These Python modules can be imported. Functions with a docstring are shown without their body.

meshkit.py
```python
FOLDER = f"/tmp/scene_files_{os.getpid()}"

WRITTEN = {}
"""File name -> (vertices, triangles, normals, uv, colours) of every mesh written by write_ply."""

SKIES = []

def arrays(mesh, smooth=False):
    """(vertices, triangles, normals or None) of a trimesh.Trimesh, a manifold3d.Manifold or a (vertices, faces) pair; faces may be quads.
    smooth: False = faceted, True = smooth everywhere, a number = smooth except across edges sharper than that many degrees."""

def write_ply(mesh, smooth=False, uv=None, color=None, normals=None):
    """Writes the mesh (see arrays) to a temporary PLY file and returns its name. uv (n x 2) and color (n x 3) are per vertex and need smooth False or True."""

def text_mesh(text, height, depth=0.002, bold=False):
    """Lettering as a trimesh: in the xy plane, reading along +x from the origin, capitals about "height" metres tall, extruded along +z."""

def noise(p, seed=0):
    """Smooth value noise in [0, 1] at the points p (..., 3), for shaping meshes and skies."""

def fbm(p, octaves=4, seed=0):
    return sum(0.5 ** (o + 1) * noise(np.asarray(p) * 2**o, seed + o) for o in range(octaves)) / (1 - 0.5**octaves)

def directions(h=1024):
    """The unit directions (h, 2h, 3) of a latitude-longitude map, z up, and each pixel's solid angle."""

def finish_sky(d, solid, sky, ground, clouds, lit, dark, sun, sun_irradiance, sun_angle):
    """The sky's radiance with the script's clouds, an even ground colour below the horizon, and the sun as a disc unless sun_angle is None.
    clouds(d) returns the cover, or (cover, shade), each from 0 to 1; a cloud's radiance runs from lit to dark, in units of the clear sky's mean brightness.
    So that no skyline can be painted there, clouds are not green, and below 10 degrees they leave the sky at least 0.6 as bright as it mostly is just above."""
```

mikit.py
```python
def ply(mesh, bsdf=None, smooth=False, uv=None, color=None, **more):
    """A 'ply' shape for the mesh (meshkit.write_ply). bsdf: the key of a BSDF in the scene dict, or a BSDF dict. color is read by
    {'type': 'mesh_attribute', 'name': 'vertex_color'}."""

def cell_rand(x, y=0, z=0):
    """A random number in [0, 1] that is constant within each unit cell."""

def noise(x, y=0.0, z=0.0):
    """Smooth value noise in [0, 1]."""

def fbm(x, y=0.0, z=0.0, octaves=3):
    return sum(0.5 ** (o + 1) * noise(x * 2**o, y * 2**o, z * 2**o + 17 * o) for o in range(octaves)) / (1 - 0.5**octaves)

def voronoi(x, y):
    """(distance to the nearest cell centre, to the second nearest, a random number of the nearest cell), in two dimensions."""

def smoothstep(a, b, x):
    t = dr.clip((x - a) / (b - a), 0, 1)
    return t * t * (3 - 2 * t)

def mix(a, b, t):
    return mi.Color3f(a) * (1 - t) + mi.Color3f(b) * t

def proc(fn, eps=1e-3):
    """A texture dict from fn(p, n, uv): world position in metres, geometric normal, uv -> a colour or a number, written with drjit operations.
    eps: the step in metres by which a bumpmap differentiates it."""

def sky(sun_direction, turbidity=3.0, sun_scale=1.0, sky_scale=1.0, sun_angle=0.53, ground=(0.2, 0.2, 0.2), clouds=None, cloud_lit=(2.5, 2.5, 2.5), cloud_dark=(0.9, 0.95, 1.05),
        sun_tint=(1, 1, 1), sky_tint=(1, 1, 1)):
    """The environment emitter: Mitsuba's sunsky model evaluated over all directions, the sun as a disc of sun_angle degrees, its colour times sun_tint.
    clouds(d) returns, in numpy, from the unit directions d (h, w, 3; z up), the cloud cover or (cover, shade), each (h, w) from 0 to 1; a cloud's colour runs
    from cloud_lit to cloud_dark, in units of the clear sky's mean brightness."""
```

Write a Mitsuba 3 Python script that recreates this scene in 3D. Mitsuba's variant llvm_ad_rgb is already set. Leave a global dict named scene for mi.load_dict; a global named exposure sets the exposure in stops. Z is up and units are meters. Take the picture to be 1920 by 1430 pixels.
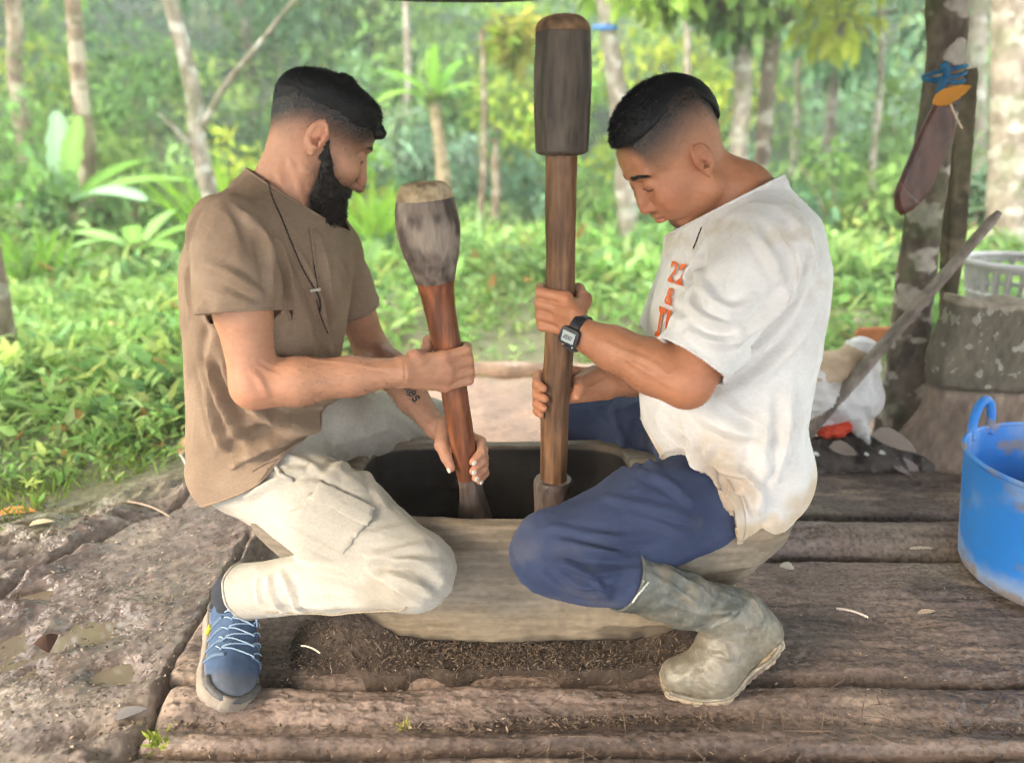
import math, random
import numpy as np
import trimesh
import drjit as dr
import mitsuba as mi
import mikit, meshkit
from mikit import proc, noise as tn, fbm as tf, smoothstep as tss, mix as tmix, voronoi as tvor
from scipy.interpolate import PchipInterpolator
from scipy.spatial import cKDTree

# ------------------------------------------------------------------ camera, sky, exposure
EYE, PITCH = np.array([0.0, 0.0, 1.0]), math.radians(18.0)
FWD = np.array([0, math.cos(PITCH), -math.sin(PITCH)])
UPV = np.array([0, math.sin(PITCH), math.cos(PITCH)])
FOCAL = 1400.0 / 1920.0                       # in picture widths
scene, labels = {}, {}
scene['camera'] = {'type': 'thinlens', 'fov': 2 * math.degrees(math.atan(0.5 / FOCAL)), 'fov_axis': 'x',
                   'aperture_radius': 0.008, 'focus_distance': 1.55, 'near_clip': 0.05, 'far_clip': 200.0,
                   'to_world': mi.ScalarTransform4f().look_at(origin=EYE.tolist(), target=(EYE + FWD).tolist(), up=[0, 0, 1])}
scene['sky_light'] = mikit.sky((-0.80, -0.58, 0.50), turbidity=4, sun_scale=0.27, sun_angle=24, clouds=lambda d: 1.0,
                               cloud_lit=(2.38, 2.5, 2.68), sun_tint=(0.92, 0.98, 1.10), ground=(0.12, 0.14, 0.08))
exposure = 4.88

# ------------------------------------------------------------------ helpers
def at(px, py, Y):
    """the point at depth Y (metres ahead of the camera foot) seen at a picture position, used to place things"""
    d = FWD + np.array([(px - 960) / 1400.0, 0, 0]) - UPV * ((py - 715) / 1400.0)
    return EYE + d * (Y / d[1])

def on(px, py, z=0.0):
    d = FWD + np.array([(px - 960) / 1400.0, 0, 0]) - UPV * ((py - 715) / 1400.0)
    return EYE + d * ((z - EYE[2]) / d[2])

rng = np.random.default_rng(7)
V = lambda *a: np.array(a, float)
unit = lambda v: np.asarray(v, float) / np.maximum(np.linalg.norm(v, axis=-1, keepdims=True), 1e-12)
fb = meshkit.fbm
nz = meshkit.noise

def sm(a, b, x):
    t = np.clip((np.asarray(x, float) - a) / (b - a), 0, 1)
    return t * t * (3 - 2 * t)

def free(key):
    if key not in scene and key not in labels and not any(k.startswith(key + '__') for k in scene):
        return key
    i = 1
    while True:
        k = f'{key}_{i:03d}'
        if k not in scene and k not in labels and not any(q.startswith(k + '__') for q in scene):
            return k
        i += 1

def put(name, mesh, bsdf, parent=None, smooth=40, color=None, **lab):
    """one entry of the scene, keyed parent__name"""
    key = free(f'{parent}__{name}' if parent else name)
    if color is not None and smooth not in (True, False):
        smooth = True
    scene[key] = mikit.ply(mesh, bsdf, smooth=smooth, color=color)
    if lab:
        labels[key] = lab
    return key

def thing(name, label, category, group=None):
    key = free(name)
    labels[key] = {'label': label, 'category': category}
    if group:
        labels[key]['group'] = group
    return key

def frame(d, ref=(0, 0, 1)):
    d = unit(d)
    ref = np.asarray(ref, float)
    if abs(d @ unit(ref)) > 0.97:
        ref = V(1, 0.3, 0.1)
    a = unit(np.cross(ref, d))
    return a, np.cross(d, a), d

def tube(path, rad, seg=12, cap=True, ell=None, rough=0.0, seed=0, fr=6.0):
    """a round bar along a path; rough: bumps in metres"""
    path = np.asarray(path, float)
    n = len(path)
    rad = np.broadcast_to(np.asarray(rad, float), (n,))
    tan = unit(np.gradient(path, axis=0))
    a = frame(tan[0])[0]
    vs = []
    th = np.arange(seg) / seg * 2 * np.pi
    for i in range(n):
        a = unit(a - tan[i] * (a @ tan[i]))
        b = np.cross(tan[i], a)
        r = rad[i] * np.ones(seg)
        ring = np.cos(th)[:, None] * a + np.sin(th)[:, None] * b * (ell or 1)
        if rough:
            q = path[i] * fr + ring * 1.7
            r = r + rough * (2 * fb(q, 3, seed) - 1)
        vs.append(path[i] + ring * r[:, None])
    v = np.vstack(vs)
    f = []
    i = np.arange(seg)
    for k in range(n - 1):
        o = k * seg
        f.append(np.stack([o + i, o + (i + 1) % seg, o + seg + (i + 1) % seg], 1))
        f.append(np.stack([o + i, o + seg + (i + 1) % seg, o + seg + i], 1))
    if cap:
        v = np.vstack([v, path[0], path[-1]])
        f.append(np.stack([i * 0 + n * seg, (i + 1) % seg, i], 1))
        o = (n - 1) * seg
        f.append(np.stack([i * 0 + n * seg + 1, o + i, o + (i + 1) % seg], 1))
    return trimesh.Trimesh(v, np.vstack(f), process=False)

def spline(pts, n):
    pts = np.asarray(pts, float)
    t = np.r_[0, np.cumsum(np.linalg.norm(np.diff(pts, axis=0), axis=1))]
    return PchipInterpolator(t, pts)(np.linspace(0, t[-1], n))

def join(ms):
    return trimesh.util.concatenate(ms)

def box(size, center=(0, 0, 0), R=None):
    m = trimesh.creation.box(size)
    if R is not None:
        m.vertices = m.vertices @ np.asarray(R).T
    m.vertices = m.vertices + np.asarray(center)
    return m

def grid_mesh(P):
    """(n, m, 3) points to a mesh"""
    n, m = P.shape[:2]
    i = (np.arange(n - 1)[:, None] * m + np.arange(m - 1)[None]).ravel()
    f = np.vstack([np.stack([i, i + m, i + m + 1], 1), np.stack([i, i + m + 1, i + 1], 1)])
    return trimesh.Trimesh(P.reshape(-1, 3), f, process=False)

# ------------------------------------------------------------------ implicit modelling (blended bodies, carved wood)
def smin(a, b, k):
    h = np.maximum(k - np.abs(a - b), 0) / k
    return np.minimum(a, b) - h * h * h * k / 6

def smax(a, b, k):
    return -smin(-a, -b, k)

def cone(p, a, b, ra, rb):
    a, b = np.asarray(a, float), np.asarray(b, float)
    ab = b - a
    t = np.clip(((p - a) @ ab) / (ab @ ab), 0, 1)
    return np.linalg.norm(p - a - t[:, None] * ab, axis=1) - (ra + (rb - ra) * t)

def ellip(p, c, r, R=None):
    q = p - np.asarray(c, float)
    if R is not None:
        q = q @ np.asarray(R)                # columns of R are the axes
    r = np.asarray(r, float)
    k0 = np.linalg.norm(q / r, axis=1)
    k1 = np.linalg.norm(q / (r * r), axis=1)
    return k0 * (k0 - 1) / np.maximum(k1, 1e-9)

class Blob:
    """smooth union of primitives with bounds, so that far ones are skipped"""
    def __init__(self):
        self.items = []
    def cone(self, a, b, ra, rb, k=0.02):
        a, b = np.asarray(a, float), np.asarray(b, float)
        r = max(ra, rb)
        self.items.append((lambda p: cone(p, a, b, ra, rb), np.minimum(a, b) - r, np.maximum(a, b) + r, k, 1)); return self
    def chain(self, pts, rs, k=0.02):
        for i in range(len(pts) - 1):
            self.cone(pts[i], pts[i + 1], rs[i], rs[i + 1], k)
        return self
    def ell(self, c, r, R=None, k=0.02, sign=1):
        c = np.asarray(c, float)
        m = max(r)
        self.items.append((lambda p: ellip(p, c, r, R), c - m, c + m, k, sign)); return self
    def fn(self, f, lo, hi, k=0.02, sign=1):
        self.items.append((f, np.asarray(lo, float), np.asarray(hi, float), k, sign)); return self
    def bounds(self):
        lo = np.min([i[1] for i in self.items if i[4] > 0], axis=0)
        hi = np.max([i[2] for i in self.items if i[4] > 0], axis=0)
        return lo, hi
    def eval(self, pts):
        """pts (blocks, n, 3)"""
        f = np.full(pts.shape[:2], 1.0)
        lo, hi = pts.min(1), pts.max(1)
        for fn, a, b, k, sign in self.items:
            m = k + 0.02
            s = np.all((lo <= b + m) & (hi >= a - m), axis=1)
            if not s.any():
                continue
            d = fn(pts[s].reshape(-1, 3)).reshape(-1, pts.shape[1])
            f[s] = smin(f[s], d, k) if sign > 0 else smax(f[s], -d, k)
        return f

def polygonise(blob, res, pad=0.02, extra=None):
    """surface nets over the blocks near the surface; returns a trimesh. extra(p, f) -> f changes the field last"""
    lo, hi = blob.bounds()
    lo, hi = lo - pad, hi + pad
    B = 8
    nb = np.ceil((hi - lo) / (res * B)).astype(int)
    ii = np.stack(np.meshgrid(*[np.arange(n) for n in nb], indexing='ij'), -1).reshape(-1, 3)
    cen = lo + (ii + 0.5) * res * B
    fc = np.concatenate([blob.eval(c[:, None, :]) for c in np.array_split(cen, max(1, len(cen) // 20000))])[:, 0]
    keep = np.abs(fc) < res * B * 1.35
    F = np.full(nb * B + 1, 1.0, np.float32)
    inside = fc < 0
    for (a, b, c) in ii[inside & ~keep]:
        F[a * B:a * B + B, b * B:b * B + B, c * B:c * B + B] = -1
    g = np.stack(np.meshgrid(*[np.arange(B)] * 3, indexing='ij'), -1).reshape(-1, 3)
    kb = ii[keep]
    for part in np.array_split(kb, max(1, len(kb) // 400)):
        idx = part[:, None, :] * B + g[None]
        pts = lo + idx * res
        f = blob.eval(pts)
        if extra is not None:
            f = extra(pts.reshape(-1, 3), f.ravel()).reshape(f.shape)
        F[idx[..., 0], idx[..., 1], idx[..., 2]] = f
    # surface nets
    S = F < 0
    n0 = np.array(S.shape) - 1
    cnt = np.zeros(n0, np.int8)
    for d in np.ndindex(2, 2, 2):
        cnt += S[d[0]:d[0] + n0[0], d[1]:d[1] + n0[1], d[2]:d[2] + n0[2]]
    cells = np.argwhere((cnt > 0) & (cnt < 8))
    vid = np.full(n0, -1, np.int32)
    vid[cells[:, 0], cells[:, 1], cells[:, 2]] = np.arange(len(cells))
    acc, num = np.zeros((len(cells), 3)), np.zeros(len(cells))
    corners = np.array(list(np.ndindex(2, 2, 2)))
    val = np.stack([F[tuple((cells + c).T)] for c in corners], 1)
    for a in range(8):
        for b in range(a + 1, 8):
            if np.abs(corners[a] - corners[b]).sum() != 1:
                continue
            va, vb = val[:, a], val[:, b]
            x = (va < 0) != (vb < 0)
            t = np.where(x, va / np.where(x, va - vb, 1), 0)[:, None]
            acc += np.where(x[:, None], corners[a] + t * (corners[b] - corners[a]), 0)
            num += x
    verts = lo + (cells + acc / num[:, None]) * res
    faces = []
    for ax in range(3):
        u, w = (ax + 1) % 3, (ax + 2) % 3
        sl0 = [slice(1, n0[0]), slice(1, n0[1]), slice(1, n0[2])]
        sl0[ax] = slice(0, n0[ax])
        sl1 = list(sl0)
        sl1[ax] = slice(1, n0[ax] + 1)
        s0, s1 = S[tuple(sl0)], S[tuple(sl1)]
        off = np.array([s.start for s in sl0])
        e = np.argwhere(s0 != s1)
        st = s0[tuple(e.T)]
        e = e + off
        eu, ew = np.zeros(3, int), np.zeros(3, int)
        eu[u] = 1; ew[w] = 1
        q = np.stack([vid[tuple((e - eu - ew).T)], vid[tuple((e - ew).T)], vid[tuple(e.T)], vid[tuple((e - eu).T)]], 1)
        q = np.where(st[:, None], q, q[:, ::-1])
        q = q[(q >= 0).all(1)]
        faces.append(q)
    q = np.vstack(faces)
    # the shorter diagonal
    d0 = np.linalg.norm(verts[q[:, 0]] - verts[q[:, 2]], axis=1)
    d1 = np.linalg.norm(verts[q[:, 1]] - verts[q[:, 3]], axis=1)
    k = (d0 <= d1)[:, None]
    tri = np.vstack([np.where(k, q[:, [0, 1, 2]], q[:, [0, 1, 3]]), np.where(k, q[:, [0, 2, 3]], q[:, [1, 2, 3]])])
    return trimesh.Trimesh(verts, tri, process=False)

def relax(m, n=4, lam=0.5, mu=-0.52):
    import scipy.sparse as sp
    f = m.faces
    i = np.r_[f[:, 0], f[:, 1], f[:, 2], f[:, 1], f[:, 2], f[:, 0]]
    j = np.r_[f[:, 1], f[:, 2], f[:, 0], f[:, 0], f[:, 1], f[:, 2]]
    A = sp.csr_matrix((np.ones(len(i)), (i, j)), shape=(len(m.vertices),) * 2)
    A.data[:] = 1
    W = sp.diags(1 / np.maximum(np.asarray(A.sum(1)).ravel(), 1)) @ A
    v = np.array(m.vertices)
    for _ in range(n):
        v = v + lam * (W @ v - v)
        v = v + mu * (W @ v - v)
    return trimesh.Trimesh(v, f, process=False)

def vnormals(m):
    v, f = np.asarray(m.vertices), np.asarray(m.faces)
    fn = np.cross(v[f[:, 1]] - v[f[:, 0]], v[f[:, 2]] - v[f[:, 0]])
    n = np.zeros_like(v)
    for k in range(3):
        np.add.at(n, f[:, k], fn)
    return unit(n)

def prune(m, keep_faces):
    f = m.faces[keep_faces]
    used = np.unique(f)
    mp = np.full(len(m.vertices), -1)
    mp[used] = np.arange(len(used))
    return trimesh.Trimesh(m.vertices[used], mp[f], process=False)

def largest(m):
    import scipy.sparse as sp
    from scipy.sparse.csgraph import connected_components
    f = m.faces
    A = sp.coo_matrix((np.ones(len(f) * 2), (np.r_[f[:, 0], f[:, 1]], np.r_[f[:, 1], f[:, 2]])), shape=(len(m.vertices),) * 2)
    n, lab = connected_components(A, directed=False)
    big = np.bincount(lab).argmax()
    return prune(m, lab[f[:, 0]] == big)

def shell(m, t):
    """gives a cut sheet of cloth a thickness: an inner copy and closed edges"""
    n = vnormals(m)
    v = np.vstack([m.vertices, m.vertices - n * t])
    f, k = m.faces, len(m.vertices)
    e = np.vstack([f[:, [0, 1]], f[:, [1, 2]], f[:, [2, 0]]])
    code = e[:, 0].astype(np.int64) * k + e[:, 1]
    rev = e[:, 1].astype(np.int64) * k + e[:, 0]
    b = e[~np.isin(code, rev)]
    side = np.vstack([np.stack([b[:, 1], b[:, 0], b[:, 0] + k], 1), np.stack([b[:, 1], b[:, 0] + k, b[:, 1] + k], 1)])
    return trimesh.Trimesh(v, np.vstack([f, f[:, ::-1] + k, side]), process=False)

def seen_point(verts, px, py):
    """the surface point under a picture position (nearest vertex to the line of sight, first hit)"""
    d = unit(FWD + np.array([(px - 960) / 1400.0, 0, 0]) - UPV * ((py - 715) / 1400.0))
    q = verts - EYE
    t = q @ d
    off = np.linalg.norm(q - t[:, None] * d, axis=1)
    c = off < max(0.004, off.min() * 1.3)
    i = np.flatnonzero(c)[t[c].argmin()]
    return verts[i]

def strokes(m, lines, normals=None, gain=1.0):
    """folds: each line is (picture points, width m, height m); raises (or sinks) the surface along the curve it marks on the mesh"""
    v = np.array(m.vertices)
    n = vnormals(m) if normals is None else normals
    h = np.zeros(len(v))
    for pts, w, amp in lines:
        P = np.array([seen_point(v, *q) for q in pts])
        if len(P) > 2:
            P = spline(P, max(8, 6 * len(P)))
        else:
            P = P[0] + (P[-1] - P[0]) * np.linspace(0, 1, 12)[:, None]
        lo, hi = P.min(0) - 3 * w, P.max(0) + 3 * w
        s = np.flatnonzero(np.all((v > lo) & (v < hi), axis=1))
        if not len(s):
            continue
        best, bt = np.full(len(s), 9.0), np.zeros(len(s))
        L = len(P) - 1
        for i in range(L):
            a, ab = P[i], P[i + 1] - P[i]
            t = np.clip(((v[s] - a) @ ab) / max(ab @ ab, 1e-12), 0, 1)
            d = np.linalg.norm(v[s] - a - t[:, None] * ab, axis=1)
            c = d < best
            best = np.where(c, d, best); bt = np.where(c, (i + t) / L, bt)
        env = np.clip(np.sin(np.pi * np.clip(bt * 0.9 + 0.05, 0, 1)), 0, 1) ** 0.6
        x = best / w
        # a ridge with a shallow trough on both sides
        h[s] += 1.6 * gain * amp * env * (np.exp(-np.abs(x) ** 1.5) - 0.35 * np.exp(-((x - 1.7) / 0.8) ** 2))
    return trimesh.Trimesh(v + n * h[:, None], m.faces, process=False)

# ------------------------------------------------------------------ materials
def vcol(): return {'type': 'mesh_attribute', 'name': 'vertex_color'}
def two(b): return {'type': 'twosided', 'bsdf': b}
def bump(b, fn, scale, eps=1e-3): return {'type': 'bumpmap', 'arbitrary': proc(fn, eps), 'scale': scale, 'bsdf': b}
def prin(color, rough=0.6, spec=0.4, **k):
    return {'type': 'principled', 'base_color': color if isinstance(color, dict) else {'type': 'rgb', 'value': list(color)}, 'roughness': rough, 'specular': spec, **k}

scene['leaf_mat'] = {'type': 'principledthin', 'base_color': vcol(), 'roughness': 0.33, 'diff_trans': 0.8, 'eta': 1.45}
scene['vertex_mat'] = two(prin(vcol(), 0.75, 0.25))

def weave(scale=0.0009):
    return lambda p, n, uv: 0.5 * dr.sin(p.x * 2600 + p.y * 900) * dr.sin(p.z * 2600 + p.y * 700) + tf(p.x * 120, p.y * 120, p.z * 120, 3)
def cloth_mat(name, fn, rough=0.85, sheen=0.3):
    scene[name] = two(bump(prin(proc(fn), rough, 0.2, sheen=sheen), weave(), 0.0011))


def dusty(c0, c1, c2, k=5.0, grime=0.0, low=0.0):
    def fn(p, n, uv):
        a = tf(p.x * k, p.y * k, p.z * k, 4)
        c = tmix(c0, c1, tss(.3, .7, a))
        c = c * (0.86 + 0.28 * tf(p.x * 260, p.y * 260, p.z * 260, 2))
        if grime:
            c = tmix(c, c2, grime * tss(.56, .74, tf(p.x * 9 + 3, p.y * 9, p.z * 9 + low, 4)))
        return c
    return fn

# ------------------------------------------------------------------ ground
G_X = np.unique(np.r_[np.linspace(-70, -6, 18), np.linspace(-6, -1.7, 36), np.linspace(-1.7, -0.55, 190), np.linspace(-0.55, 1.6, 130), np.linspace(1.6, 6, 36), np.linspace(6, 70, 18)])
G_Y = np.unique(np.r_[np.linspace(-30, -1, 12), np.linspace(-1, 0.95, 20), np.linspace(0.95, 2.6, 250), np.linspace(2.6, 4.2, 80), np.linspace(4.2, 12, 40), np.linspace(12, 90, 40)])
EDGE = PchipInterpolator([-3, -1.6, -1.2, -0.95, -0.6, -0.3, 0.2, 0.5, 0.9, 1.3, 3], [1.60, 1.72, 1.88, 2.25, 2.75, 3.12, 3.28, 3.2, 3.05, 2.9, 2.6])
PLANK_X0 = -0.69

def seg_dist(x, y, a, b):
    a, b = np.asarray(a[:2]), np.asarray(b[:2])
    ab = b - a
    t = np.clip(((x - a[0]) * ab[0] + (y - a[1]) * ab[1]) / (ab @ ab), 0, 1)
    return np.hypot(x - a[0] - t * ab[0], y - a[1] - t * ab[1])

BOARD_A, BOARD_B = on(398, 903), on(-60, 1150)
CLEFT_A, CLEFT_B = on(468, 1000), on(296, 1308)
PUDDLES = [(170, 1175, .085, .045), (215, 1262, .05, .028), (10, 1220, .09, .07), (75, 1108, .07, .03), (190, 955, .06, .03)]

def ground_height(x, y):
    p = np.stack([x, y, 0 * x], -1)
    far = sm(10, 34, y)
    h = (nz(p * 0.35, 3) - 0.5) * 0.10 * sm(2.5, 7, y) + (nz(p * 1.7, 4) - 0.5) * 0.05 * sm(2.2, 3.5, y) + far * 7.5 + sm(9, 16, np.abs(x)) * 1.2 * sm(4, 10, y)
    edge = EDGE(np.clip(x, -3, 3))
    mud = sm(0.25, -0.15, y - edge) * sm(PLANK_X0 + 0.06, PLANK_X0 - 0.03, x) * sm(-2.4, -1.9, x)
    ang = math.radians(33)
    u, w = x * math.cos(ang) + y * math.sin(ang), -x * math.sin(ang) + y * math.cos(ang)
    q = np.stack([u * 5, w * 13, 0 * x], -1)
    r = 1 - np.abs(2 * fb(q, 4, 11) - 1) * 1.5
    lump = fb(np.stack([u * 9, w * 22, 0 * x], -1), 4, 23)
    tram = sm(0.35, 0.65, nz(np.stack([x * 3.2, y * 3.2, 0 * x], -1), 31))       # trodden flat or churned
    churn = (0.75 * r + 0.7 * lump - 0.75) * (0.080 * (1 - tram) + 0.014) + (fb(np.stack([x * 45, y * 45, 0 * x], -1), 3, 5) - .5) * 0.007
    h = h + mud * churn
    for px, py, rx, ry in PUDDLES:
        c = on(px, py)
        d = np.hypot((x - c[0]) / (rx * 1.2), (y - c[1]) / (ry * 1.6))
        h = h - 0.020 * sm(1.25, 0.3, d + 0.9 * (fb(p * 22, 3, 8) - .5)) * mud
    # a half buried board: a step and a gap along its edge
    d1 = seg_dist(x, y, BOARD_A, BOARD_B)
    g = seg_dist(x, y, CLEFT_A, CLEFT_B)
    wob = 0.7 + 0.6 * nz(p * 14, 9)
    h = h - 0.032 * np.exp(-(d1 / (0.011 * wob)) ** 2) - 0.03 * np.exp(-(g / (0.0085 * wob)) ** 2) * sm(2.2, 1.6, y)
    side = (x - BOARD_A[0]) * (BOARD_B[1] - BOARD_A[1]) - (y - BOARD_A[1]) * (BOARD_B[0] - BOARD_A[0])
    h = h + 0.012 * (side > 0) * np.exp(-d1 / 0.12) * sm(0.0, 0.012, d1) * mud
    # below the planks of the floor
    slab = sm(PLANK_X0 + 0.01, PLANK_X0 + 0.05, x) * sm(2.16, 2.09, y)
    h = h * (1 - slab) - 0.075 * slab * sm(0.2, 0.6, y)
    dirt = sm(PLANK_X0, PLANK_X0 + 0.1, x) * sm(2.05, 2.15, y) * sm(0.1, -0.1, y - edge)
    h = h + dirt * (fb(np.stack([x * 9, y * 9, 0 * x], -1), 4, 41) - 0.5) * 0.05
    return h

gx, gy = np.meshgrid(G_X, G_Y, indexing='ij')
gz = ground_height(gx, gy)

def ground_color(p, n, uv):
    edge_x = [-3, -1.6, -1.2, -0.95, -0.6, -0.3, 0.2, 0.5, 0.9, 1.3, 3]
    e = mi.Float(1.6)
    for a, b, ya, yb in zip(edge_x[:-1], edge_x[1:], EDGE(edge_x[:-1]).tolist(), EDGE(edge_x[1:]).tolist()):
        t = dr.clip((p.x - a) / (b - a), 0, 1)
        e = dr.select(p.x > a, ya + (yb - ya) * t, e)
    g = tss(-0.35, 0.25, p.y - e + 0.7 * (tf(p.x * 5, p.y * 5, 2.0, 3) - 0.5))
    m = tf(p.x * 7, p.y * 7, 1.0, 4)
    fine = tf(p.x * 70, p.y * 70, p.z * 70, 3)
    mud = tmix((0.130, 0.098, 0.082), (0.235, 0.182, 0.152), m)
    mud = tmix(mud, (0.36, 0.285, 0.22), tss(0.55, 0.75, tf(p.x * 3 + 9, p.y * 8, 3.0, 3)) * 0.6)
    mud = mud * (0.70 + 0.5 * tss(.2, .8, fine))
    dirt = tmix((0.25, 0.165, 0.125), (0.38, 0.265, 0.20), tf(p.x * 6, p.y * 9, 5.0, 4)) * (0.75 + 0.5 * fine)
    d = tss(-0.72, -0.5, p.x) * tss(1.9, 2.1, p.y)
    soil = tmix((0.10, 0.115, 0.05), (0.17, 0.14, 0.08), tf(p.x * 4, p.y * 4, 7.0, 3)) * (0.6 + 0.8 * fine)
    deep = mi.Color3f(0.028, 0.055, 0.022)  # far slope painted dark so gaps in the forest look shaded
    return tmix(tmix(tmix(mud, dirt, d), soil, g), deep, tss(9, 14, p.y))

def ground_rough(p, n, uv):
    wet = tss(0.42, 0.62, tf(p.x * 4.0, p.y * 4.0, 4.0, 3))
    return 0.66 - 0.46 * wet * tss(-0.5, -0.8, p.x) * tss(2.6, 1.6, p.y)

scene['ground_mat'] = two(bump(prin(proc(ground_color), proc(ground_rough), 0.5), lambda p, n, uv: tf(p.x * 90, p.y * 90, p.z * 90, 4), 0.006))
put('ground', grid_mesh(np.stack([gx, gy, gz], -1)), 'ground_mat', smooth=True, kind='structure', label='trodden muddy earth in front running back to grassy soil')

PUDDLE_LABELS = ['muddy puddle in the middle of the churned mud at the left', 'long puddle of tan water just above the grey dead leaf', 'large puddle cut off by the left edge', 'shallow puddle along the half buried board', 'small puddle beside the grass near the orange leaf']
scene['puddle_mat'] = two(prin(proc(lambda p, n, uv: tmix((0.15, 0.115, 0.082), (0.21, 0.165, 0.12), tf(p.x * 12, p.y * 12, 1.0, 2))), 0.03, 0.5))
for i, (px, py, rx, ry) in enumerate(PUDDLES):
    c = on(px, py)
    th = np.linspace(0, 2 * np.pi, 40)[:-1]
    rr = 1.15 + 0.5 * (nz(np.stack([np.cos(th) * 2, np.sin(th) * 2, th * 0 + i], -1), 3) - 0.5)
    v = np.vstack([[c[0], c[1], 0], np.stack([c[0] + 1.5 * rx * rr * np.cos(th), c[1] + 2.3 * ry * rr * np.sin(th), 0 * th], 1)])
    v[:, 2] = -0.013
    f = np.stack([0 * np.arange(39), 1 + np.arange(39), 1 + (np.arange(39) + 1) % 39], 1)
    put('puddle', trimesh.Trimesh(v, f, process=False), 'puddle_mat', kind='structure', label=PUDDLE_LABELS[i])

# ------------------------------------------------------------------ plank floor
def plank_color(p, n, uv):
    s = tf(p.x * 2.2, p.y * 5, 1.0, 4)
    fine = .6 * tf(p.x * 130, p.y * 190, p.z * 90, 3) + .4 * tf(p.x * 24, p.y * 110, p.z * 60, 3)
    grain = tf(p.x * 3.0, p.y * 70, p.z * 40, 3)
    c = tmix((0.125, 0.088, 0.072), (0.255, 0.182, 0.143), tss(0.3, 0.7, s))
    c = tmix(c, (0.235, 0.20, 0.14), 0.5 * tss(0.45, 0.75, tf(p.x * 1.7 + 4, p.y * 3.1, 9.0, 3)))
    c = tmix(c, (0.085, 0.062, 0.052), 0.55 * tss(0.52, 0.76, tf(p.x * 4 + 1, p.y * 8, 3.0, 3)))
    c = tmix(c, (0.42, 0.31, 0.23), 0.6 * tss(0.60, 0.75, tf(p.x * 3 + 11, p.y * 9, 5.0, 4)))
    return c * (0.34 + 0.66 * tss(.22, .78, fine) + 0.2 * tss(.3, .7, grain))

scene['plank_mat'] = two(bump(prin(proc(plank_color), proc(lambda p, n, uv: .72 - .34 * tss(.42, .62, tf(p.x * 3.2, p.y * 6, 2.0, 4))), 0.45), lambda p, n, uv: tf(p.x * 60, p.y * 90, p.z * 60, 4) + 0.35 * tf(p.x * 8, p.y * 120, 1.0, 2), 0.009))

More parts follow.
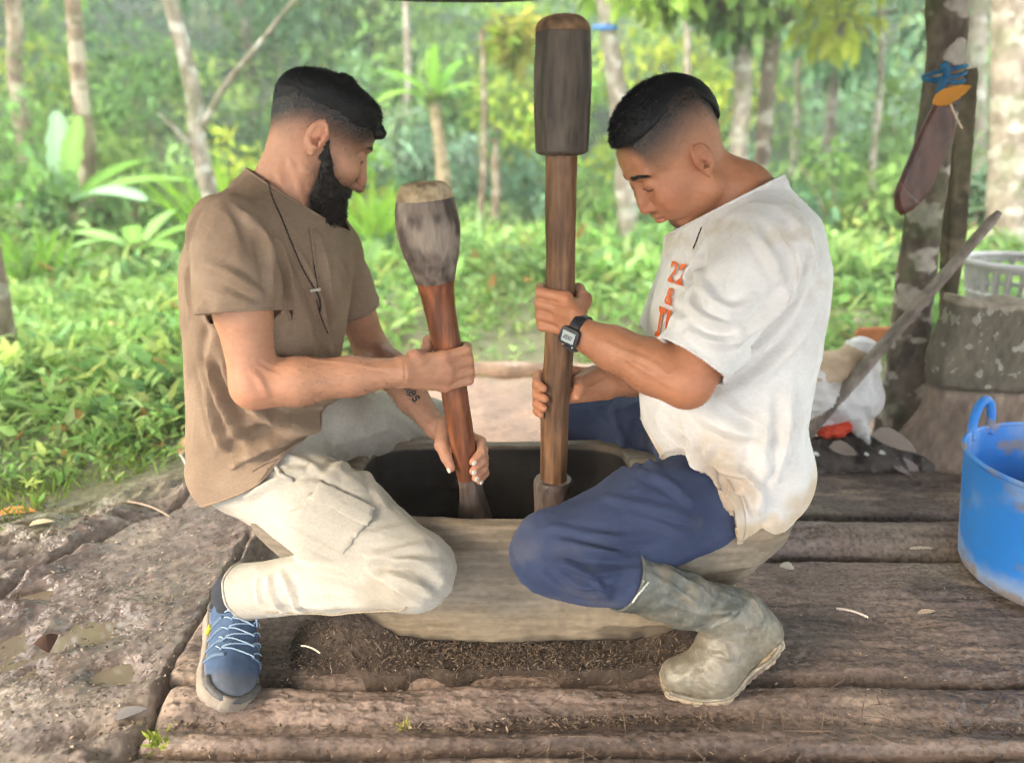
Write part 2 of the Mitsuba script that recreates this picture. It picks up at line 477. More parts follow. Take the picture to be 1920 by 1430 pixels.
def plank(y0, y1, x0, x1, top, round_=0.03, crown=0.0, sag=None, seed=0, skew=0.0):
    nx, ny = int((x1 - x0) / 0.0075), max(16, int((y1 - y0) / 0.0055))
    s = np.linspace(0, 1, ny)
    xs = np.linspace(x0, x1, nx)
    X, S = np.meshgrid(xs, s, indexing='ij')
    wob0 = 0.018 * (nz(np.stack([X * 3, 0 * X, 0 * X + seed], -1), 5) - 0.5)
    wob1 = 0.018 * (nz(np.stack([X * 3, 0 * X + 7, 0 * X + seed + .5], -1), 6) - 0.5)
    Yv = (y0 + wob0) + ((y1 + wob1) - (y0 + wob0)) * S + skew * X
    e = np.minimum(S, 1 - S) * (y1 - y0)
    Z = top - 0.10 * (1 - np.sqrt(np.clip(1 - (1 - np.clip(e / round_, 0, 1)) ** 2, 0, 1))) * (round_ / 0.05)
    Z = Z + crown * (1 - (2 * S - 1) ** 2)
    P = np.stack([X, Yv, 0 * X], -1)
    Z = Z + 0.022 * (fb(P * [4, 11, 1], 4, seed + 13) - 0.5) + 0.005 * (fb(P * [9, 95, 1], 4, seed + 3) - 0.5) + 0.007 * (fb(P * [70, 90, 1], 3, seed + 5) - 0.5)
    if sag is not None:
        Z = Z + sag(X, Yv)
    ex = np.minimum(X - x0, x1 - X)
    Z = Z - 0.03 * (1 - np.clip(ex / 0.025, 0, 1)) ** 2
    G = np.stack([X, Yv, Z], -1)
    lowY0, lowY1 = G[:, :1].copy(), G[:, -1:].copy()
    lowY0[..., 2] = lowY1[..., 2] = top - 0.12
    return grid_mesh(np.concatenate([lowY0, G, lowY1], 1))

rut = lambda X, Y: -0.022 * np.exp(-((Y - 1.10 - 0.012 * np.sin(X * 5)) / 0.035) ** 2)
dip = lambda X, Y: -0.02 * np.exp(-((Y - 1.30) / 0.12) ** 2) * sm(0.6, 0.2, np.abs(X + 0.05))
labels['floor'] = {'label': 'floor of heavy earth-caked timber planks under the trough', 'category': 'floor', 'kind': 'structure'}
for y0, y1, x0, x1, top, rd, cr, sg, sd in [
        (0.55, 1.020, -0.66, 2.2, 0.0, 0.02, 0.0, None, 1),
        (1.03, 1.196, -0.665, 2.2, 0.0, 0.028, 0.004, rut, 2),
        (1.202, 1.655, -0.69, 2.2, -0.004, 0.03, 0.006, dip, 3),
        (1.668, 1.80, -0.45, 2.2, 0.02, 0.06, 0.026, None, 4),
        (1.81, 2.11, -0.40, 2.2, 0.028, 0.03, 0.0, None, 5)]:
    put('plank', plank(y0, y1, x0, x1, top, rd, cr, sg, sd), 'plank_mat', 'floor', smooth=50)

# border log behind the bare earth
def bark(c0, c1, c2, s=1.0, moss=0.0):
    def fn(p, n, uv):
        a = tf(p.x * 14 * s, p.y * 14 * s, p.z * 5 * s, 4)
        b = tf(p.x * 6 * s + 3, p.y * 6 * s, p.z * 7 * s, 3)
        c = tmix(c0, c1, tss(0.3, 0.7, a))
        c = tmix(c, c2, tss(0.52, 0.62, b))
        if moss:
            c = tmix(c, (0.10, 0.13, 0.05), moss * tss(0.5, 0.65, tf(p.x * 4 * s, p.y * 4 * s + 5, p.z * 3 * s, 3)))
        return c * (0.7 + 0.6 * tf(p.x * 60, p.y * 60, p.z * 40, 2))
    return fn
def bark_mat(name, c0, c1, c2, s=1.0, moss=0.0, scale=0.01):
    scene[name] = two(bump(prin(proc(bark(c0, c1, c2, s, moss)), 0.85, 0.2), lambda p, n, uv: tf(p.x * 40 * s, p.y * 40 * s, p.z * 14 * s, 4), scale))
bark_mat('log_mat', (0.20, 0.14, 0.10), (0.36, 0.25, 0.18), (0.42, 0.31, 0.24))
L0, L1 = on(600, 700, 0.02), on(1240, 702, 0.02)
put('border_log', tube(spline([L0, (L0 + L1) / 2 + V(0, .03, .004), L1], 40), 0.04, 14, rough=0.008, seed=3), 'log_mat', smooth=True,
    label='weathered pole lying along the far edge of the bare earth behind the trough', category='log')

# ------------------------------------------------------------------ the wooden trough
def trough_field():
    b = Blob()
    xs = [-.53, -.515, -.49, -.46, -.35, -.295, -.22, 0, .2, .30, .42, .50, .545, .565, .575]
    hwf = PchipInterpolator(xs, [.13, .175, .197, .203, .208, .210, .212, .214, .213, .211, .206, .198, .180, .150, .10])
    zbf = PchipInterpolator(xs, [.262, .250, .228, .200, .108, .062, .018, .008, .010, .020, .112, .180, .218, .240, .258])
    YC = 1.483
    def f(p):
        x, y, z = p[:, 0], p[:, 1] - YC, p[:, 2]
        xc = np.clip(x, -.529, .574)
        hw, zb = hwf(xc), zbf(xc)
        t = np.clip((z - zb) / (0.305 - zb), 0, 1)
        side = hw * (0.87 + 0.13 * np.sin(t * 2.0)) - np.abs(y)
        bottom = z - zb
        d = smin(side, bottom * 0.85, 0.02)
        rim = 0.302 - z - 0.006 * np.cos(x * 9) - 0.02 * sm(.36, .55, x) * sm(0.0, .5, x)
        q = np.stack([x * 12, y * 25, z * 25], -1)
        adze = 0.010 * (fb(q, 3, 4) - .5) + 0.004 * (nz(np.stack([x * 55, y * 30, z * 30], -1), 6) - .5)
        d = np.minimum(d + adze, rim)
        return -d
    b.fn(f, (-.56, YC - .23, 0), (.60, YC + .23, .31), k=0.004)
    def cav(p):
        x, y, z = p[:, 0] + 0.035, p[:, 1] - YC, p[:, 2]
        fl = 1 - 0.10 * np.clip((0.3 - z) / 0.22, 0, 1)
        q = ((np.abs(x) / (0.30 * fl)) ** 5.5 + (np.abs(y) / (0.178 * fl)) ** 5.5) ** (1 / 5.5) - 1
        d = q * 0.17 + 0.006 * (fb(np.stack([x * 30, y * 30, z * 8], -1), 3, 9) - .5)
        return np.maximum(d, 0.085 + 0.02 * x - z)
    b.fn(cav, (-.36, YC - .2, .06), (.30, YC + .2, .5), k=0.006, sign=-1)
    return b

def trough_color(p, n, uv):
    grain = tf(p.x * 7, p.y * 60, p.z * 75, 4)
    big = tf(p.x * 4, p.y * 6, p.z * 6, 3)
    c = tmix((0.21, 0.165, 0.115), (0.31, 0.245, 0.17), tss(0.3, 0.7, grain))
    c = tmix(c, (0.30, 0.26, 0.205), 0.6 * tss(0.4, 0.65, big))
    c = tmix(c, (0.36, 0.265, 0.16), 0.55 * tss(0.16, 0.06, p.z + 0.08 * (tf(p.x * 8, p.z * 8, 2.0, 3) - .5)))
    dark = tss(0.60, 0.66, tf(p.x * 5 + 3, p.y * 3, p.z * 12, 4))
    c = tmix(c, (0.14, 0.105, 0.07), 0.75 * dark)
    # shade of the hollow painted into the colour, near black
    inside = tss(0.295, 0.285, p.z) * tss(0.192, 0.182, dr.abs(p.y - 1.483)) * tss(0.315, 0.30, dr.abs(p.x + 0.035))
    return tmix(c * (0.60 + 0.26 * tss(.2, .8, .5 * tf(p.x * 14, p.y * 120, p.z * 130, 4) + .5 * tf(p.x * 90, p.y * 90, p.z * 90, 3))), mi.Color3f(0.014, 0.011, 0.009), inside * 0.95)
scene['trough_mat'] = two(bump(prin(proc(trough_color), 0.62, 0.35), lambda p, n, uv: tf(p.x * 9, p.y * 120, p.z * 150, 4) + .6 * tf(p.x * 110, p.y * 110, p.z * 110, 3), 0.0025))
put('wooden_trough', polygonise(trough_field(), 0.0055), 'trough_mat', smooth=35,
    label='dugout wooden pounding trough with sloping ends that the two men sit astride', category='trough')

# ------------------------------------------------------------------ plants
LEAF_T = np.array([0.0, 0.12, 0.32, 0.58, 0.82, 1.0])
SHAPES = {'lance': np.array([.06, .52, .95, .85, .45, 0.0]), 'ovate': np.array([.08, .75, 1.0, .85, .5, 0.0]), 'strap': np.array([.35, .75, 1.0, .95, .6, 0.0])}

def leaves(P, D, N, L, W, C, droop=0.3, fold=0.25, kind='lance', detail=2):
    """many leaves as one mesh. detail 2: 16 triangles, 1: 8, 0: 2"""
    P, D, N = np.asarray(P, float), unit(D), np.asarray(N, float)
    n = len(P)
    L, W = np.broadcast_to(L, (n,)), np.broadcast_to(W, (n,))
    S = unit(np.cross(D, N)); N = np.cross(S, D)
    idx = {2: [0, 1, 2, 3, 4, 5], 1: [0, 2, 4, 5], 0: [0, 2, 5]}[detail]
    t, w = LEAF_T[idx], SHAPES[kind][idx]
    k = len(t)
    droop = np.broadcast_to(droop, (n,))
    cen = P[:, None] + D[:, None] * (L[:, None] * t)[..., None] - N[:, None] * (L * droop)[:, None, None] * (t ** 2)[None, :, None]
    off = S[:, None] * (W[:, None] * 0.5 * w)[..., None]
    lift = N[:, None] * (W[:, None] * 0.5 * w * fold)[..., None]
    if detail == 0:
        v = np.stack([cen[:, 0], cen[:, 1] + off[:, 1] + lift[:, 1], cen[:, 2], cen[:, 1] - off[:, 1] + lift[:, 1]], 1)
        f = np.array([[0, 1, 2], [0, 2, 3]])
        m = 4
    else:
        v = np.concatenate([cen, cen + off + lift, cen - off + lift], 1)
        f = []
        for i in range(k - 1):
            a, b = i, i + 1
            f += [[a, k + a, k + b], [a, k + b, b], [a, b, 2 * k + b], [a, 2 * k + b, 2 * k + a]]
        f = np.array(f); m = 3 * k
    F = (f[None] + (np.arange(n) * m)[:, None, None]).reshape(-1, 3)
    return v.reshape(-1, 3), F, np.repeat(np.asarray(C, float), m, axis=0)

def merge(parts):
    vs, fs, cs, o = [], [], [], 0
    for v, f, c in parts:
        vs.append(v); fs.append(f + o); cs.append(c); o += len(v)
    return trimesh.Trimesh(np.vstack(vs), np.vstack(fs), process=False), np.clip(np.vstack(cs), 0, 1)

def tinted(m, c, jitter=0.0):
    return np.asarray(m.vertices), np.asarray(m.faces), np.tile(c, (len(m.vertices), 1))

GREENS = np.array([[.26, .43, .12], [.22, .38, .11], [.33, .47, .17], [.19, .33, .13], [.37, .47, .14], [.13, .24, .09]])
def greens(n, w=(3, 3, 3, 2, 2, 1), r=rng, base=GREENS):
    w = np.array(w, float) / sum(w)
    c = base[r.choice(len(base), n, p=w)]
    return c * r.uniform(0.7, 1.25, (n, 1)) * r.uniform(0.92, 1.08, (n, 3))

def rand_dirs(n, r=rng):
    return unit(r.normal(size=(n, 3)))

def floor_z(x, y):
    return ground_height(np.asarray(x, float), np.asarray(y, float))

# ---- low leafy ground cover
def cover(n, y0, y1, spread, detail, hmul, r, kind='ovate'):
    y = y0 * (y1 / y0) ** r.uniform(0, 1, n) if y0 > 0 else r.uniform(y0, y1, n)
    x = r.uniform(-1, 1, n) * (0.85 * y + 0.6)
    e = EDGE(np.clip(x, -3, 3))
    d = y - e
    dens = sm(-0.05, 0.75, d) * (0.45 + 0.55 * sm(0.35, 0.6, nz(np.stack([x * 1.6, y * 1.6, 0 * x], -1), 77)))
    hut = sm(1.05, 1.25, x) * sm(3.1, 2.8, y)
    keep = (r.uniform(0, 1, n) < dens) & (hut < 0.5)
    x, y, d = x[keep], y[keep], d[keep]
    n = len(x)
    z = floor_z(x, y)
    size = (0.35 + 0.65 * sm(0.0, 1.1, d)) * hmul * r.uniform(0.6, 1.3, n)
    k = r.integers(5, 10, n)
    who = np.repeat(np.arange(n), k)
    m = len(who)
    az = r.uniform(0, 2 * np.pi, m)
    el = r.uniform(0.15, 1.2, m)
    D = np.stack([np.cos(az) * np.cos(el), np.sin(az) * np.cos(el), np.sin(el)], 1)
    h = r.uniform(0.02, 1.0, m) * 0.11 * size[who]
    P = np.stack([x[who], y[who], z[who] + h], 1) + D * 0.02 * size[who][:, None] + np.c_[r.normal(0, .03, (m, 2)) * size[who][:, None], np.zeros(m)]
    L = 0.085 * size[who] * r.uniform(0.6, 1.4, m)
    tone = greens(n, (4, 3, 4, 1, 3, 1), r)
    patch = nz(np.stack([x * 0.9, y * 0.9, 0 * x], -1), 55)
    tone = tone * (0.75 + 0.55 * patch)[:, None]
    C = tone[who] * r.uniform(0.75, 1.25, (m, 1))
    dead = r.uniform(0, 1, m) < 0.012
    C[dead] = [.32, .17, .06]
    if kind == 'strap':
        return leaves(P - V(0, 0, .02), D * [.6, .6, 1.3], np.tile([0, 0, 1.0], (m, 1)) + r.normal(0, .4, (m, 3)), L * 2.0, L * r.uniform(0.10, 0.18, m), C * [1.1, 1.05, .9], r.uniform(0.1, 0.6, m), 0.25, 'strap', detail)
    return leaves(P, D, np.tile([0, 0, 1.0], (m, 1)) + r.normal(0, .25, (m, 3)), L, L * r.uniform(0.28, 0.5, m), C, r.uniform(0.1, 0.5, m), 0.25, 'ovate', detail)

def side_cover(n, r):
    side = r.choice([-1, 1], n)
    x = np.where(side < 0, -r.uniform(2.5, 10, n), r.uniform(2.7, 10, n)); y = r.uniform(-2.5, 9, n)
    keep = (np.abs(x) > .85 * y + .4) & (r.uniform(0, 1, n) < .45 + .55 * sm(.35, .6, nz(np.stack([x * 1.6, y * 1.6, 0 * x], -1), 77)))
    x, y = x[keep], y[keep]; n = len(x)
    k = r.integers(5, 9, n); who = np.repeat(np.arange(n), k); m = len(who)
    az = r.uniform(0, 6.283, m); el = r.uniform(.15, 1.2, m)
    D = np.stack([np.cos(az) * np.cos(el), np.sin(az) * np.cos(el), np.sin(el)], 1)
    P = np.stack([x[who], y[who], floor_z(x, y)[who] + r.uniform(.01, .2, m)], 1) + D * .03
    L = .13 * r.uniform(.6, 1.4, m)
    return leaves(P, D, V(0, 0, 1) + r.normal(0, .25, (m, 3)), L, L * .4, greens(n, (4, 3, 4, 1, 3, 1), r)[who], r.uniform(.1, .5, m), .25, 'ovate', 1)
r_ = np.random.default_rng(21)
m_, c_ = merge([cover(8200, 1.9, 5.2, 1, 1, .9, r_), cover(900, 1.9, 6, 1, 1, .75, r_, 'strap'), cover(9000, 5.0, 13.5, 1, 1, 1.4, r_), cover(900, 5.5, 13, 1, 1, 1.1, r_, 'strap')])
m2_, c2_ = merge([(np.asarray(m_.vertices), np.asarray(m_.faces), c_), side_cover(4200, np.random.default_rng(22))])
m_, c_ = m2_, c2_
put('ground_cover', m_, 'leaf_mat', smooth=True, color=c_, kind='stuff', label='low bright green leafy ground cover filling the clearing')

# ---- short grass and moss at the border of the mud
def grass(n, r):
    y = r.uniform(1.55, 3.6, n); x = r.uniform(-2.6, 1.6, n)
    d = y - EDGE(np.clip(x, -3, 3))
    clump = sm(0.42, 0.62, nz(np.stack([x * 5.5, y * 5.5, 0 * x], -1), 88))
    keep = (r.uniform(0, 1, n) < clump * sm(-0.32, 0.15, d) * sm(1.2, 0.5, d)) & ~((x > 1.0) & (y < 2.9)) & ~((x > PLANK_X0 - .05) & (y < 2.3))
    x, y = x[keep], y[keep]
    n = len(x)
    az = r.uniform(0, 2 * np.pi, n); el = r.uniform(0.5, 1.45, n)
    D = np.stack([np.cos(az) * np.cos(el), np.sin(az) * np.cos(el), np.sin(el)], 1)
    P = np.stack([x, y, floor_z(x, y) - 0.003], 1)
    L = r.uniform(0.02, 0.065, n)
    C = np.array([.22, .32, .06]) * r.uniform(0.6, 1.2, (n, 1)) * r.uniform(.9, 1.1, (n, 3))
    return leaves(P, D, rand_dirs(n, r), L, r.uniform(0.004, 0.009, n), C, r.uniform(0, .6, n), 0.2, 'strap', 1)
m_, c_ = merge([grass(26000, r_)])
put('grass', m_, 'leaf_mat', smooth=True, color=c_, kind='stuff', label='short yellow green grass and moss along the edge of the mud')

# ---- trees and bushes
bark_mat('pale_bark', (0.17, 0.14, 0.11), (0.30, 0.26, 0.21), (0.38, 0.36, 0.31), 1.6, 0.4)
bark_mat('brown_bark', (0.17, 0.12, 0.085), (0.31, 0.23, 0.165), (0.42, 0.35, 0.27), 1.0, 0.3)
bark_mat('dark_bark', (0.10, 0.075, 0.055), (0.20, 0.155, 0.115), (0.33, 0.29, 0.24), 1.2, 0.2)

def crown(center, radii, n, L, w, r, colors=(3, 3, 2, 2, 1, 2), kind='ovate', detail=1, base=GREENS, hang=0.5, clumps=9):
    """leaves in clumps spread through an uneven volume"""
    cc = rand_dirs(clumps, r) * r.uniform(0.25, 0.95, (clumps, 1)) * np.asarray(radii) + center
    cr = r.uniform(0.28, 0.52, clumps) * np.mean(radii)
    which = r.integers(0, clumps, n)
    P = cc[which] + rand_dirs(n, r) * (cr[which] * r.uniform(0.15, 1, n) ** 0.5)[:, None] * [1, 1, 0.75]
    D = unit(P - cc[which]) * 0.7 + rand_dirs(n, r) * 0.6 - [0, 0, hang]
    N = V(0, 0, 1) + rand_dirs(n, r) * 0.55
    tone = greens(clumps, colors, r, base)
    C = tone[which] * r.uniform(0.7, 1.3, (n, 1)) * r.uniform(.93, 1.07, (n, 3))
    ll = L * r.uniform(0.6, 1.3, n)
    return leaves(P, D, N, ll, ll * w, C, r.uniform(0, .4, n), 0.2, kind, detail), cc

def tree(name, label, foot, top, r0, r1, mat, bend=(0, 0, 0), branches=(), crown_at=None, crown_r=(1.4, 1.4, .9), n_leaf=900, leaf=0.2, seed=0, category='tree', group=None, seg=12, colors=(3, 3, 2, 2, 1, 2), base=GREENS, w=.45):
    r = np.random.default_rng(500 + seed)
    t = thing(name, label, category, group)
    foot, top = np.asarray(foot, float), np.asarray(top, float)
    path = spline([foot - V(0, 0, .1), foot * .5 + top * .5 + np.asarray(bend), top], 26)
    path[1:-1] += (nz(path[1:-1] * 2.2 + seed, 3)[:, None] - .5) * V(.05, .05, 0)
    rad = np.interp(np.linspace(0, 1, 26), [0, .06, .15, 1], [r0 * 1.35, r0 * 1.1, r0, r1])
    put('trunk', tube(path, rad, seg, rough=r0 * .18, seed=seed, fr=5), mat, t, smooth=True)
    for b in branches:
        bp = spline(b[:-1], 12)
        put('branch', tube(bp, np.linspace(b[-1], b[-1] * .45, 12), 8, rough=b[-1] * .15, seed=seed), mat, t, smooth=True)
    c = np.asarray(crown_at if crown_at is not None else top, float)
    lv, cc = crown(c, crown_r, n_leaf, leaf, w, r, colors, base=base)
    twigs = [tinted(tube(spline([top, (top + q) / 2 + V(0, 0, .1), q], 7), np.linspace(r1 * .6, .006, 7), 5), (.2, .15, .1)) for q in cc]
    m, col = merge([lv] + twigs)
    put('crown', m, 'leaf_mat', t, smooth=True, color=col)
    return t

def bush(name, label, foot, radii, n, leaf, w=.42, seed=0, colors=(3, 3, 2, 2, 1, 2), kind='ovate', group=None, detail=1, base=GREENS, category='bush', hang=.35):
    r = np.random.default_rng(900 + seed)
    foot = np.asarray(foot, float)
    c = foot + V(0, 0, radii[2] * .95)
    lv, cc = crown(c, radii, n, leaf, w, r, colors, kind, detail, base, hang, clumps=11)
    t = thing(name, label, category, group)
    stems = join([tube(spline([foot + V(r.normal(0, .05), r.normal(0, .05), -.05), (foot + q) / 2 + rand_dirs(1, r)[0] * .08, q], 8), np.linspace(.018, .006, 8), 5) for q in cc])
    put('stems', stems, 'brown_bark', t, smooth=True)
    m, col = merge([lv])
    put('foliage', m, 'leaf_mat', t, smooth=True, color=col)
    return t

def big_leaf(base, d, n, L, W, c, droop=.4, seg=14, notch=True, r=rng):
    """one long blade with a midrib, its edges torn in places"""
    d = unit(d); s = unit(np.cross(d, n)); n = np.cross(s, d)
    t = np.linspace(0, 1, seg)
    w = W * .5 * np.clip(np.sin(np.pi * np.clip(t * .93 + .05, 0, 1)), 0, 1) ** .55
    cen = base + d * (t * L)[:, None] - n * (droop * L * t ** 2)[:, None]
    rows = []
    for k, q in ((-1, -1.0), (-.5, -.5), (0, 0), (.5, .5), (1, 1.0)):
        ww = w * (1 - (.25 * r.uniform(0, 1, seg) * notch if abs(q) == 1 else 0))
        rows.append(cen + s * (q * ww)[:, None] + n * ((.22 * abs(q) - .12 * q * q) * ww)[:, None])
    G = np.stack(rows, 1)
    m = grid_mesh(G)
    col = np.tile(np.asarray(c, float), (len(m.vertices), 1))
    col.reshape(seg, 5, 3)[:, 2] *= 1.35
    rib = tube(cen - n * .004, np.linspace(.014, .003, seg) * min(1.5, L), 5)
    v, f, cc = np.asarray(m.vertices), np.asarray(m.faces), col
    return [(v, f, cc), tinted(rib, np.asarray(c) * 1.3)]

def banana(name, label, foot, height, fans, L, W, seed, colors, trunk_r=.09, lean=(0, 0)):
    r = np.random.default_rng(1300 + seed)
    t = thing(name, label, 'banana plant')
    foot = np.asarray(foot, float)
    top = foot + V(lean[0], lean[1], height)
    path = spline([foot - V(0, 0, .08), (foot + top) / 2 + V(.02, 0, 0), top], 14)
    put('trunk', tube(path, np.linspace(trunk_r * 1.25, trunk_r * .6, 14), 12, rough=.012, seed=seed, fr=7), 'banana_bark', t, smooth=True)
    for i, (az, el, dr_) in enumerate(fans):
        a, e = math.radians(az), math.radians(el)
        d = V(math.cos(a) * math.cos(e), math.sin(a) * math.cos(e), math.sin(e))
        st = top + d * .12
        pt = big_leaf(st, d, V(0, 0, 1) - d * d[2] * .9 + V(.01, -.25, 0), L * r.uniform(.8, 1.15), W * r.uniform(.8, 1.1), np.array(colors[i % len(colors)]) * r.uniform(.85, 1.15), dr_, r=r)
        pt.append(tinted(tube([top - V(0, 0, .1), top + d * .06, st + d * .02], [.03, .025, .016], 6), (.16, .22, .06)))
        m, col = merge(pt)
        put('leaf', m, 'leaf_mat', t, smooth=True, color=col)
    return t
bark_mat('banana_bark', (0.30, 0.22, 0.14), (0.45, 0.34, 0.22), (0.22, 0.19, 0.10), 1.2)

# ------------------------------------------------------------------ pestles
PESTLE_L = [at(893, 1010, 1.44), at(888, 940, 1.44), at(872, 860, 1.435), at(845, 690, 1.43), at(822, 560, 1.425), at(806, 450, 1.42), at(793, 342, 1.415)]
PESTLE_R = [at(1037, 960, 1.45), at(1037, 912, 1.45), at(1040, 800, 1.45), at(1050, 600, 1.45), at(1053, 290, 1.45), at(1057, 28, 1.45)]

def rod_color(p, top):
    g = lambda k: fb(p * np.array([60, 60, 7]) * k, 4, 3)
    return g
def sweep(path, rads, seg, facets=0, rough=.0012, seed=0, twist=0.0):
    """rings along a path; facets > 0 hews flat sides"""
    path = np.asarray(path); n = len(path)
    tan = unit(np.gradient(path, axis=0)); a0 = V(1, 0, 0)
    th = np.arange(seg) / seg * 2 * np.pi
    vs = []
    for i in range(n):
        a = unit(a0 - tan[i] * (a0 @ tan[i])); b = np.cross(tan[i], a)
        r = np.ones(seg) * rads[i]
        if facets:
            w = 2 * np.pi / facets
            k = (th + twist + w / 2) % w - w / 2
            flat = np.cos(w / 2) / np.cos(k) * 1.01
            r = r * np.minimum(flat, 1.0)
        ring = np.cos(th)[:, None] * a + np.sin(th)[:, None] * b
        q = path[i] * V(9, 9, 9) + ring * 3.0
        q2 = path[i] * V(14, 14, 14) + ring * 9.0
        r = r + rough * (fb(q, 2, seed) - .5) * 4 + rough * (fb(q2, 3, seed + 2) - .5) * 2
        vs.append(path[i] + ring * r[:, None])
    v = np.vstack(vs); f = []; i = np.arange(seg)
    for k in range(n - 1):
        o = k * seg
        f += [np.stack([o + i, o + (i + 1) % seg, o + seg + (i + 1) % seg], 1), np.stack([o + i, o + seg + (i + 1) % seg, o + seg + i], 1)]
    v = np.vstack([v, path[0], path[-1]])
    f.append(np.stack([i * 0 + n * seg, (i + 1) % seg, i], 1)); o = (n - 1) * seg
    f.append(np.stack([i * 0 + n * seg + 1, o + i, o + (i + 1) % seg], 1))
    return trimesh.Trimesh(v, np.vstack(f), process=False)

def wood_fn(c0, c1, c2, ax=(60, 60, 5), wear=.5):
    def fn(p, n, uv):
        g = tf(p.x * ax[0], p.y * ax[1], p.z * ax[2], 4)
        c = tmix(c0, c1, tss(.25, .75, g))
        c = tmix(c, c2, wear * tss(.5, .68, tf(p.x * 20, p.y * 20, p.z * 9, 4)))
        return c * (.65 + .7 * tf(p.x * 170, p.y * 170, p.z * 26, 3))
    return fn
grain_bump = lambda p, n, uv: tf(p.x * 150, p.y * 150, p.z * 10, 4)
scene['club_mat'] = two(bump(prin(proc(wood_fn((.060, .046, .038), (.165, .13, .105), (.30, .25, .20), (60, 60, 34), .7)), .75, .3), lambda p, n, uv: tf(p.x * 90, p.y * 90, p.z * 55, 4), .006))
scene['club_end_mat'] = two(bump(prin(proc(wood_fn((.26, .19, .11), (.46, .37, .24), (.12, .09, .05), (70, 70, 70), .6)), .85, .2), lambda p, n, uv: tf(p.x * 140, p.y * 140, p.z * 140, 4), .008))
scene['red_shaft_mat'] = two(bump(prin(proc(wood_fn((.105, .036, .018), (.255, .088, .035), (.07, .032, .02), (70, 70, 5), .35)), .38, .5), grain_bump, .0022))
scene['wet_wood_mat'] = two(bump(prin(proc(wood_fn((.055, .038, .032), (.12, .085, .07), (.17, .13, .11), (50, 50, 14), .5)), .5, .4), lambda p, n, uv: tf(p.x * 90, p.y * 90, p.z * 60, 4), .004))
scene['dark_head_mat'] = two(bump(prin(proc(wood_fn((.036, .027, .020), (.088, .066, .048), (.12, .094, .07), (60, 60, 6), .5)), .62, .35), grain_bump, .004))
scene['brown_shaft_mat'] = two(bump(prin(proc(wood_fn((.085, .040, .018), (.21, .105, .046), (.06, .032, .018), (80, 80, 6), .45)), .55, .4), grain_bump, .0035))
scene['worn_top_mat'] = two(bump(prin(proc(wood_fn((.10, .055, .03), (.24, .145, .08), (.06, .04, .025), (50, 50, 50), .5)), .8, .25), lambda p, n, uv: tf(p.x * 120, p.y * 120, p.z * 120, 4), .006))

def path_between(P, z0, z1, n):
    P = np.array(sorted(np.asarray(P).tolist(), key=lambda q: q[2]))
    ip = PchipInterpolator(P[:, 2], P[:, :2])
    z = np.linspace(z0, z1, n)
    return np.c_[ip(z), z]
zl_ = [p[2] for p in PESTLE_L]
zpx = lambda y, Y: at(900, y, Y)[2]
LR = PchipInterpolator(*zip(*sorted([(zpx(342, 1.415), .030), (zpx(346, 1.415), .041), (zpx(372, 1.416), .053), (zpx(430, 1.42), .0590), (zpx(470, 1.42), .054), (zpx(510, 1.423), .0415), (zpx(545, 1.424), .0335), (zpx(600, 1.427), .0295),
     (zpx(700, 1.43), .0275), (zpx(800, 1.433), .0262), (zpx(870, 1.436), .0235), (zpx(895, 1.437), .0235), (zpx(935, 1.44), .029), (zpx(975, 1.44), .037), (zl_[0], .040)])))
t = thing('pestle', 'club-headed wooden pestle with a reddish polished shaft, held by the bearded man', 'pestle')
for nm, y0, y1, mat, n in (('striking_end', 1010, 893, 'wet_wood_mat', 30), ('shaft', 893, 528, 'red_shaft_mat', 90), ('club_head', 528, 372, 'club_mat', 50), ('worn_end', 372, 342, 'club_end_mat', 16)):
    za, zb = zpx(y0, 1.44 if y0 > 800 else 1.42), zpx(y1, 1.44 if y1 > 800 else 1.42)
    za, zb = max(za, zl_[0]), min(zb, zl_[-1] - .0005)
    P = path_between(PESTLE_L, za, zb, n)
    put(nm, sweep(P, LR(P[:, 2]), 48, rough=.0016 if nm != 'shaft' else .0008, seed=2), mat, t, smooth=50)
zr_ = [p[2] for p in PESTLE_R]
t = thing('pestle', 'tall wooden pestle with a dark eight-sided head, held by the man in white', 'pestle')
P = path_between(PESTLE_R, zr_[0], zpx(897, 1.45), 12)
rr = np.full(12, .0415); rr[-1] = .0385
put('foot', sweep(P, rr, 40, rough=.001, seed=5), 'wet_wood_mat', t, smooth=40)
P = path_between(PESTLE_R, zpx(900, 1.45), zpx(290, 1.45), 110)
put('shaft', sweep(P, np.linspace(.0285, .0302, 110), 40, facets=9, rough=.0010, seed=7), 'brown_shaft_mat', t, smooth=35)
zt0, zt1 = zpx(291, 1.45), zpx(62, 1.45)
P = path_between(PESTLE_R, zt0, zt1, 60)
s_ = np.linspace(0, 1, 60)
rr = .0505 + .0035 * np.sin(np.pi * s_); rr[0] = .040; rr[1] = .048
put('head', sweep(P, rr, 64, facets=8, rough=.0010, seed=9, twist=.2), 'dark_head_mat', t, smooth=25)
P = path_between(PESTLE_R, zt1 + .0005, zr_[-1] - .001, 14)
put('worn_top', sweep(P, .0505 * np.sqrt(np.clip(1 - (np.linspace(0, 1, 14) ** 2.6) * .75, 0, 1)), 64, facets=8, rough=.0016, seed=9, twist=.2), 'worn_top_mat', t, smooth=40)

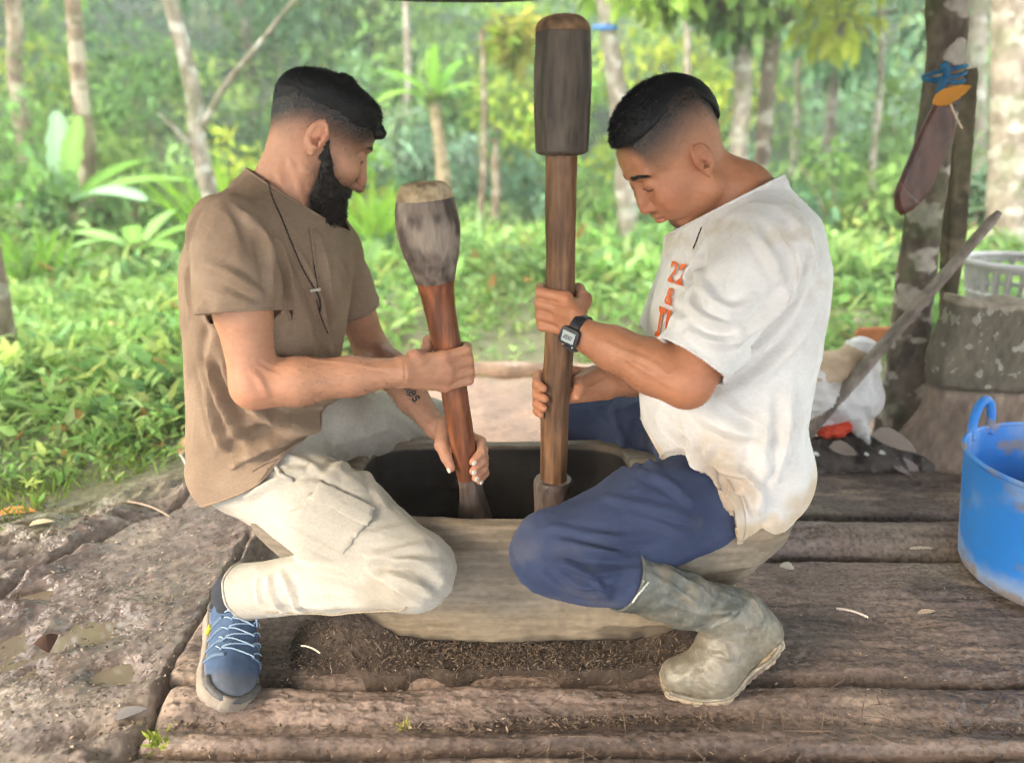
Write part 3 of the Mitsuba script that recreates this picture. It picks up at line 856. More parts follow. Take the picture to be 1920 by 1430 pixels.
# ------------------------------------------------------------------ husk litter under the trough and on the planks
def slivers(n, where, r, L=(.006, .03), W=(.0015, .004), cols=((.10, .07, .05), (.17, .12, .085), (.28, .20, .14), (.055, .04, .03)), tilt=.5, height=None):
    x, y = where(n)
    z = height(x, y)
    az = r.uniform(0, 2 * np.pi, n); el = r.normal(0, tilt * .5, n)
    D = np.stack([np.cos(az) * np.cos(el), np.sin(az) * np.cos(el), np.sin(el)], 1)
    C = np.array(cols)[r.integers(0, len(cols), n)] * r.uniform(.6, 1.35, (n, 1))
    return leaves(np.stack([x, y, z], 1), D, V(0, 0, 1) + rand_dirs(n, r) * .5, r.uniform(*L, n), r.uniform(*W, n), C, r.uniform(-.2, .3, n), .6, 'strap', 1)
r_ = np.random.default_rng(33)
def heap(x, y):
    h = .070 * np.exp(-((x + .33) / .10) ** 2 - ((y - 1.345) / .05) ** 2) + .004 * sm(.50, .36, np.abs(x - .02)) + .055 * np.exp(-((x - .335) / .075) ** 2 - ((y - 1.34) / .05) ** 2)
    edge = sm(.56, .40, np.abs(x - .0) + .12 * (nz(np.stack([x * 14, y * 14, 0 * x], -1), 4) - .5)) * sm(1.205, 1.24, y + .03 * (nz(np.stack([x * 18, y * 5, 0 * x], -1), 6) - .5))
    return h * edge - .035 * (1 - edge) - .006
hx, hy = np.meshgrid(np.linspace(-.62, .62, 200), np.linspace(1.19, 1.46, 54), indexing='ij')
hp = np.stack([hx, hy, heap(hx, hy) + .020 * (fb(np.stack([hx * 40, hy * 40, 0 * hx], -1), 4, 3) - .58)], -1)
scene['humus_mat'] = two(bump(prin(proc(lambda p, n, uv: tmix((.032, .023, .018), (.09, .065, .048), tf(p.x * 60, p.y * 60, p.z * 60, 4))), .9, .2), lambda p, n, uv: tf(p.x * 120, p.y * 120, p.z * 120, 3), .006))
put('husk_litter', grid_mesh(hp), 'humus_mat', smooth=True, kind='stuff', label='dark bed of rotting husk litter packed under the trough')
m_, c_ = merge([slivers(3200, lambda n: (r_.normal(-.02, .26, n), 1.235 + np.abs(r_.normal(0, .035, n))), r_, (.002, .010), (.001, .0035), ((.06, .04, .03), (.11, .08, .058), (.16, .115, .085)), .7, height=lambda x, y: 0 * x - .004 + .008 * r_.uniform(0, 1, len(x))),
                slivers(9000, lambda n: (r_.normal(0, .24, n), 1.325 + r_.normal(0, .045, n)), r_, (.003, .014), (.001, .0035), ((.08, .055, .04), (.13, .095, .065), (.20, .145, .10), (.045, .033, .026)), .9, height=lambda x, y: heap(x, y) + .004),
                slivers(700, lambda n: (r_.normal(0, .26, n), 1.32 + r_.normal(0, .05, n)), r_, (.012, .035), (.001, .002), ((.15, .10, .07), (.24, .17, .12), (.07, .05, .04)), .8, height=lambda x, y: heap(x, y) + .006)])
put('husk_chips', m_, 'vertex_mat', smooth=True, color=c_, kind='stuff', label='loose husk chips and fibres strewn under the front of the trough')
m_, c_ = merge([slivers(5200, lambda n: (r_.uniform(-.62, 1.6, n), 1.105 + .012 * np.sin(4 * r_.uniform(0, 1, n)) + r_.normal(0, .03, n)), r_, (.003, .014), (.0012, .0035), height=lambda x, y: 0 * x - .014),
                slivers(3200, lambda n: (r_.uniform(-.65, 1.3, n), r_.uniform(.98, 1.65, n)), r_, (.002, .010), (.001, .003), ((.14, .10, .075), (.28, .2, .14), (.06, .045, .035)), height=lambda x, y: 0 * x + .008),
                slivers(160, lambda n: (r_.normal(.55, .3, n), r_.normal(1.08, .06, n)), r_, (.03, .10), (.0012, .002), ((.12, .08, .06), (.2, .14, .1)), .15, height=lambda x, y: 0 * x + .010)])
put('wood_crumbs', m_, 'vertex_mat', smooth=True, color=c_, kind='stuff', label='crumbs and fibres scattered over the planks in the foreground')
r_ = np.random.default_rng(34)
m_, c_ = merge([slivers(5200, lambda n: (r_.uniform(-1.7, -.62, n), r_.uniform(1.0, 2.1, n)), r_, (.002, .011), (.0015, .006), ((.20, .15, .12), (.33, .25, .19), (.10, .075, .06)), height=lambda x, y: ground_height(x, y) + .002)])
put('mud_crumbs', m_, 'vertex_mat', smooth=True, color=c_, kind='stuff', label='crumbs of mud and bark scattered over the trodden mud')

# ------------------------------------------------------------------ single leaves, chips and sticks
def litter_leaf(name, label, category, c, az, L, W, col, curl=.3, fold=.5, tilt=.15, shape='ovate', z=None):
    z0 = float(ground_height(np.array([c[0]]), np.array([c[1]]))[0]) if z is None else z
    d = V(math.cos(az), math.sin(az), tilt)
    m, cc = merge([leaves([V(c[0], c[1], z0 + .006)], [d], [[0, 0, 1]], L, W, [col], curl, fold, shape, 2)])
    m = shell(m, .0012)
    put(name, m, 'vertex_mat', smooth=True, color=np.vstack([cc, cc]), label=label, category=category)
litter_leaf('fallen_leaf', 'dark brown curled leaf standing in the mud at the left', 'leaf', on(92, 1225, 0), -.9, .085, .04, (.085, .045, .03), -.5, 1.2, .5)
litter_leaf('fallen_leaf', 'grey dead leaf lying in the mud below the puddles', 'leaf', on(215, 1345, 0), .4, .055, .03, (.20, .18, .17), .1, .4)
litter_leaf('fallen_leaf', 'bright orange dead leaf at the left edge beside the mud', 'leaf', on(-8, 968, 0), .1, .11, .05, (.52, .22, .06), .1, .3)
litter_leaf('fallen_leaf', 'tan dead leaf standing by the mud behind the bearded man', 'leaf', on(340, 855, 0), 1.5, .07, .035, (.50, .31, .17), .1, .4, 1.0)
litter_leaf('fallen_leaf', 'pale dry leaf on the ground between grass and mud', 'leaf', on(60, 1010, 0), .3, .06, .03, (.45, .36, .22), .1, .4)
litter_leaf('wood_chip', 'pale three-cornered wood chip lying on the plank behind the rubber boot', 'wood chip', on(1462, 1064, .01), -.8, .035, .036, (.52, .45, .36), 0, .3, .1, 'ovate', .012)
litter_leaf('wood_chip', 'small tan wood chip on the broad plank in front of the blue tub', 'wood chip', on(1720, 1155, .01), .1, .04, .016, (.46, .34, .24), 0, .4, .1, 'lance', .012)
litter_leaf('wood_chip', 'pale long wood chip lying at the foot of the rounded log', 'wood chip', on(1705, 1033, .01), -.05, .06, .012, (.5, .42, .32), 0, .4, .05, 'strap', .012)
def stick(label, a, b, r, col, bow=.01, name='stick'):
    m = tube(spline([a, (a + b) / 2 + V(0, .3 * bow, bow), b], 12), r, 6, rough=r * .3)
    put(name, m, 'vertex_mat', smooth=True, color=np.tile(col, (len(m.vertices), 1)), label=label, category='stick')
stick('thin pale twig lying on the broad plank right of the rubber boot', on(1568, 1140, .014), on(1628, 1157, .014), .0026, (.62, .52, .42), .004)
stick('thin grey stick lying across the edge of the half buried board', on(338, 852, .03), on(372, 942, .02), .004, (.42, .37, .33), .02)
stick('brown twig lying on the mud left of the half buried board', on(240, 940, .02), on(318, 968, .015), .0028, (.38, .29, .22), .008)
stick('pale twig among the litter below the trough at the left', on(565, 1210, .02), on(600, 1224, .02), .002, (.6, .5, .4), .004)
# green sprigs
def sprig(label, c, n, L, col, seed):
    r = np.random.default_rng(seed)
    c = np.asarray(c)
    az = r.uniform(0, 6.28, n); el = r.uniform(.1, 1.2, n)
    D = np.stack([np.cos(az) * np.cos(el), np.sin(az) * np.cos(el), np.sin(el)], 1)
    P = c + r.normal(0, L * .5, (n, 3)) * V(1, 1, .1)
    m, cc = merge([leaves(P, D, rand_dirs(n, r), L * r.uniform(.6, 1.3, n), L * .35, np.array(col) * r.uniform(.7, 1.3, (n, 1)), .3, .3, 'ovate', 1)])
    put('sprig', m, 'leaf_mat', smooth=True, color=cc, label=label, category='sprig')
sprig('yellow green sprig in the mud at the bottom left corner', on(292, 1392, .005), 26, .02, (.30, .36, .06), 1)
sprig('small yellow green sprig in the crumbs on the front plank', on(755, 1362, .003), 16, .011, (.34, .34, .05), 2)

# ------------------------------------------------------------------ posts and tools on the right
bark_mat('post_bark', (.075, .058, .044), (.155, .122, .092), (.36, .32, .27), 2.2, .4, .01)
t = thing('post', 'crooked bark-covered post of the shelter with a blue cord round it', 'post')
pp = [at(1680, 850, 2.34), at(1700, 700, 2.36), at(1712, 560, 2.37), at(1740, 350, 2.38), at(1768, 150, 2.39), at(1776, 0, 2.40), at(1776, -250, 2.42)]
pp[0][2] = -.08
pr = np.interp(np.linspace(0, 1, 60), [0, .12, .3, .6, 1], [.082, .074, .058, .052, .056])
put('shaft', tube(spline(pp, 60), pr, 20, rough=.007, seed=4, fr=9), 'post_bark', t, smooth=True)
scene['blue_cord_mat'] = two(bump(prin(proc(lambda p, n, uv: tmix((.01, .05, .16), (.02, .16, .28), tf(p.x * 60, p.y * 60, p.z * 30, 2))), .6, .3), lambda p, n, uv: tf(p.x * 200, p.y * 200, p.z * 200, 2), .003))
cc = at(1770, 142, 2.39)
th = np.linspace(0, 2 * np.pi, 30)
cords = [tube(np.stack([cc[0] + .054 * np.cos(th), cc[1] + .054 * np.sin(th), cc[2] + dz + .012 * np.sin(th + k)], 1), .006, 7, cap=False) for k, dz in enumerate((-.01, 0, .012))]
cords += [tube(spline([at(1768, 118, 2.325), at(1775, 140, 2.32), at(1765, 160, 2.32), at(1762, 185, 2.32)], 14), .011, 8, rough=.003)]
put('cord', join(cords), 'blue_cord_mat', t, smooth=True)
t = thing('post', 'dark squared post with a sawn flat top behind the machete sheath', 'post')
sp = [at(1786, 640, 2.43), at(1789, 500, 2.43), at(1799, 300, 2.43), at(1804, 128, 2.43)]
sq = Blob()
def sqf(p):
    P = np.array(sp); z = np.clip(p[:, 2], -.05, P[-1, 2])
    cx = np.interp(z, P[:, 2], P[:, 0]); w = np.interp(z, P[:, 2], [.028, .029, .034, .040])
    d = smax(np.abs(p[:, 0] - cx) - w, np.abs(p[:, 1] - 2.445) - w, .012) + .004 * (fb(p * V(40, 40, 6), 3, 4) - .5)
    return smax(d, p[:, 2] - P[-1, 2] + .006 * np.cos(p[:, 0] * 60), .008)
sq.fn(sqf, (sp[0][0] - .12, 2.36, -.05), (sp[-1][0] + .08, 2.53, sp[-1][2] + .01))
bark_mat('sawn_mat', (.055, .045, .028), (.115, .092, .055), (.14, .11, .07), 1.5, .3, .005)
put('shaft', polygonise(sq, .008), 'sawn_mat', t, smooth=35)

scene['sheath_mat'] = two(bump(prin(proc(wood_fn((.045, .014, .009), (.10, .034, .021), (.15, .058, .04), (50, 50, 12), .35)), .45, .45), lambda p, n, uv: tf(p.x * 90, p.y * 90, p.z * 90, 3), .002))
def flat_piece(px, Y0, Y1, thick, res=.0045, round_=.006):
    """a solid cut to an outline, lying in a plane that runs from depth Y0 (left) to Y1 (right)"""
    from shapely.geometry import Polygon
    q = np.array([at(a, b, np.interp(a, [min(p[0] for p in px), max(p[0] for p in px)], [Y0, Y1])) for a, b in px])
    c = q.mean(0)
    u_, s_, vt = np.linalg.svd(q - c)
    n = vt[2] * np.sign(vt[2] @ V(0, -1, 0)); a = vt[0]; b = np.cross(n, a)
    poly = Polygon(np.c_[(q - c) @ a, (q - c) @ b]).buffer(round_).buffer(-round_)
    m = trimesh.creation.extrude_polygon(poly, thick, engine='earcut')
    m.vertices -= V(0, 0, thick / 2)
    m = m.subdivide_to_size(.012)
    v = m.vertices
    from shapely import points, distance as sdist
    e = sdist(poly.exterior, points(v[:, :2]))
    v[:, 2] *= np.clip(.35 + e / .012, 0, 1)
    return trimesh.Trimesh(v @ np.stack([a, b, n]) + c, m.faces, process=False)
t = thing('machete_sheath', 'dark red-brown machete sheath hanging slantwise from the posts', 'sheath')
put('case', flat_piece([(1752, 192), (1792, 196), (1791, 240), (1772, 292), (1741, 362), (1712, 392), (1690, 404), (1679, 392), (1676, 366), (1698, 312), (1728, 240)], 2.27, 2.30, .022), 'sheath_mat', t, smooth=40)
put('tip', flat_piece([(1701, 356), (1722, 380), (1692, 403), (1683, 395), (1677, 366), (1686, 340)], 2.255, 2.265, .026), 'sheath_mat', t, smooth=40)
m_, c_ = merge([leaves([at(1748, 194, 2.26)], [at(1810, 166, 2.24) - at(1748, 194, 2.26)], [V(.2, -1, .45)], .105, .046, [(.50, .21, .03)], .05, .3, 'ovate', 2)])
put('dry_leaf', shell(m_, .0015), 'vertex_mat', smooth=True, color=np.vstack([c_, c_]), label='orange dry leaf stuck above the machete sheath', category='leaf')
stick('thin pale strip dangling below the orange dry leaf', at(1781, 192, 2.245), at(1804, 241, 2.255), .003, (.55, .42, .30), -.004, 'dangling_strip')

scene['pole_mat'] = two(bump(prin(proc(wood_fn((.13, .105, .085), (.235, .19, .155), (.30, .25, .21), (30, 30, 20), .5)), .7, .3), lambda p, n, uv: tf(p.x * 60, p.y * 60, p.z * 20, 4), .004))
a_, b_ = on(1470, 862, .01), at(1874, 397, 2.16)
pth = spline([a_, a_ * .5 + b_ * .5 + V(.004, 0, .006), b_], 40)
put('leaning_pole', tube(pth, np.interp(np.linspace(0, 1, 40), [0, .5, .93, .98, 1], [.031, .027, .022, .021, .012]), 14, rough=.002, ell=.62, seed=8), 'pole_mat', smooth=True, label='grey wooden pole leaning from behind the man in white against the upright old log', category='pole')

# hollow upright log
def log_field():
    b = Blob()
    cx, cy, R0_ = 1.605, 3.29, 1.20
    def f(p):
        x, y, z = p[:, 0] - cx, p[:, 1] - cy, p[:, 2]
        R = R0_ + .020 * sm(.27, .30, z) + .03 * (fb(np.stack([x * 5, y * 3, z * 3], -1), 3, 6) - .5)
        d = np.hypot(x, y) - R + .014 * (fb(np.stack([x * 22, y * 8, z * 3], -1), 3, 2) - .5) + .012 * np.exp(-((z - .283) / .008) ** 2)
        half = .325 + .075 * sm(.27, .0, z) * (x < 0) + .012 * np.sin(z * 21)
        knob = np.linalg.norm((p - V(1.345, 2.17, .41)) / V(1, .8, 1.3), axis=1) - .034
        d = smin(smax(d, np.abs(x) - half, .03), knob, .03)
        top = .558 - .045 * (x + .3) + .007 * np.sin(x * 35)
        return smax(smax(d, z - top, .012), p[:, 1] - 2.215, .02)
    b.fn(f, (cx - .45, 2.02, -.05), (cx + .40, 2.23, .60))
    return b
def oldlog(p, n, uv):
    up = tss(.265, .29, p.z)
    c = tmix((.20, .145, .11), (.34, .25, .19), tf(p.x * 18, p.y * 18, p.z * 4, 4))
    d = tmix((.085, .072, .052), (.165, .138, .10), tf(p.x * 12, p.y * 12, p.z * 5, 4))
    c = tmix(c, d, up)
    lich = tss(.60, .66, tf(p.x * 38 + 2, p.y * 38, p.z * 26, 4)) * up
    c = tmix(c, (.36, .34, .27), .6 * lich)
    c = tmix(c, (.30, .25, .19), tss(.535, .55, p.z + .045 * (p.x - 1.3)))
    return c * (.65 + .7 * tf(p.x * 90, p.y * 90, p.z * 30, 3))
scene['old_log_mat'] = two(bump(prin(proc(oldlog), .85, .2), lambda p, n, uv: tf(p.x * 50, p.y * 50, p.z * 12, 4), .008))
put('hewn_log', polygonise(log_field(), .009), 'old_log_mat', smooth=45, label='upright old hewn log with pale lichen spots standing behind the blue tub', category='log')

# ------------------------------------------------------------------ blue tub
def tub_color(p, n, uv):
    c = tmix((.015, .15, .50), (.025, .20, .58), tf(p.x * 7, p.y * 7, p.z * 7, 3))
    dust = tss(.42, .74, tf(p.x * 9 + 1, p.y * 9, p.z * 7, 5) + .34 * tss(.14, .0, p.z))
    c = tmix(c, (.36, .40, .42), dust * .55)
    mud = tss(.60, .82, tf(p.x * 14 + 7, p.y * 14, p.z * 16, 5) + .30 * tss(.07, .0, p.z))
    return tmix(c, (.22, .17, .13), mud * .85)
scene['tub_mat'] = two(bump(prin(proc(tub_color), .42, .45), lambda p, n, uv: .5 * dr.sin(p.z * 900) * tss(.22, .30, p.z + .05 * tf(p.x * 9, p.y * 9, 1.0, 2)) + tf(p.x * 70, p.y * 70, p.z * 70, 2) * .6, .0012))
TC = V(1.315, 1.545, .008)
t = thing('tub', 'bright blue flexible plastic tub standing on the planks at the right edge', 'tub')
def lathe(prof, seg=96):
    th = np.arange(seg + 1) / seg * 2 * np.pi
    P = np.array(prof)
    G = np.stack([P[None, :, 0] * np.cos(th)[:, None], P[None, :, 0] * np.sin(th)[:, None], np.tile(P[:, 1], (seg + 1, 1))], -1)
    return grid_mesh(G)
zz = np.linspace(.012, .292, 30)
outer = [(.0, .0), (.205, .0), (.218, .004), (.2235, .012)] + [(.2235 + (.258 - .2235) * (z / .292) ** .9, z) for z in zz[1:]]
inner = [(.2525, .292)] + [(.2195 + (.2525 - .2195) * (z / .292) ** .9, z) for z in zz[::-1][1:]] + [(.2, .014), (.0, .014)]
m = lathe(outer + [(.2565, .2965)] + inner)
sq_ = lambda m: trimesh.Trimesh(m.vertices * V(1.0, .97, 1) + TC, m.faces, process=False)
put('shell', sq_(m), 'tub_mat', t, smooth=40)
th = np.linspace(0, 2 * np.pi, 90)
put('rim', sq_(tube(np.stack([.2575 * np.cos(th), .2575 * np.sin(th), .294 + 0 * th], 1), .0062, 10, cap=False)), 'tub_mat', t, smooth=True)
for a0 in (math.radians(121), math.radians(-59)):
    da = .16
    e = lambda a, z, r=.2585: V(r * math.cos(a), r * math.sin(a), z)
    pts = [e(a0 - da, .275, .256), e(a0 - da, .31), e(a0 - da * .72, .352), e(a0, .372), e(a0 + da * .72, .352), e(a0 + da, .31), e(a0 + da, .275, .256)]
    put('handle', sq_(tube(spline(pts, 40), .0112, 12)), 'tub_mat', t, smooth=True)

# ------------------------------------------------------------------ sack, red bundle, dark heap, orange board
scene['sack_mat'] = two(bump(prin(proc(dusty((.58, .56, .54), (.70, .68, .66), (.45, .38, .30), 8, .5)), .55, .4), lambda p, n, uv: tf(p.x * 120, p.y * 120, p.z * 120, 3), .003))
scene['tan_mat'] = two(bump(prin(proc(dusty((.40, .29, .19), (.55, .42, .29), (.25, .18, .12), 12, .5)), .85, .2), lambda p, n, uv: tf(p.x * 90, p.y * 90, p.z * 90, 3), .006))
scene['red_mat'] = two(bump(prin(proc(dusty((.62, .04, .015), (.80, .09, .03), (.4, .1, .05), 14, .5)), .45, .4), lambda p, n, uv: tf(p.x * 90, p.y * 90, p.z * 90, 3), .006))
scene['heap_mat'] = two(bump(prin(proc(dusty((.035, .027, .024), (.09, .068, .058), (.20, .16, .14), 14, .8)), .55, .4), lambda p, n, uv: tf(p.x * 60, p.y * 60, p.z * 60, 4), .012))
scene['orange_mat'] = two(prin(proc(dusty((.50, .19, .075), (.62, .27, .12), (.4, .2, .1), 10, .4)), .7, .3))
def crumple(m, amp, f, seed):
    v = np.asarray(m.vertices)
    h = (1 - np.abs(2 * fb(v * f, 3, seed) - 1) * 2 - .4) * amp
    return trimesh.Trimesh(v + vnormals(m) * h[:, None], m.faces, process=False)
t = thing('sack', 'white woven plastic sack slumped behind the man in white', 'sack')
b = Blob()
b.ell(at(1560, 745, 2.30), (.155, .11, .115)).ell(at(1608, 690, 2.31), (.06, .07, .105), None, .04).ell(at(1520, 730, 2.28), (.10, .09, .085), None, .04)
b.cone(at(1612, 652, 2.31), at(1600, 740, 2.28), .022, .05, .03).cone(at(1612, 790, 2.24), at(1628, 838, 2.20), .022, .007, .02).cone(at(1596, 780, 2.24), at(1618, 812, 2.19), .03, .012, .02)
put('bag', crumple(relax(polygonise(b, .007), 2), .016, 14, 5), 'sack_mat', t, smooth=True)
b = Blob(); b.ell(at(1560, 690, 2.27), (.088, .06, .050)).ell(at(1600, 668, 2.29), (.04, .05, .035)).ell(at(1530, 706, 2.26), (.05, .05, .03))
put('contents', crumple(polygonise(b, .007), .012, 16, 6), 'tan_mat', t, smooth=True)
b = Blob(); b.ell(at(1566, 806, 2.22), (.035, .04, .018)).ell(at(1583, 798, 2.22), (.02, .03, .017)).ell(at(1545, 812, 2.22), (.018, .03, .015))
put('red_bundle', crumple(polygonise(b, .005), .008, 35, 7), 'red_mat', smooth=True, label='small crumpled red bag lying under the white sack', category='bag')
b = Blob()
for px, py, Y, r in ((1520, 868, 2.16, (.10, .07, .05)), (1590, 862, 2.17, (.09, .08, .055)), (1650, 872, 2.17, (.09, .07, .042)), (1705, 890, 2.16, (.055, .05, .022)), (1600, 835, 2.24, (.08, .06, .035)), (1500, 850, 2.22, (.1, .08, .06))):
    c = at(px, py, Y); c[2] = max(c[2], .03); b.ell(c, r, None, .03)
t = thing('rubbish_heap', 'dark heap of old leaves and torn black plastic at the foot of the posts', 'heap')
put('heap', crumple(polygonise(b, .007), .03, 13, 9), 'heap_mat', t, smooth=30)
r_ = np.random.default_rng(51)
for k, (px, py, col, L, W) in enumerate([(1655, 815, (.30, .24, .20), .15, .07), (1575, 838, (.26, .20, .17), .09, .05), (1590, 880, (.22, .17, .15), .12, .06), (1690, 870, (.24, .19, .18), .12, .06), (1545, 850, (.8, .8, .78), .02, .014), (1668, 848, (.8, .8, .78), .022, .014), (1640, 850, (.75, .75, .72), .018, .012), (1520, 890, (.20, .16, .13), .10, .04)]):
    m_, c_ = merge([leaves([at(px - 20, py, 2.10)], [V(.9, -.1, -.25 + .1 * (k % 3))], [V(.1, -.6, .8)], L, W, [col], .1, .5, 'ovate', 2)])
    put('leaf_scrap', shell(m_, .0015), 'vertex_mat', t, smooth=True, color=np.vstack([c_, c_]))
put('orange_board', flat_piece([(1603, 625), (1612, 614), (1672, 612), (1740, 616), (1742, 650), (1690, 655), (1640, 652), (1610, 648)], 2.75, 2.80, .02), 'orange_mat', smooth=40, label='orange board lying in the grass behind the white sack', category='board')

# ------------------------------------------------------------------ grey basket
scene['basket_mat'] = two(prin(proc(dusty((.33, .32, .30), (.43, .42, .40), (.25, .22, .2), 9, .5)), .5, .4))
t = thing('basket', 'round grey plastic basket with a slotted wall behind the upright old log', 'basket')
bc = at(1925, 492, 2.95)
R0 = .215
ring = lambda r, z, w: tube(np.stack([bc[0] + r * np.cos(th), bc[1] + r * np.sin(th), bc[2] + z + 0 * th], 1), w, 8, cap=False)
put('rim', join([ring(R0, 0, .014), ring(R0 - .012, -.02, .007)]), 'basket_mat', t, smooth=True)
put('hoop', ring(R0 - .03, -.12, .009), 'basket_mat', t, smooth=True)
for k in range(26):
    a = k / 26 * 2 * np.pi
    e = lambda r, z: bc + V(r * math.cos(a), r * math.sin(a), z)
    put('slat', tube(spline([e(R0 - .008, -.01), e(R0 - .03, -.12), e(R0 - .055, -.24)], 6), .011, 6, ell=.5), 'basket_mat', t, smooth=True)
put('base', lathe([(0, -.245), (R0 - .05, -.245), (R0 - .05, -.232), (0, -.232)], 40).apply_translation(bc), 'basket_mat', t)
b = Blob(); b.ell(bc + V(.02, -.12, -.045), (.085, .06, .05)).ell(bc + V(.06, -.09, -.06), (.08, .06, .05))
scene['navy_mat'] = two(prin(proc(dusty((.012, .018, .05), (.025, .032, .08), (.03, .03, .05), 9, .3)), .85, .2))
put('navy_cloth', crumple(polygonise(b, .008), .015, 18, 3), 'navy_mat', smooth=True, label='dark navy cloth bundled in the grey basket', category='cloth')
t = thing('crate_stand', 'weathered stool that carries the grey basket', 'stool')
for dx in (-.12, .12):
    for dy in (-.1, .1):
        p_ = bc + V(dx, dy, -.26)
        put('leg', tube([p_, V(p_[0] * 1.0, p_[1], -.05)], .02, 8), 'pole_mat', t, smooth=True)
put('seat', box((.34, .3, .03), bc + V(0, 0, -.265)), 'pole_mat', t)

# ------------------------------------------------------------------ unseen black tarp roof, spread wide to shade the men
scene['tarp_mat'] = two(prin((.012, .012, .013), .5, .4))
tx_, ty_ = np.meshgrid(np.linspace(-2.2, 3.4, 100), np.linspace(-3.0, 3.2, 140), indexing='ij')
tz = 2.0 + .05 * (fb(np.stack([tx_ * 2, ty_ * 2, 0 * tx_], -1), 3, 3) - .5) - .05 * np.cos(tx_ * 2.6)
put('shade_tarp', shell(grid_mesh(np.stack([tx_, ty_, tz], -1)), .004), 'tarp_mat', smooth=True, label='unseen black plastic tarp roof over the two men, widened to shade them', category='tarp')

hc = at(868, 5, 2.1)
hx_ = np.linspace(-1.75, 1.42, 60)
hose = np.stack([hx_, 2.1 + .12 * sm(.6, 1.42, hx_), hc[2] + .032 + .150 * (hx_ - hc[0]) ** 2], 1)
put('hanging_hose', tube(hose, .032, 14, rough=.002, seed=3), 'tarp_mat', smooth=True, label='thick black hose sagging across the top edge of the picture', category='hose')

# ------------------------------------------------------------------ clothing colours and parts that both men use
cloth_mat('brown_cloth', dusty((.20, .138, .093), (.262, .187, .13), (.29, .22, .16), 6, .6))
cloth_mat('beige_cloth', dusty((.34, .312, .262), (.415, .385, .33), (.28, .235, .175), 6, .5))
cloth_mat('beige_thread', dusty((.28, .24, .18), (.33, .28, .21), (.4, .3, .2), 6))
cloth_mat('blue_cloth', dusty((.027, .038, .082), (.044, .057, .108), (.10, .095, .10), 7, .4))
STAIN = [float(q) for q in at(1340, 935, 1.29)]
def white_shirt(p, n, uv):
    c = tmix((.56, .54, .515), (.65, .635, .61), tss(.3, .7, tf(p.x * 6, p.y * 6, p.z * 6, 4)))
    c = tmix(c, (.46, .36, .235), .85 * tss(.46, .66, tf(p.x * 8 + 3, p.y * 8, p.z * 8, 4) + .12 * tss(.42, .30, p.z)) * tss(.52, .36, p.z))
    c = tmix(c, (.45, .385, .28), .6 * tss(.50, .70, tf(p.x * 14 + 3, p.y * 14, p.z * 14, 4)) * tss(.70, .80, p.z))
    d = dr.sqrt(dr.square(p.x - STAIN[0]) + dr.square(.5 * (p.y - STAIN[1])) + dr.square(.6 * (p.z - STAIN[2])))
    c = tmix(c, (.34, .235, .13), .75 * tss(.10, .02, d + .09 * (tf(p.x * 16, p.y * 16, p.z * 16, 4) - .5)))
    return c * (0.93 + 0.14 * tf(p.x * 200, p.y * 200, p.z * 200, 2))
cloth_mat('white_cloth', white_shirt, .85, .2)
scene['cord_mat'] = two(prin((.018, .014, .012), .6, .3))
scene['bead_mat'] = two(prin((.45, .42, .36), .35, .5))
scene['nail_mat'] = two(prin((.66, .56, .46), .3, .5))
scene['ink_mat'] = two(prin((.035, .04, .045), .5, .3))
scene['print_mat'] = two(prin((.72, .14, .035), .7, .2))
scene['faint_print_mat'] = two(prin((.60, .33, .26), .8, .2))

def scene_mesh(key):
    return np.asarray(meshkit.WRITTEN[scene[key]['filename']][0], float)

def hair(m, t, C, M, r, n, comb, L, name='hair', amp=.003, color=(.008, .008, .009), up=.55, grow=None):
    """a soft mass with short strands standing out of it, combed along comb (head frame)"""
    nv = vnormals(m)
    v = np.asarray(m.vertices) + nv * ((fb(np.asarray(m.vertices) * 170, 3, 4) - .45) * amp)[:, None]
    i = r.integers(0, len(v), n)
    cd = M @ unit(comb)
    D = nv[i] * (up + .3 * r.uniform(-1, 1, (n, 1))) + cd + r.normal(0, .28, (n, 3))
    ll = L * r.uniform(.5, 1.15, n)
    if grow is not None:
        ll = ll * grow(v[i])
    col = np.asarray(color) * r.uniform(.4, 1.5, (n, 1))
    st = leaves(v[i] - nv[i] * .003, D, rand_dirs(n, r), ll, np.full(n, .0017), col, r.uniform(0, .35, n), 0, 'strap', 1)
    mm, cc = merge([(v, np.asarray(m.faces), np.tile(np.asarray(color) * .8, (len(v), 1))), st])
    put(name, mm, 'hair_mat', t, smooth=True, color=cc)

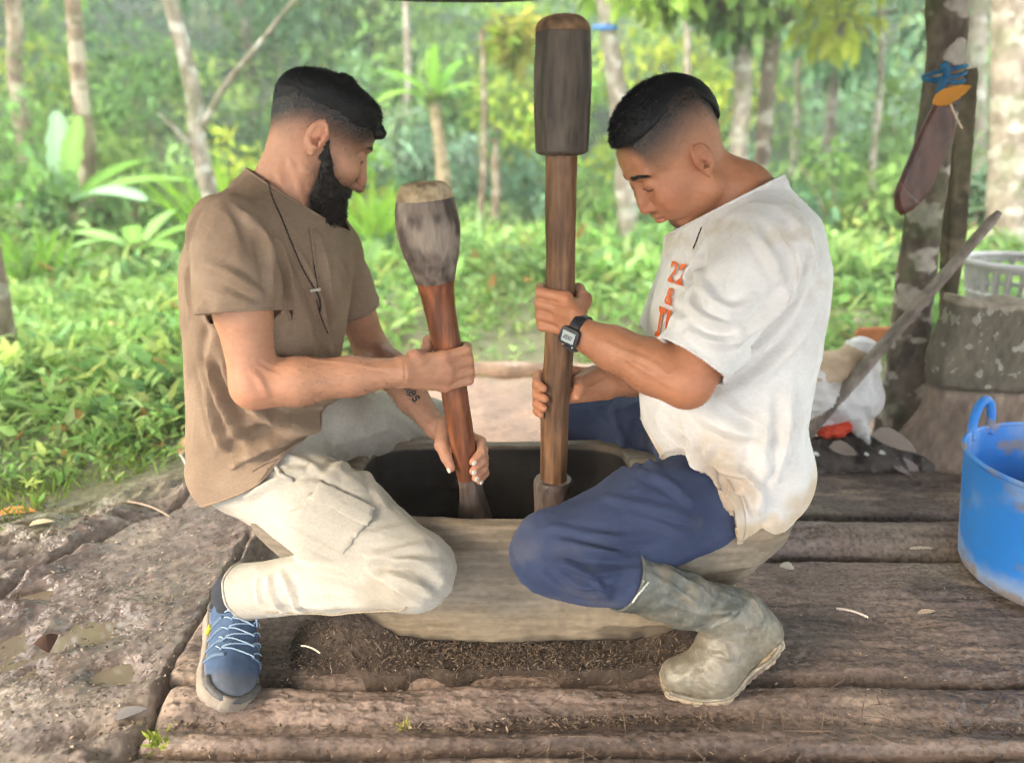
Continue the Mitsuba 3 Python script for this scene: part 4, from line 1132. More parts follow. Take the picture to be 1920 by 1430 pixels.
FOOT = [(0, .004, -.002), (.012, .024, -.001), (.05, .034, .0), (.10, .035, .001), (.15, .041, .004), (.20, .049, .006), (.24, .046, .003), (.27, .032, -.002), (.288, .006, -.006)]
def shoe_left(t, ankle):
    heel, toe = V(-.632, 1.385, .018), V(-.530, 1.112, .004)
    x = unit(toe - heel); z = unit(V(0.62, 0, 1) - x * (V(0.62, 0, 1) @ x)); y = np.cross(z, x)
    R = np.stack([x, y, z], 1) * 1.08
    F = np.array(FOOT)
    hw, cy = PchipInterpolator(F[:, 0], F[:, 1]), PchipInterpolator(F[:, 0], F[:, 2])
    top = PchipInterpolator([0, .01, .03, .06, .10, .125, .15, .20, .25, .278, .288], [.07, .092, .098, .088, .094, .098, .088, .066, .056, .046, .03])
    spring = PchipInterpolator([0, .02, .2, .25, .288], [.004, 0, 0, .004, .016])
    def upper(p):
        xx = np.clip(p[:, 0], 0, .288)
        w, c, h = hw(xx), cy(xx), top(xx)
        tt = np.clip((p[:, 2] - .012) / (h - .012), 0, 1.3)
        ww = np.maximum(w * np.sqrt(np.clip(1.02 - .78 * tt ** 2.2, .02, 2)), .003)
        d = smax(np.abs(p[:, 1] - c) - ww, p[:, 2] - h, .02)
        d = smax(d, np.abs(p[:, 0] - .144) - .144, .02)
        # collar
        hole = ellip(p, V(.055, 0, .115), (.048, .026, .055))
        return smax(smax(d, .010 - p[:, 2], .004), -hole, .008)
    def sole(p):
        xx = np.clip(p[:, 0], 0, .288)
        w, c, s = hw(xx) + .0045, cy(xx), spring(xx)
        tread = .003 * (np.abs(((p[:, 0] * 70) % 1) - .5) > .28)
        d = smax(np.abs(p[:, 1] - c) - w, np.abs(p[:, 2] - s - .012) - .0135 - .004 * sm(.26, .288, xx), .006)
        d = np.maximum(d, s + tread - p[:, 2])
        return smax(d, np.abs(p[:, 0] - .144) - .148, .01)
    place = lambda m: trimesh.Trimesh(np.asarray(m.vertices) @ R.T + heel, m.faces, process=False)
    u = relax(polygonise(Blob().fn(upper, (-.01, -.06, 0), (.30, .065, .12)), .003), 3)
    uv = np.asarray(u.vertices)
    def top_z(a, b_):
        dd = np.hypot(uv[:, 0] - a, uv[:, 1] - b_)
        k = dd < .006
        return uv[k, 2].max() if k.any() else .05
    cl = fb(uv * 60, 3, 2)[:, None]
    base = V(.060, .095, .165) * (.75 + .5 * cl)
    cap = sm(.235, .262, uv[:, 0] + .02 * np.abs(uv[:, 1]) / .05)[:, None] * .55
    base = base * (1 - cap) + V(.15, .145, .135) * cap * (.7 + .6 * cl)
    foot_mud = sm(.035, .018, uv[:, 2] + .012 * (fb(uv * 40, 3, 5) - .5))[:, None] * .7
    base = base * (1 - foot_mud) + V(.30, .235, .18) * foot_mud
    shoe = put('shoe', place(u), 'vertex_mat', t, smooth=True, color=np.clip(base, 0, 1))
    labels[shoe] = {'label': 'blue grey laced trail shoe with muddy toe'}
    so = polygonise(Blob().fn(sole, (-.02, -.07, -.004), (.30, .07, .045)), .003)
    sc = np.asarray(so.vertices)
    put('sole', place(so), 'vertex_mat', shoe, smooth=True, color=np.clip(V(.24, .20, .16) * (.6 + .8 * fb(sc * 45, 3, 7)[:, None]), 0, 1))
    ev = lambda a, b_, l=.0022: V(a, b_, top_z(a, b_) + l)
    # eyestay: lace rows and loops down the sides
    for i, a in enumerate(np.linspace(.122, .192, 5)):
        w_ = .017 + .003 * i
        for s_ in (1, -1):
            P = [ev(a + s_ * .006 + .012 * s_ * (k - .5) * 0 , k * w_) for k in np.linspace(-1, 1, 7)]
            P = [V(q[0] + .007 * s_ * (k), q[1], q[2]) for q, k in zip(P, np.linspace(-1, 1, 7))]
            put('lace', place(tube(spline(P, 12), .0014, 6)), 'lace_mat', shoe, smooth=True)
        for sd in (-1, 1):
            wl = float(hw(a)) * .86
            P = []
            for k in np.linspace(0, 1, 6):
                bq = sd * (w_ + (wl - w_) * k) + float(cy(a)) * k
                P.append(ev(a - .012 * k + .004, bq, .0014))
            put('lace_loop', place(tube(spline(P, 10), .0012, 5)), 'lace_mat', shoe, smooth=True)
    # overlays: straps down the outer side, a rubber bumper round the toe, stitched heel counter
    kt = cKDTree(uv); un = vnormals(u)
    def on_upper(P, lift):
        i = kt.query(P, k=5)[1]
        return uv[i].mean(1) + unit(un[i].mean(1)) * lift
    for a in (.095, .125, .155, .185):
        for sd in (-1, 1):
            P = np.array([(a + .020 * k, sd * (.048 - .020 * k), .016 + .055 * k) for k in np.linspace(0, 1, 8)])
            put('side_strap', place(tube(spline(on_upper(P, .0012), 16), .0026, 6, ell=1.5)), 'strap_mat', shoe, smooth=True)
    ang = np.linspace(-1.5, 1.5, 26)
    P = np.array([(.235 + .05 * np.cos(q_), .046 * np.sin(q_) - .002, .038) for q_ in ang])
    put('toe_bumper', place(tube(on_upper(P, .002), .0075, 8, ell=.8, rough=.0006)), 'bumper_mat', shoe, smooth=True)
    P = np.array([(.06 - .058 * np.cos(q_), .034 * np.sin(q_), .034) for q_ in np.linspace(-1.3, 1.3, 20)])
    put('heel_counter', place(tube(on_upper(P, .001), .008, 8, ell=.6)), 'bumper_mat', shoe, smooth=True)
    for bow in ([(.118, .0), (.105, .018), (.112, .032), (.128, .030), (.120, .006)], [(.118, .0), (.104, -.016), (.112, -.028), (.126, -.024), (.119, -.004)], [(.12, 0), (.135, .02), (.15, .026)]):
        put('lace', place(tube(spline([ev(a, b_, .005) for a, b_ in bow], 24), .0018, 6)), 'lace_mat', shoe, smooth=True)
    th = np.linspace(0, 2 * np.pi, 40)
    ring = np.stack([.055 + .044 * np.cos(th), .0255 * np.sin(th), .094 + .004 * np.cos(2 * th)], 1)
    put('collar', place(tube(ring, .0048, 8, cap=False)), 'lace_mat', shoe, smooth=True)
    tg = box((.020, .012, .052)); tg.vertices[:, 0] *= 1 - .2 * (tg.vertices[:, 2] > 0); tg.apply_translation((.108, 0, .103))
    tg.vertices[:, 0] -= (tg.vertices[:, 2] - .1) * .5
    put('tongue', place(relax(tg.subdivide().subdivide(), 2)), 'dark_cloth', shoe, smooth=True)
    put('heel_tab', place(box((.012, .004, .016), (.10, -.0375, .030))), 'yellow_mat', shoe)
    sk = Blob().chain([R @ V(.055, 0, .06) + heel, ankle, ankle + unit(at(772, 1066, 1.19) - ankle) * .06], [.036, .037, .039], .02)
    put('sock', polygonise(sk, .004), 'dark_cloth', t, smooth=True)
scene['strap_mat'] = two(prin((.10, .15, .22), .6, .3))
scene['bumper_mat'] = two(bump(prin(proc(dusty((.07, .072, .075), (.13, .125, .115), (.25, .2, .15), 30, .6)), .7, .3), lambda p, n, uv: tf(p.x * 150, p.y * 150, p.z * 150, 3), .003))
scene['lace_mat'] = two(prin((.30, .40, .50), .7, .2))
scene['yellow_mat'] = two(prin((.62, .52, .03), .6, .3))
cloth_mat('dark_cloth', dusty((.028, .032, .042), (.05, .052, .062), (.1, .09, .08), 9, .4))

def tattoo(t, bv, wr, el):
    u = unit(wr - el)
    nrm = unit(V(.35, -1, .35)); nrm = unit(nrm - u * (nrm @ u)); w = np.cross(nrm, u)
    m = join([meshkit.text_mesh('ngeles', .030, .0006, True).apply_translation((0, .003, 0))])
    # ornate strokes above and below the letters
    extra = []
    for k in range(9):
        x0 = .006 + k * .0105
        extra.append(tube(spline([(x0, -.004 - .002 * (k % 2), 0), (x0 + .004, .012, 0), (x0 + .002, .034 + .003 * (k % 3), 0)], 8), .0006, 4))
    extra.append(tube(spline([(.085, .002, 0), (.105, -.004, 0), (.125, .003, 0), (.14, 0, 0)], 12), .0007, 4))
    m = join([m] + extra).subdivide()
    v = m.vertices * V(.62, .74, 1)
    c0 = el + u * (np.linalg.norm(wr - el) * .50)
    P = c0 + v[:, :1] * u + (v[:, 1:2] - .011) * w
    ax_d = np.linalg.norm(bv - el - np.outer(np.clip((bv - el) @ u, 0, .4), u), axis=1)
    bv = bv[ax_d < .055]
    tr_ = cKDTree(bv)
    Q = P + nrm * .034
    i = tr_.query(Q, k=5)[1]
    h = ((bv[i].mean(1) - Q) @ nrm)
    P = Q + nrm * (h + .0012)[:, None]
    put('tattoo', trimesh.Trimesh(P, m.faces, process=False), 'ink_mat', t, label='dark ornate lettering tattooed along the far forearm')

def face_hair(t, bv, C, M, S, r, low=1.0):
    """eyebrows of short strands and the dark line of the lashes, set on the skin"""
    tr_ = cKDTree(bv)
    def on_skin(a, c, e, lift):
        p = C + M @ V(a, c, e) * S
        for _ in range(3):
            i = tr_.query(p, k=4)[1]
            p2 = bv[i].mean(0); p = C + M @ (V(((p2 - C) @ M)[0], c * S, e * S))
        return p + M[:, 0] * lift
    for s_ in (-1, 1):
        P, D = [], []
        for k in np.linspace(0, 1, 70):
            y_ = s_ * (.011 + .042 * k); z_ = .0365 + .006 * np.sin(k * 2.2) - .006 * k
            b_ = on_skin(.10, y_, z_ + r.uniform(-.0026, .0026) * (1 - .5 * k), .0006)
            for _ in range(4):
                P.append(b_ + M @ V(0, r.uniform(-.001, .001), r.uniform(-.0022, .0022)) * (1.2 - .6 * k)); D.append(M @ V(-.25, s_ * 1.0, .55 - .9 * k + r.normal(0, .15)))
        m, c = merge([leaves(P, D, np.tile(M[:, 0], (len(P), 1)), r.uniform(.005, .0085, len(P)), .0009, np.tile([.012, .010, .009], (len(P), 1)), .1, 0, 'strap', 1)])
        put('eyebrow', m, 'hair_mat', t, smooth=True, color=c)
        e = [on_skin(.10, s_ * (.031 + .0155 * k), .0085 - .0035 * (1 - k * k) - .001 * k, .0012) for k in np.linspace(-1, 1, 9)]
        put('eyelashes', tube(spline(e, 16), .0011, 5), 'cord_mat', t, smooth=True)

def fuzz(t, name, v, nv, weight, comb, n, L, W, r, color=(.02, .015, .012), up=.5):
    """single short hairs over the skin where weight is high"""
    w = np.clip(weight, 0, None); i = r.choice(len(v), n, p=w / w.sum())
    P = v[i] + r.normal(0, .0015, (n, 3)); P -= nv[i] * ((P - v[i]) * nv[i]).sum(1, keepdims=True)
    D = nv[i] * up + unit(comb if np.ndim(comb) == 2 else np.tile(comb, (n, 1))) + r.normal(0, .3, (n, 3))
    m, c = merge([leaves(P - nv[i] * .0004, D, rand_dirs(n, r), L * r.uniform(.5, 1.2, n), np.full(n, W), np.asarray(color) * r.uniform(.5, 1.6, (n, 1)), .2, 0, 'strap', 0)])
    put(name, m, 'hair_mat', t, smooth=True, color=c)

def forearm_weight(v, el, wr):
    u = unit(wr - el); L = np.linalg.norm(wr - el); s = (v - el) @ u
    d = np.linalg.norm(v - el - s[:, None] * u, axis=1)
    return (d < .056) * sm(.02, .08, s) * sm(L + .01, L - .04, s)

# ------------------------------------------------------------------ people
def clip(m, s):
    """keeps the part of the mesh where the per-vertex number s is positive, with a clean edge"""
    v, f = np.asarray(m.vertices), np.asarray(m.faces)
    pos = s > 0
    cnt = pos[f].sum(1)
    out = [f[cnt == 3]]
    new, cache = [], {}
    def cut(a, b):
        k = (a, b) if a < b else (b, a)
        if k not in cache:
            t = s[a] / (s[a] - s[b])
            cache[k] = len(v) + len(new)
            new.append(v[a] + t * (v[b] - v[a]))
        return cache[k]
    extra = []
    for t in f[cnt == 1]:
        i = int(np.flatnonzero(pos[t])[0]); a, b, c = t[i], t[(i + 1) % 3], t[(i + 2) % 3]
        extra.append([a, cut(a, b), cut(a, c)])
    for t in f[cnt == 2]:
        i = int(np.flatnonzero(~pos[t])[0]); a, b, c = t[i], t[(i + 1) % 3], t[(i + 2) % 3]
        p, q = cut(a, b), cut(a, c)
        extra += [[p, b, c], [p, c, q]]
    f2 = np.vstack(out + [np.array(extra, int).reshape(-1, 3)])
    m2 = trimesh.Trimesh(np.vstack([v] + ([np.array(new)] if new else [])), f2, process=False)
    return prune(m2, np.ones(len(f2), bool))

def loft(rows, yaw, zr=0.03, n=2.3, wrinkle=None):
    """an upright trunk: rows of (z, cx, cy, half width, half depth); yaw: facing direction in degrees"""
    R = np.array(sorted(rows))
    ip = [PchipInterpolator(R[:, 0], R[:, k]) for k in range(1, 5)]
    z0, z1 = R[0, 0], R[-1, 0]
    fx, fy = math.cos(math.radians(yaw)), math.sin(math.radians(yaw))
    def f(p):
        z = np.clip(p[:, 2], z0, z1)
        x, y = p[:, 0] - ip[0](z), p[:, 1] - ip[1](z)
        a, b = ip[2](z), ip[3](z)
        u, w = x * fx + y * fy, -x * fy + y * fx
        q = (np.abs(u / b) ** n + np.abs(w / a) ** n + 1e-9) ** (1 / n)
        d = (q - 1) * np.minimum(a, b)
        return smax(d, np.abs(p[:, 2] - (z0 + z1) / 2) - (z1 - z0) / 2, zr)
    m = max(R[:, 3].max(), R[:, 4].max())
    lo = V(R[:, 1].min() - m, R[:, 2].min() - m, z0)
    hi = V(R[:, 1].max() + m, R[:, 2].max() + m, z1)
    return f, lo, hi

def rows_in(rows, da, db):
    return [(z, x, y, a - da, b - db) for z, x, y, a, b in rows]

# ---- a hand that grips a round bar
def grip(b, c, axis, n0, rs, side, wrist, skew=0.0, thumb=None, scale=1.0, k=0.007, spread=1.0, phi=(8, 78, 126, 162)):
    d = unit(axis); n0 = unit(n0 - d * (n0 @ d)); t = side * np.cross(d, n0)
    def pos(ph, R, h):
        a = math.radians(ph)
        return c + d * (h - skew * R * a) + R * (math.cos(a) * n0 + math.sin(a) * t)
    info = dict(tips=[], pos=pos)
    hs = np.array([.0315, .0105, -.0105, -.0295]) * scale * spread
    rr = np.array([.0100, .0102, .0098, .0086]) * scale
    knob = np.array([.0185, .0205, .0195, .0165]) * scale
    over = [0, 4, 1, -8]
    wv = unit(pos(phi[0], rs + .02, 0) - wrist)
    across = unit(d - wv * (d @ wv))
    mcs = []
    for i in range(4):
        h = hs[i]
        mcp = pos(phi[0] + over[i], rs + knob[i], h)
        pip = pos(phi[1] + over[i] * .6, rs + rr[i] * 1.45, h * 1.02)
        dip = pos(phi[2] + over[i], rs + rr[i] * 1.1, h * .98)
        tip = pos(phi[3] + over[i] * 1.5, rs + rr[i] * .98, h * .95)
        b.cone(mcp, pip, rr[i] * 1.12, rr[i] * 1.03, k)
        b.cone(pip, dip, rr[i] * 1.05, rr[i] * .93, .004)
        b.cone(dip, tip, rr[i] * .94, rr[i] * .80, .004)
        wi = wrist + across * (.016 * scale * (1 - i / 1.5)) 
        b.cone(mcp, wi, rr[i] * 1.22, .0145 * scale, .013)
        mcs.append(mcp)
        info['tips'].append((tip, unit(tip - (c + d * ((tip - c) @ d))), unit(tip - dip), rr[i]))
    info['mcp'] = mcs
    b.cone((mcs[1] + mcs[2]) / 2 - n0 * .004, wrist, .017 * scale, .021 * scale, .015)
    th = thumb or [(-48, .019, .030), (-105, .0135, .046), (-150, .0115, .046)]
    cmc = wrist * .72 + mcs[0] * .28 + across * .017 * scale - n0 * .006
    mp, ip_, tp = [pos(a, rs + q, h) for a, q, h in th]
    b.cone(cmc, mp, .0175 * scale, .0145 * scale, .012)
    b.cone(mcs[0] * .5 + wrist * .5, mp, .012 * scale, .012 * scale, .014)
    b.cone(mp, ip_, .0128 * scale, .0118 * scale, .006)
    b.cone(ip_, tp, .0118 * scale, .0092 * scale, .005)
    info['tips'].append((tp, unit(tp - (c + d * ((tp - c) @ d))), unit(tp - ip_), .0105))
    info['thumb'] = (mp, ip_, tp)
    return info

# ---- a head in its own frame: x forwards, y to its left, z up; origin between the ears
HZ = [-.125, -.118, -.108, -.098, -.085, -.074, -.065, -.055, -.045, -.033, -.015, .005, .025, .042, .06, .08, .10, .118, .128, .133]
HF = [.070, .083, .092, .094, .089, .092, .090, .094, .092, .091, .091, .090, .0885, .096, .096, .090, .075, .047, .022, .004]
HB = [.030, .018, .006, -.004, -.016, -.030, -.042, -.054, -.063, -.071, -.081, -.090, -.096, -.099, -.100, -.096, -.084, -.056, -.028, -.006]
HW = [.016, .027, .036, .043, .051, .056, .059, .0615, .064, .067, .0695, .0715, .073, .0745, .0755, .073, .064, .043, .022, .004]
def head_parts(b, C, fwd, up, jaw=1.0, cheek=1.0, nose=(.116, -.034), fat=0.0, S=1.0, low=1.0, back=1.0, tall=1.0, recede=0.0):
    """S: size of the head; low: shortens the face below the nose. Returns the axes and the field of the bare skull"""
    x = unit(fwd); y = unit(np.cross(up, x)); z = np.cross(x, y)
    M = np.stack([x, y, z], 1)
    pf, pb, pw = (PchipInterpolator(HZ, q) for q in (HF, HB, HW))
    def f(p):
        q = (p - C) @ M / S
        zz = np.where(q[:, 2] < -.03, -.03 + (q[:, 2] + .03) / low, q[:, 2])
        tl = 1 + (tall - 1) * sm(.10, -.05, q[:, 0])
        zz = np.clip(np.where(zz > .04, .04 + (zz - .04) / tl, zz), -.125, .133)
        F, W = pf(zz), pw(zz) * (1 + (jaw - 1) * sm(-.02, -.08, zz))
        F = F - recede * sm(-.062, -.10, zz)
        Bk = pb(zz); Bk = np.where(Bk < 0, Bk * back, Bk)
        cx = F * .42 + Bk * .58
        front = q[:, 0] > cx
        a = np.where(front, F - cx, cx - Bk)
        n = np.where(front, 2.25 + .35 * sm(-.12, 0, zz), 2.15)
        r = (np.abs((q[:, 0] - cx) / a) ** n + np.abs(q[:, 1] / W) ** n + 1e-9) ** (1 / n)
        d = (r - 1) * np.minimum(a, W) * 0.85
        lo_ = -.03 - .095 * low
        return S * smax(d, np.maximum(q[:, 2] - .04 - .093 * tall, lo_ - q[:, 2]), .02)
    b.fn(f, C - .16 * S, C + .16 * S, .03)
    def w(a, c, e):
        e = -.03 + (e + .03) * low if e < -.03 else e
        return C + M @ V(a, c, e) * S
    def ell(c, r, R, k, sign=1): b.ell(c, tuple(S * q for q in r), R, k, sign)
    nx, nzz = nose
    b.cone(w(.086, 0, .030), w(nx - .012, 0, nzz + .016), .0075 * S, .0095 * S, .016)
    b.cone(w(nx - .014, 0, nzz + .016), w(nx - .011, 0, nzz), .0095 * S, .0115 * S, .008)
    for s in (-1, 1):
        ell(w(nx - .022, s * .0135, nzz - .003), (.012, .0085, .0085), M, .008)
        ell(w(.103, s * .031, .016), (.017, .017, .0125), M, .016, -1)      # eye socket
        ell(w(.0775, s * .031, .014), (.0155, .0165, .0125), M, .005)           # lids over the eye
        ell(w(.0945, s * .031, .0075), (.005, .015, .0012), M, .003, -1)        # slit between the lids
        b.cone(w(.092, s * .012, .037), w(.081, s * .046, .037), .0078 * S, .006 * S, .012)  # brow
        ell(w(.060, s * .047, -.022), (.03, .021, .026 * cheek), M, .03)        # cheek
        b.cone(w(.0, s * .056 * jaw, -.058), w(.066 - recede, s * .022, -.104), .018 + fat, .016, .03)
        ell(w(nx - .0195, s * .008, nzz - .0115), (.0055, .0035, .004), M, .003, -1)   # nostril
        e = w(-.006, s * .073, .004)
        er = np.stack([unit(x * .97 - z * .12 + y * s * .22), unit(y * s - x * .35), unit(z + x * .1)], 1)
        ey = er[:, 1]
        ell(e + ey * .004, (.018, .0065, .030), er, .006)
        ell(e + ey * .011 - x * .003 + z * .003, (.0195, .0045, .030), er, .004)
        ell(e + ey * .0155 + x * .002 + z * .006, (.0125, .0075, .0205), er, .003, -1)
        ell(e + ey * .013 + x * .0045 - z * .006, (.0085, .012, .0095), er, .003, -1)
        ell(e + ey * .009 - x * .002 + z * .008, (.008, .0035, .014), er, .004)
        ell(e + ey * .0105 + x * .0095 - z * .005, (.004, .005, .007), er, .004)
        ell(e + ey * .007 + x * .002 - z * .028, (.008, .0055, .009), er, .006)
    ell(w(.0885, 0, -.0565), (.0105, .022, .0062), M, .006)      # lips
    ell(w(.0865, 0, -.0715), (.0105, .019, .0066), M, .006)
    ell(w(.097, 0, -.0640), (.010, .024, .0016), M, .004, -1)
    ell(w(.083 - recede, 0, -.101), (.014, .018, .014), M, .015)
    return M, f, w

def over_head(f, C, M, S, cover, thick, lump=.003):
    """hair that follows the skull: thick where cover (0 to 1 in the head frame) is 1, gone where it is 0"""
    def g(p):
        q = (p - C) @ M / S
        c = cover(q)
        return f(p) - (thick + .004) * c + .004 - lump * (fb(q * 45, 3, 2) - .5)
    return g

def arm(b, sh, el, wr, ru=.050, re=.040, rf=.043, rw=.0265, k=.03):
    sh, el, wr = (np.asarray(q, float) for q in (sh, el, wr))
    b.chain([sh, sh * .5 + el * .5, el], [ru * 1.12, ru, re], k)
    u = unit(wr - el)
    b.chain([el, el + (wr - el) * .28, el + (wr - el) * .65, wr], [re, rf, rf * .80, rw], k)
    b.ell(el - unit(wr - el) * .012 - unit(sh - el) * .010, (.021,) * 3, None, .02)

scene['skin_mat'] = two(bump(prin(vcol(), 0.48, 0.38), lambda p, n, uv: tf(p.x * 420, p.y * 420, p.z * 420, 3) + 1.6 * tf(p.x * 60, p.y * 60, p.z * 60, 3), 0.0011, 4e-4))
scene['hair_mat'] = two(prin(vcol(), 0.55, 0.22))
def skin_colors(v, base, ruddy, elbows=(), mottling=.17, seed=0):
    n1 = fb(v * 22, 3, seed)
    n2 = fb(v * 160, 3, seed + 5)
    c = np.asarray(base) * (1 + mottling * (2 * n1 - 1) + .10 * (2 * n2 - 1))[:, None]
    k = np.zeros(len(v))
    for q, r in elbows:
        k = np.maximum(k, np.exp(-(np.linalg.norm(v - q, axis=1) / r) ** 2))
    return c * (1 - k[:, None] * .55) + np.asarray(ruddy) * k[:, None] * .55

def sleeve(s, a, c, ax, ra, rc):
    """a sleeve that ends squarely at c"""
    e = c + ax * .03
    s.fn(lambda p: np.maximum(cone(p, a, e, ra, rc), (p - c) @ ax), np.minimum(a, e) - max(ra, rc), np.maximum(a, e) + max(ra, rc), .03)

def sleeve_open(v, torso, c, ax, r):
    """positive everywhere but on the flat end of a sleeve"""
    d = (v - c) @ ax
    near = np.linalg.norm(v - c - d[:, None] * ax, axis=1) < r
    return np.where(near & (np.abs(d) < .02) & (torso(v) > .004), -(d + .002), 1.0)

def cloth_noise(m, amp=.003, f=16, seed=0, dirn=None):
    v = np.asarray(m.vertices)
    q = v * f
    if dirn is not None:
        u = unit(dirn)
        q = q - np.outer(v @ u, u) * f * .75          # folds run along dirn
    h = 1 - np.abs(2 * fb(q, 3, seed) - 1) * 2
    return trimesh.Trimesh(v + vnormals(m) * ((h - .4) * amp)[:, None], m.faces, process=False)

def push_out(m, blob, gap=.011, top=.62):
    """keeps a cloth outside what it covers"""
    v = np.array(m.vertices)
    s_ = v[:, 2] < top
    ev = lambda q: np.concatenate([blob.eval(c[:, None, :])[:, 0] for c in np.array_split(q, max(1, len(q) // 20000))])
    for _ in range(3):
        q = v[s_]
        d = ev(q)
        g = unit(np.stack([ev(q + e) - ev(q - e) for e in np.eye(3) * .004], 1) + 1e-9)
        v[s_] = q + g * np.clip(gap - d, 0, .02)[:, None] * (d > -.05)[:, None]
    return relax(trimesh.Trimesh(v, m.faces, process=False), 2)

def hem(m, keep, r=.0022, inset=0.0):
    """a stitched edge: a thin roll along the open edges where keep(v) holds"""
    f = m.faces; k = len(m.vertices)
    e = np.vstack([f[:, [0, 1]], f[:, [1, 2]], f[:, [2, 0]]])
    code, rev = e[:, 0].astype(np.int64) * k + e[:, 1], e[:, 1].astype(np.int64) * k + e[:, 0]
    bd = e[~np.isin(code, rev)]
    nxt = dict(bd.tolist())
    loops, seen = [], set()
    for a in list(nxt):
        if a in seen: continue
        lp = [a]; seen.add(a)
        while nxt.get(lp[-1]) is not None and nxt[lp[-1]] not in seen:
            lp.append(nxt[lp[-1]]); seen.add(lp[-1])
        loops.append(np.asarray(m.vertices)[lp])
    out = []
    for L in loops:
        if len(L) < 12 or not keep(L.mean(0)): continue
        P = np.vstack([L, L[:1]])
        for _ in range(3):
            P[1:-1] = .25 * P[:-2] + .5 * P[1:-1] + .25 * P[2:]
        out.append(tube(P, r, 6, cap=False))
    return join(out) if out else None

# ================================================================== the man on the left
def hair_strands(P, D, N, L, W, C, droop=.1):
    return leaves(P, D, N, L, W, C, droop, 0.15, 'strap', 1)

AX_L = unit(PESTLE_L[4] - PESTLE_L[2])
def left_at(z):
    P = np.array(PESTLE_L)
    return np.array([np.interp(z, P[:, 2], P[:, k]) for k in range(3)])

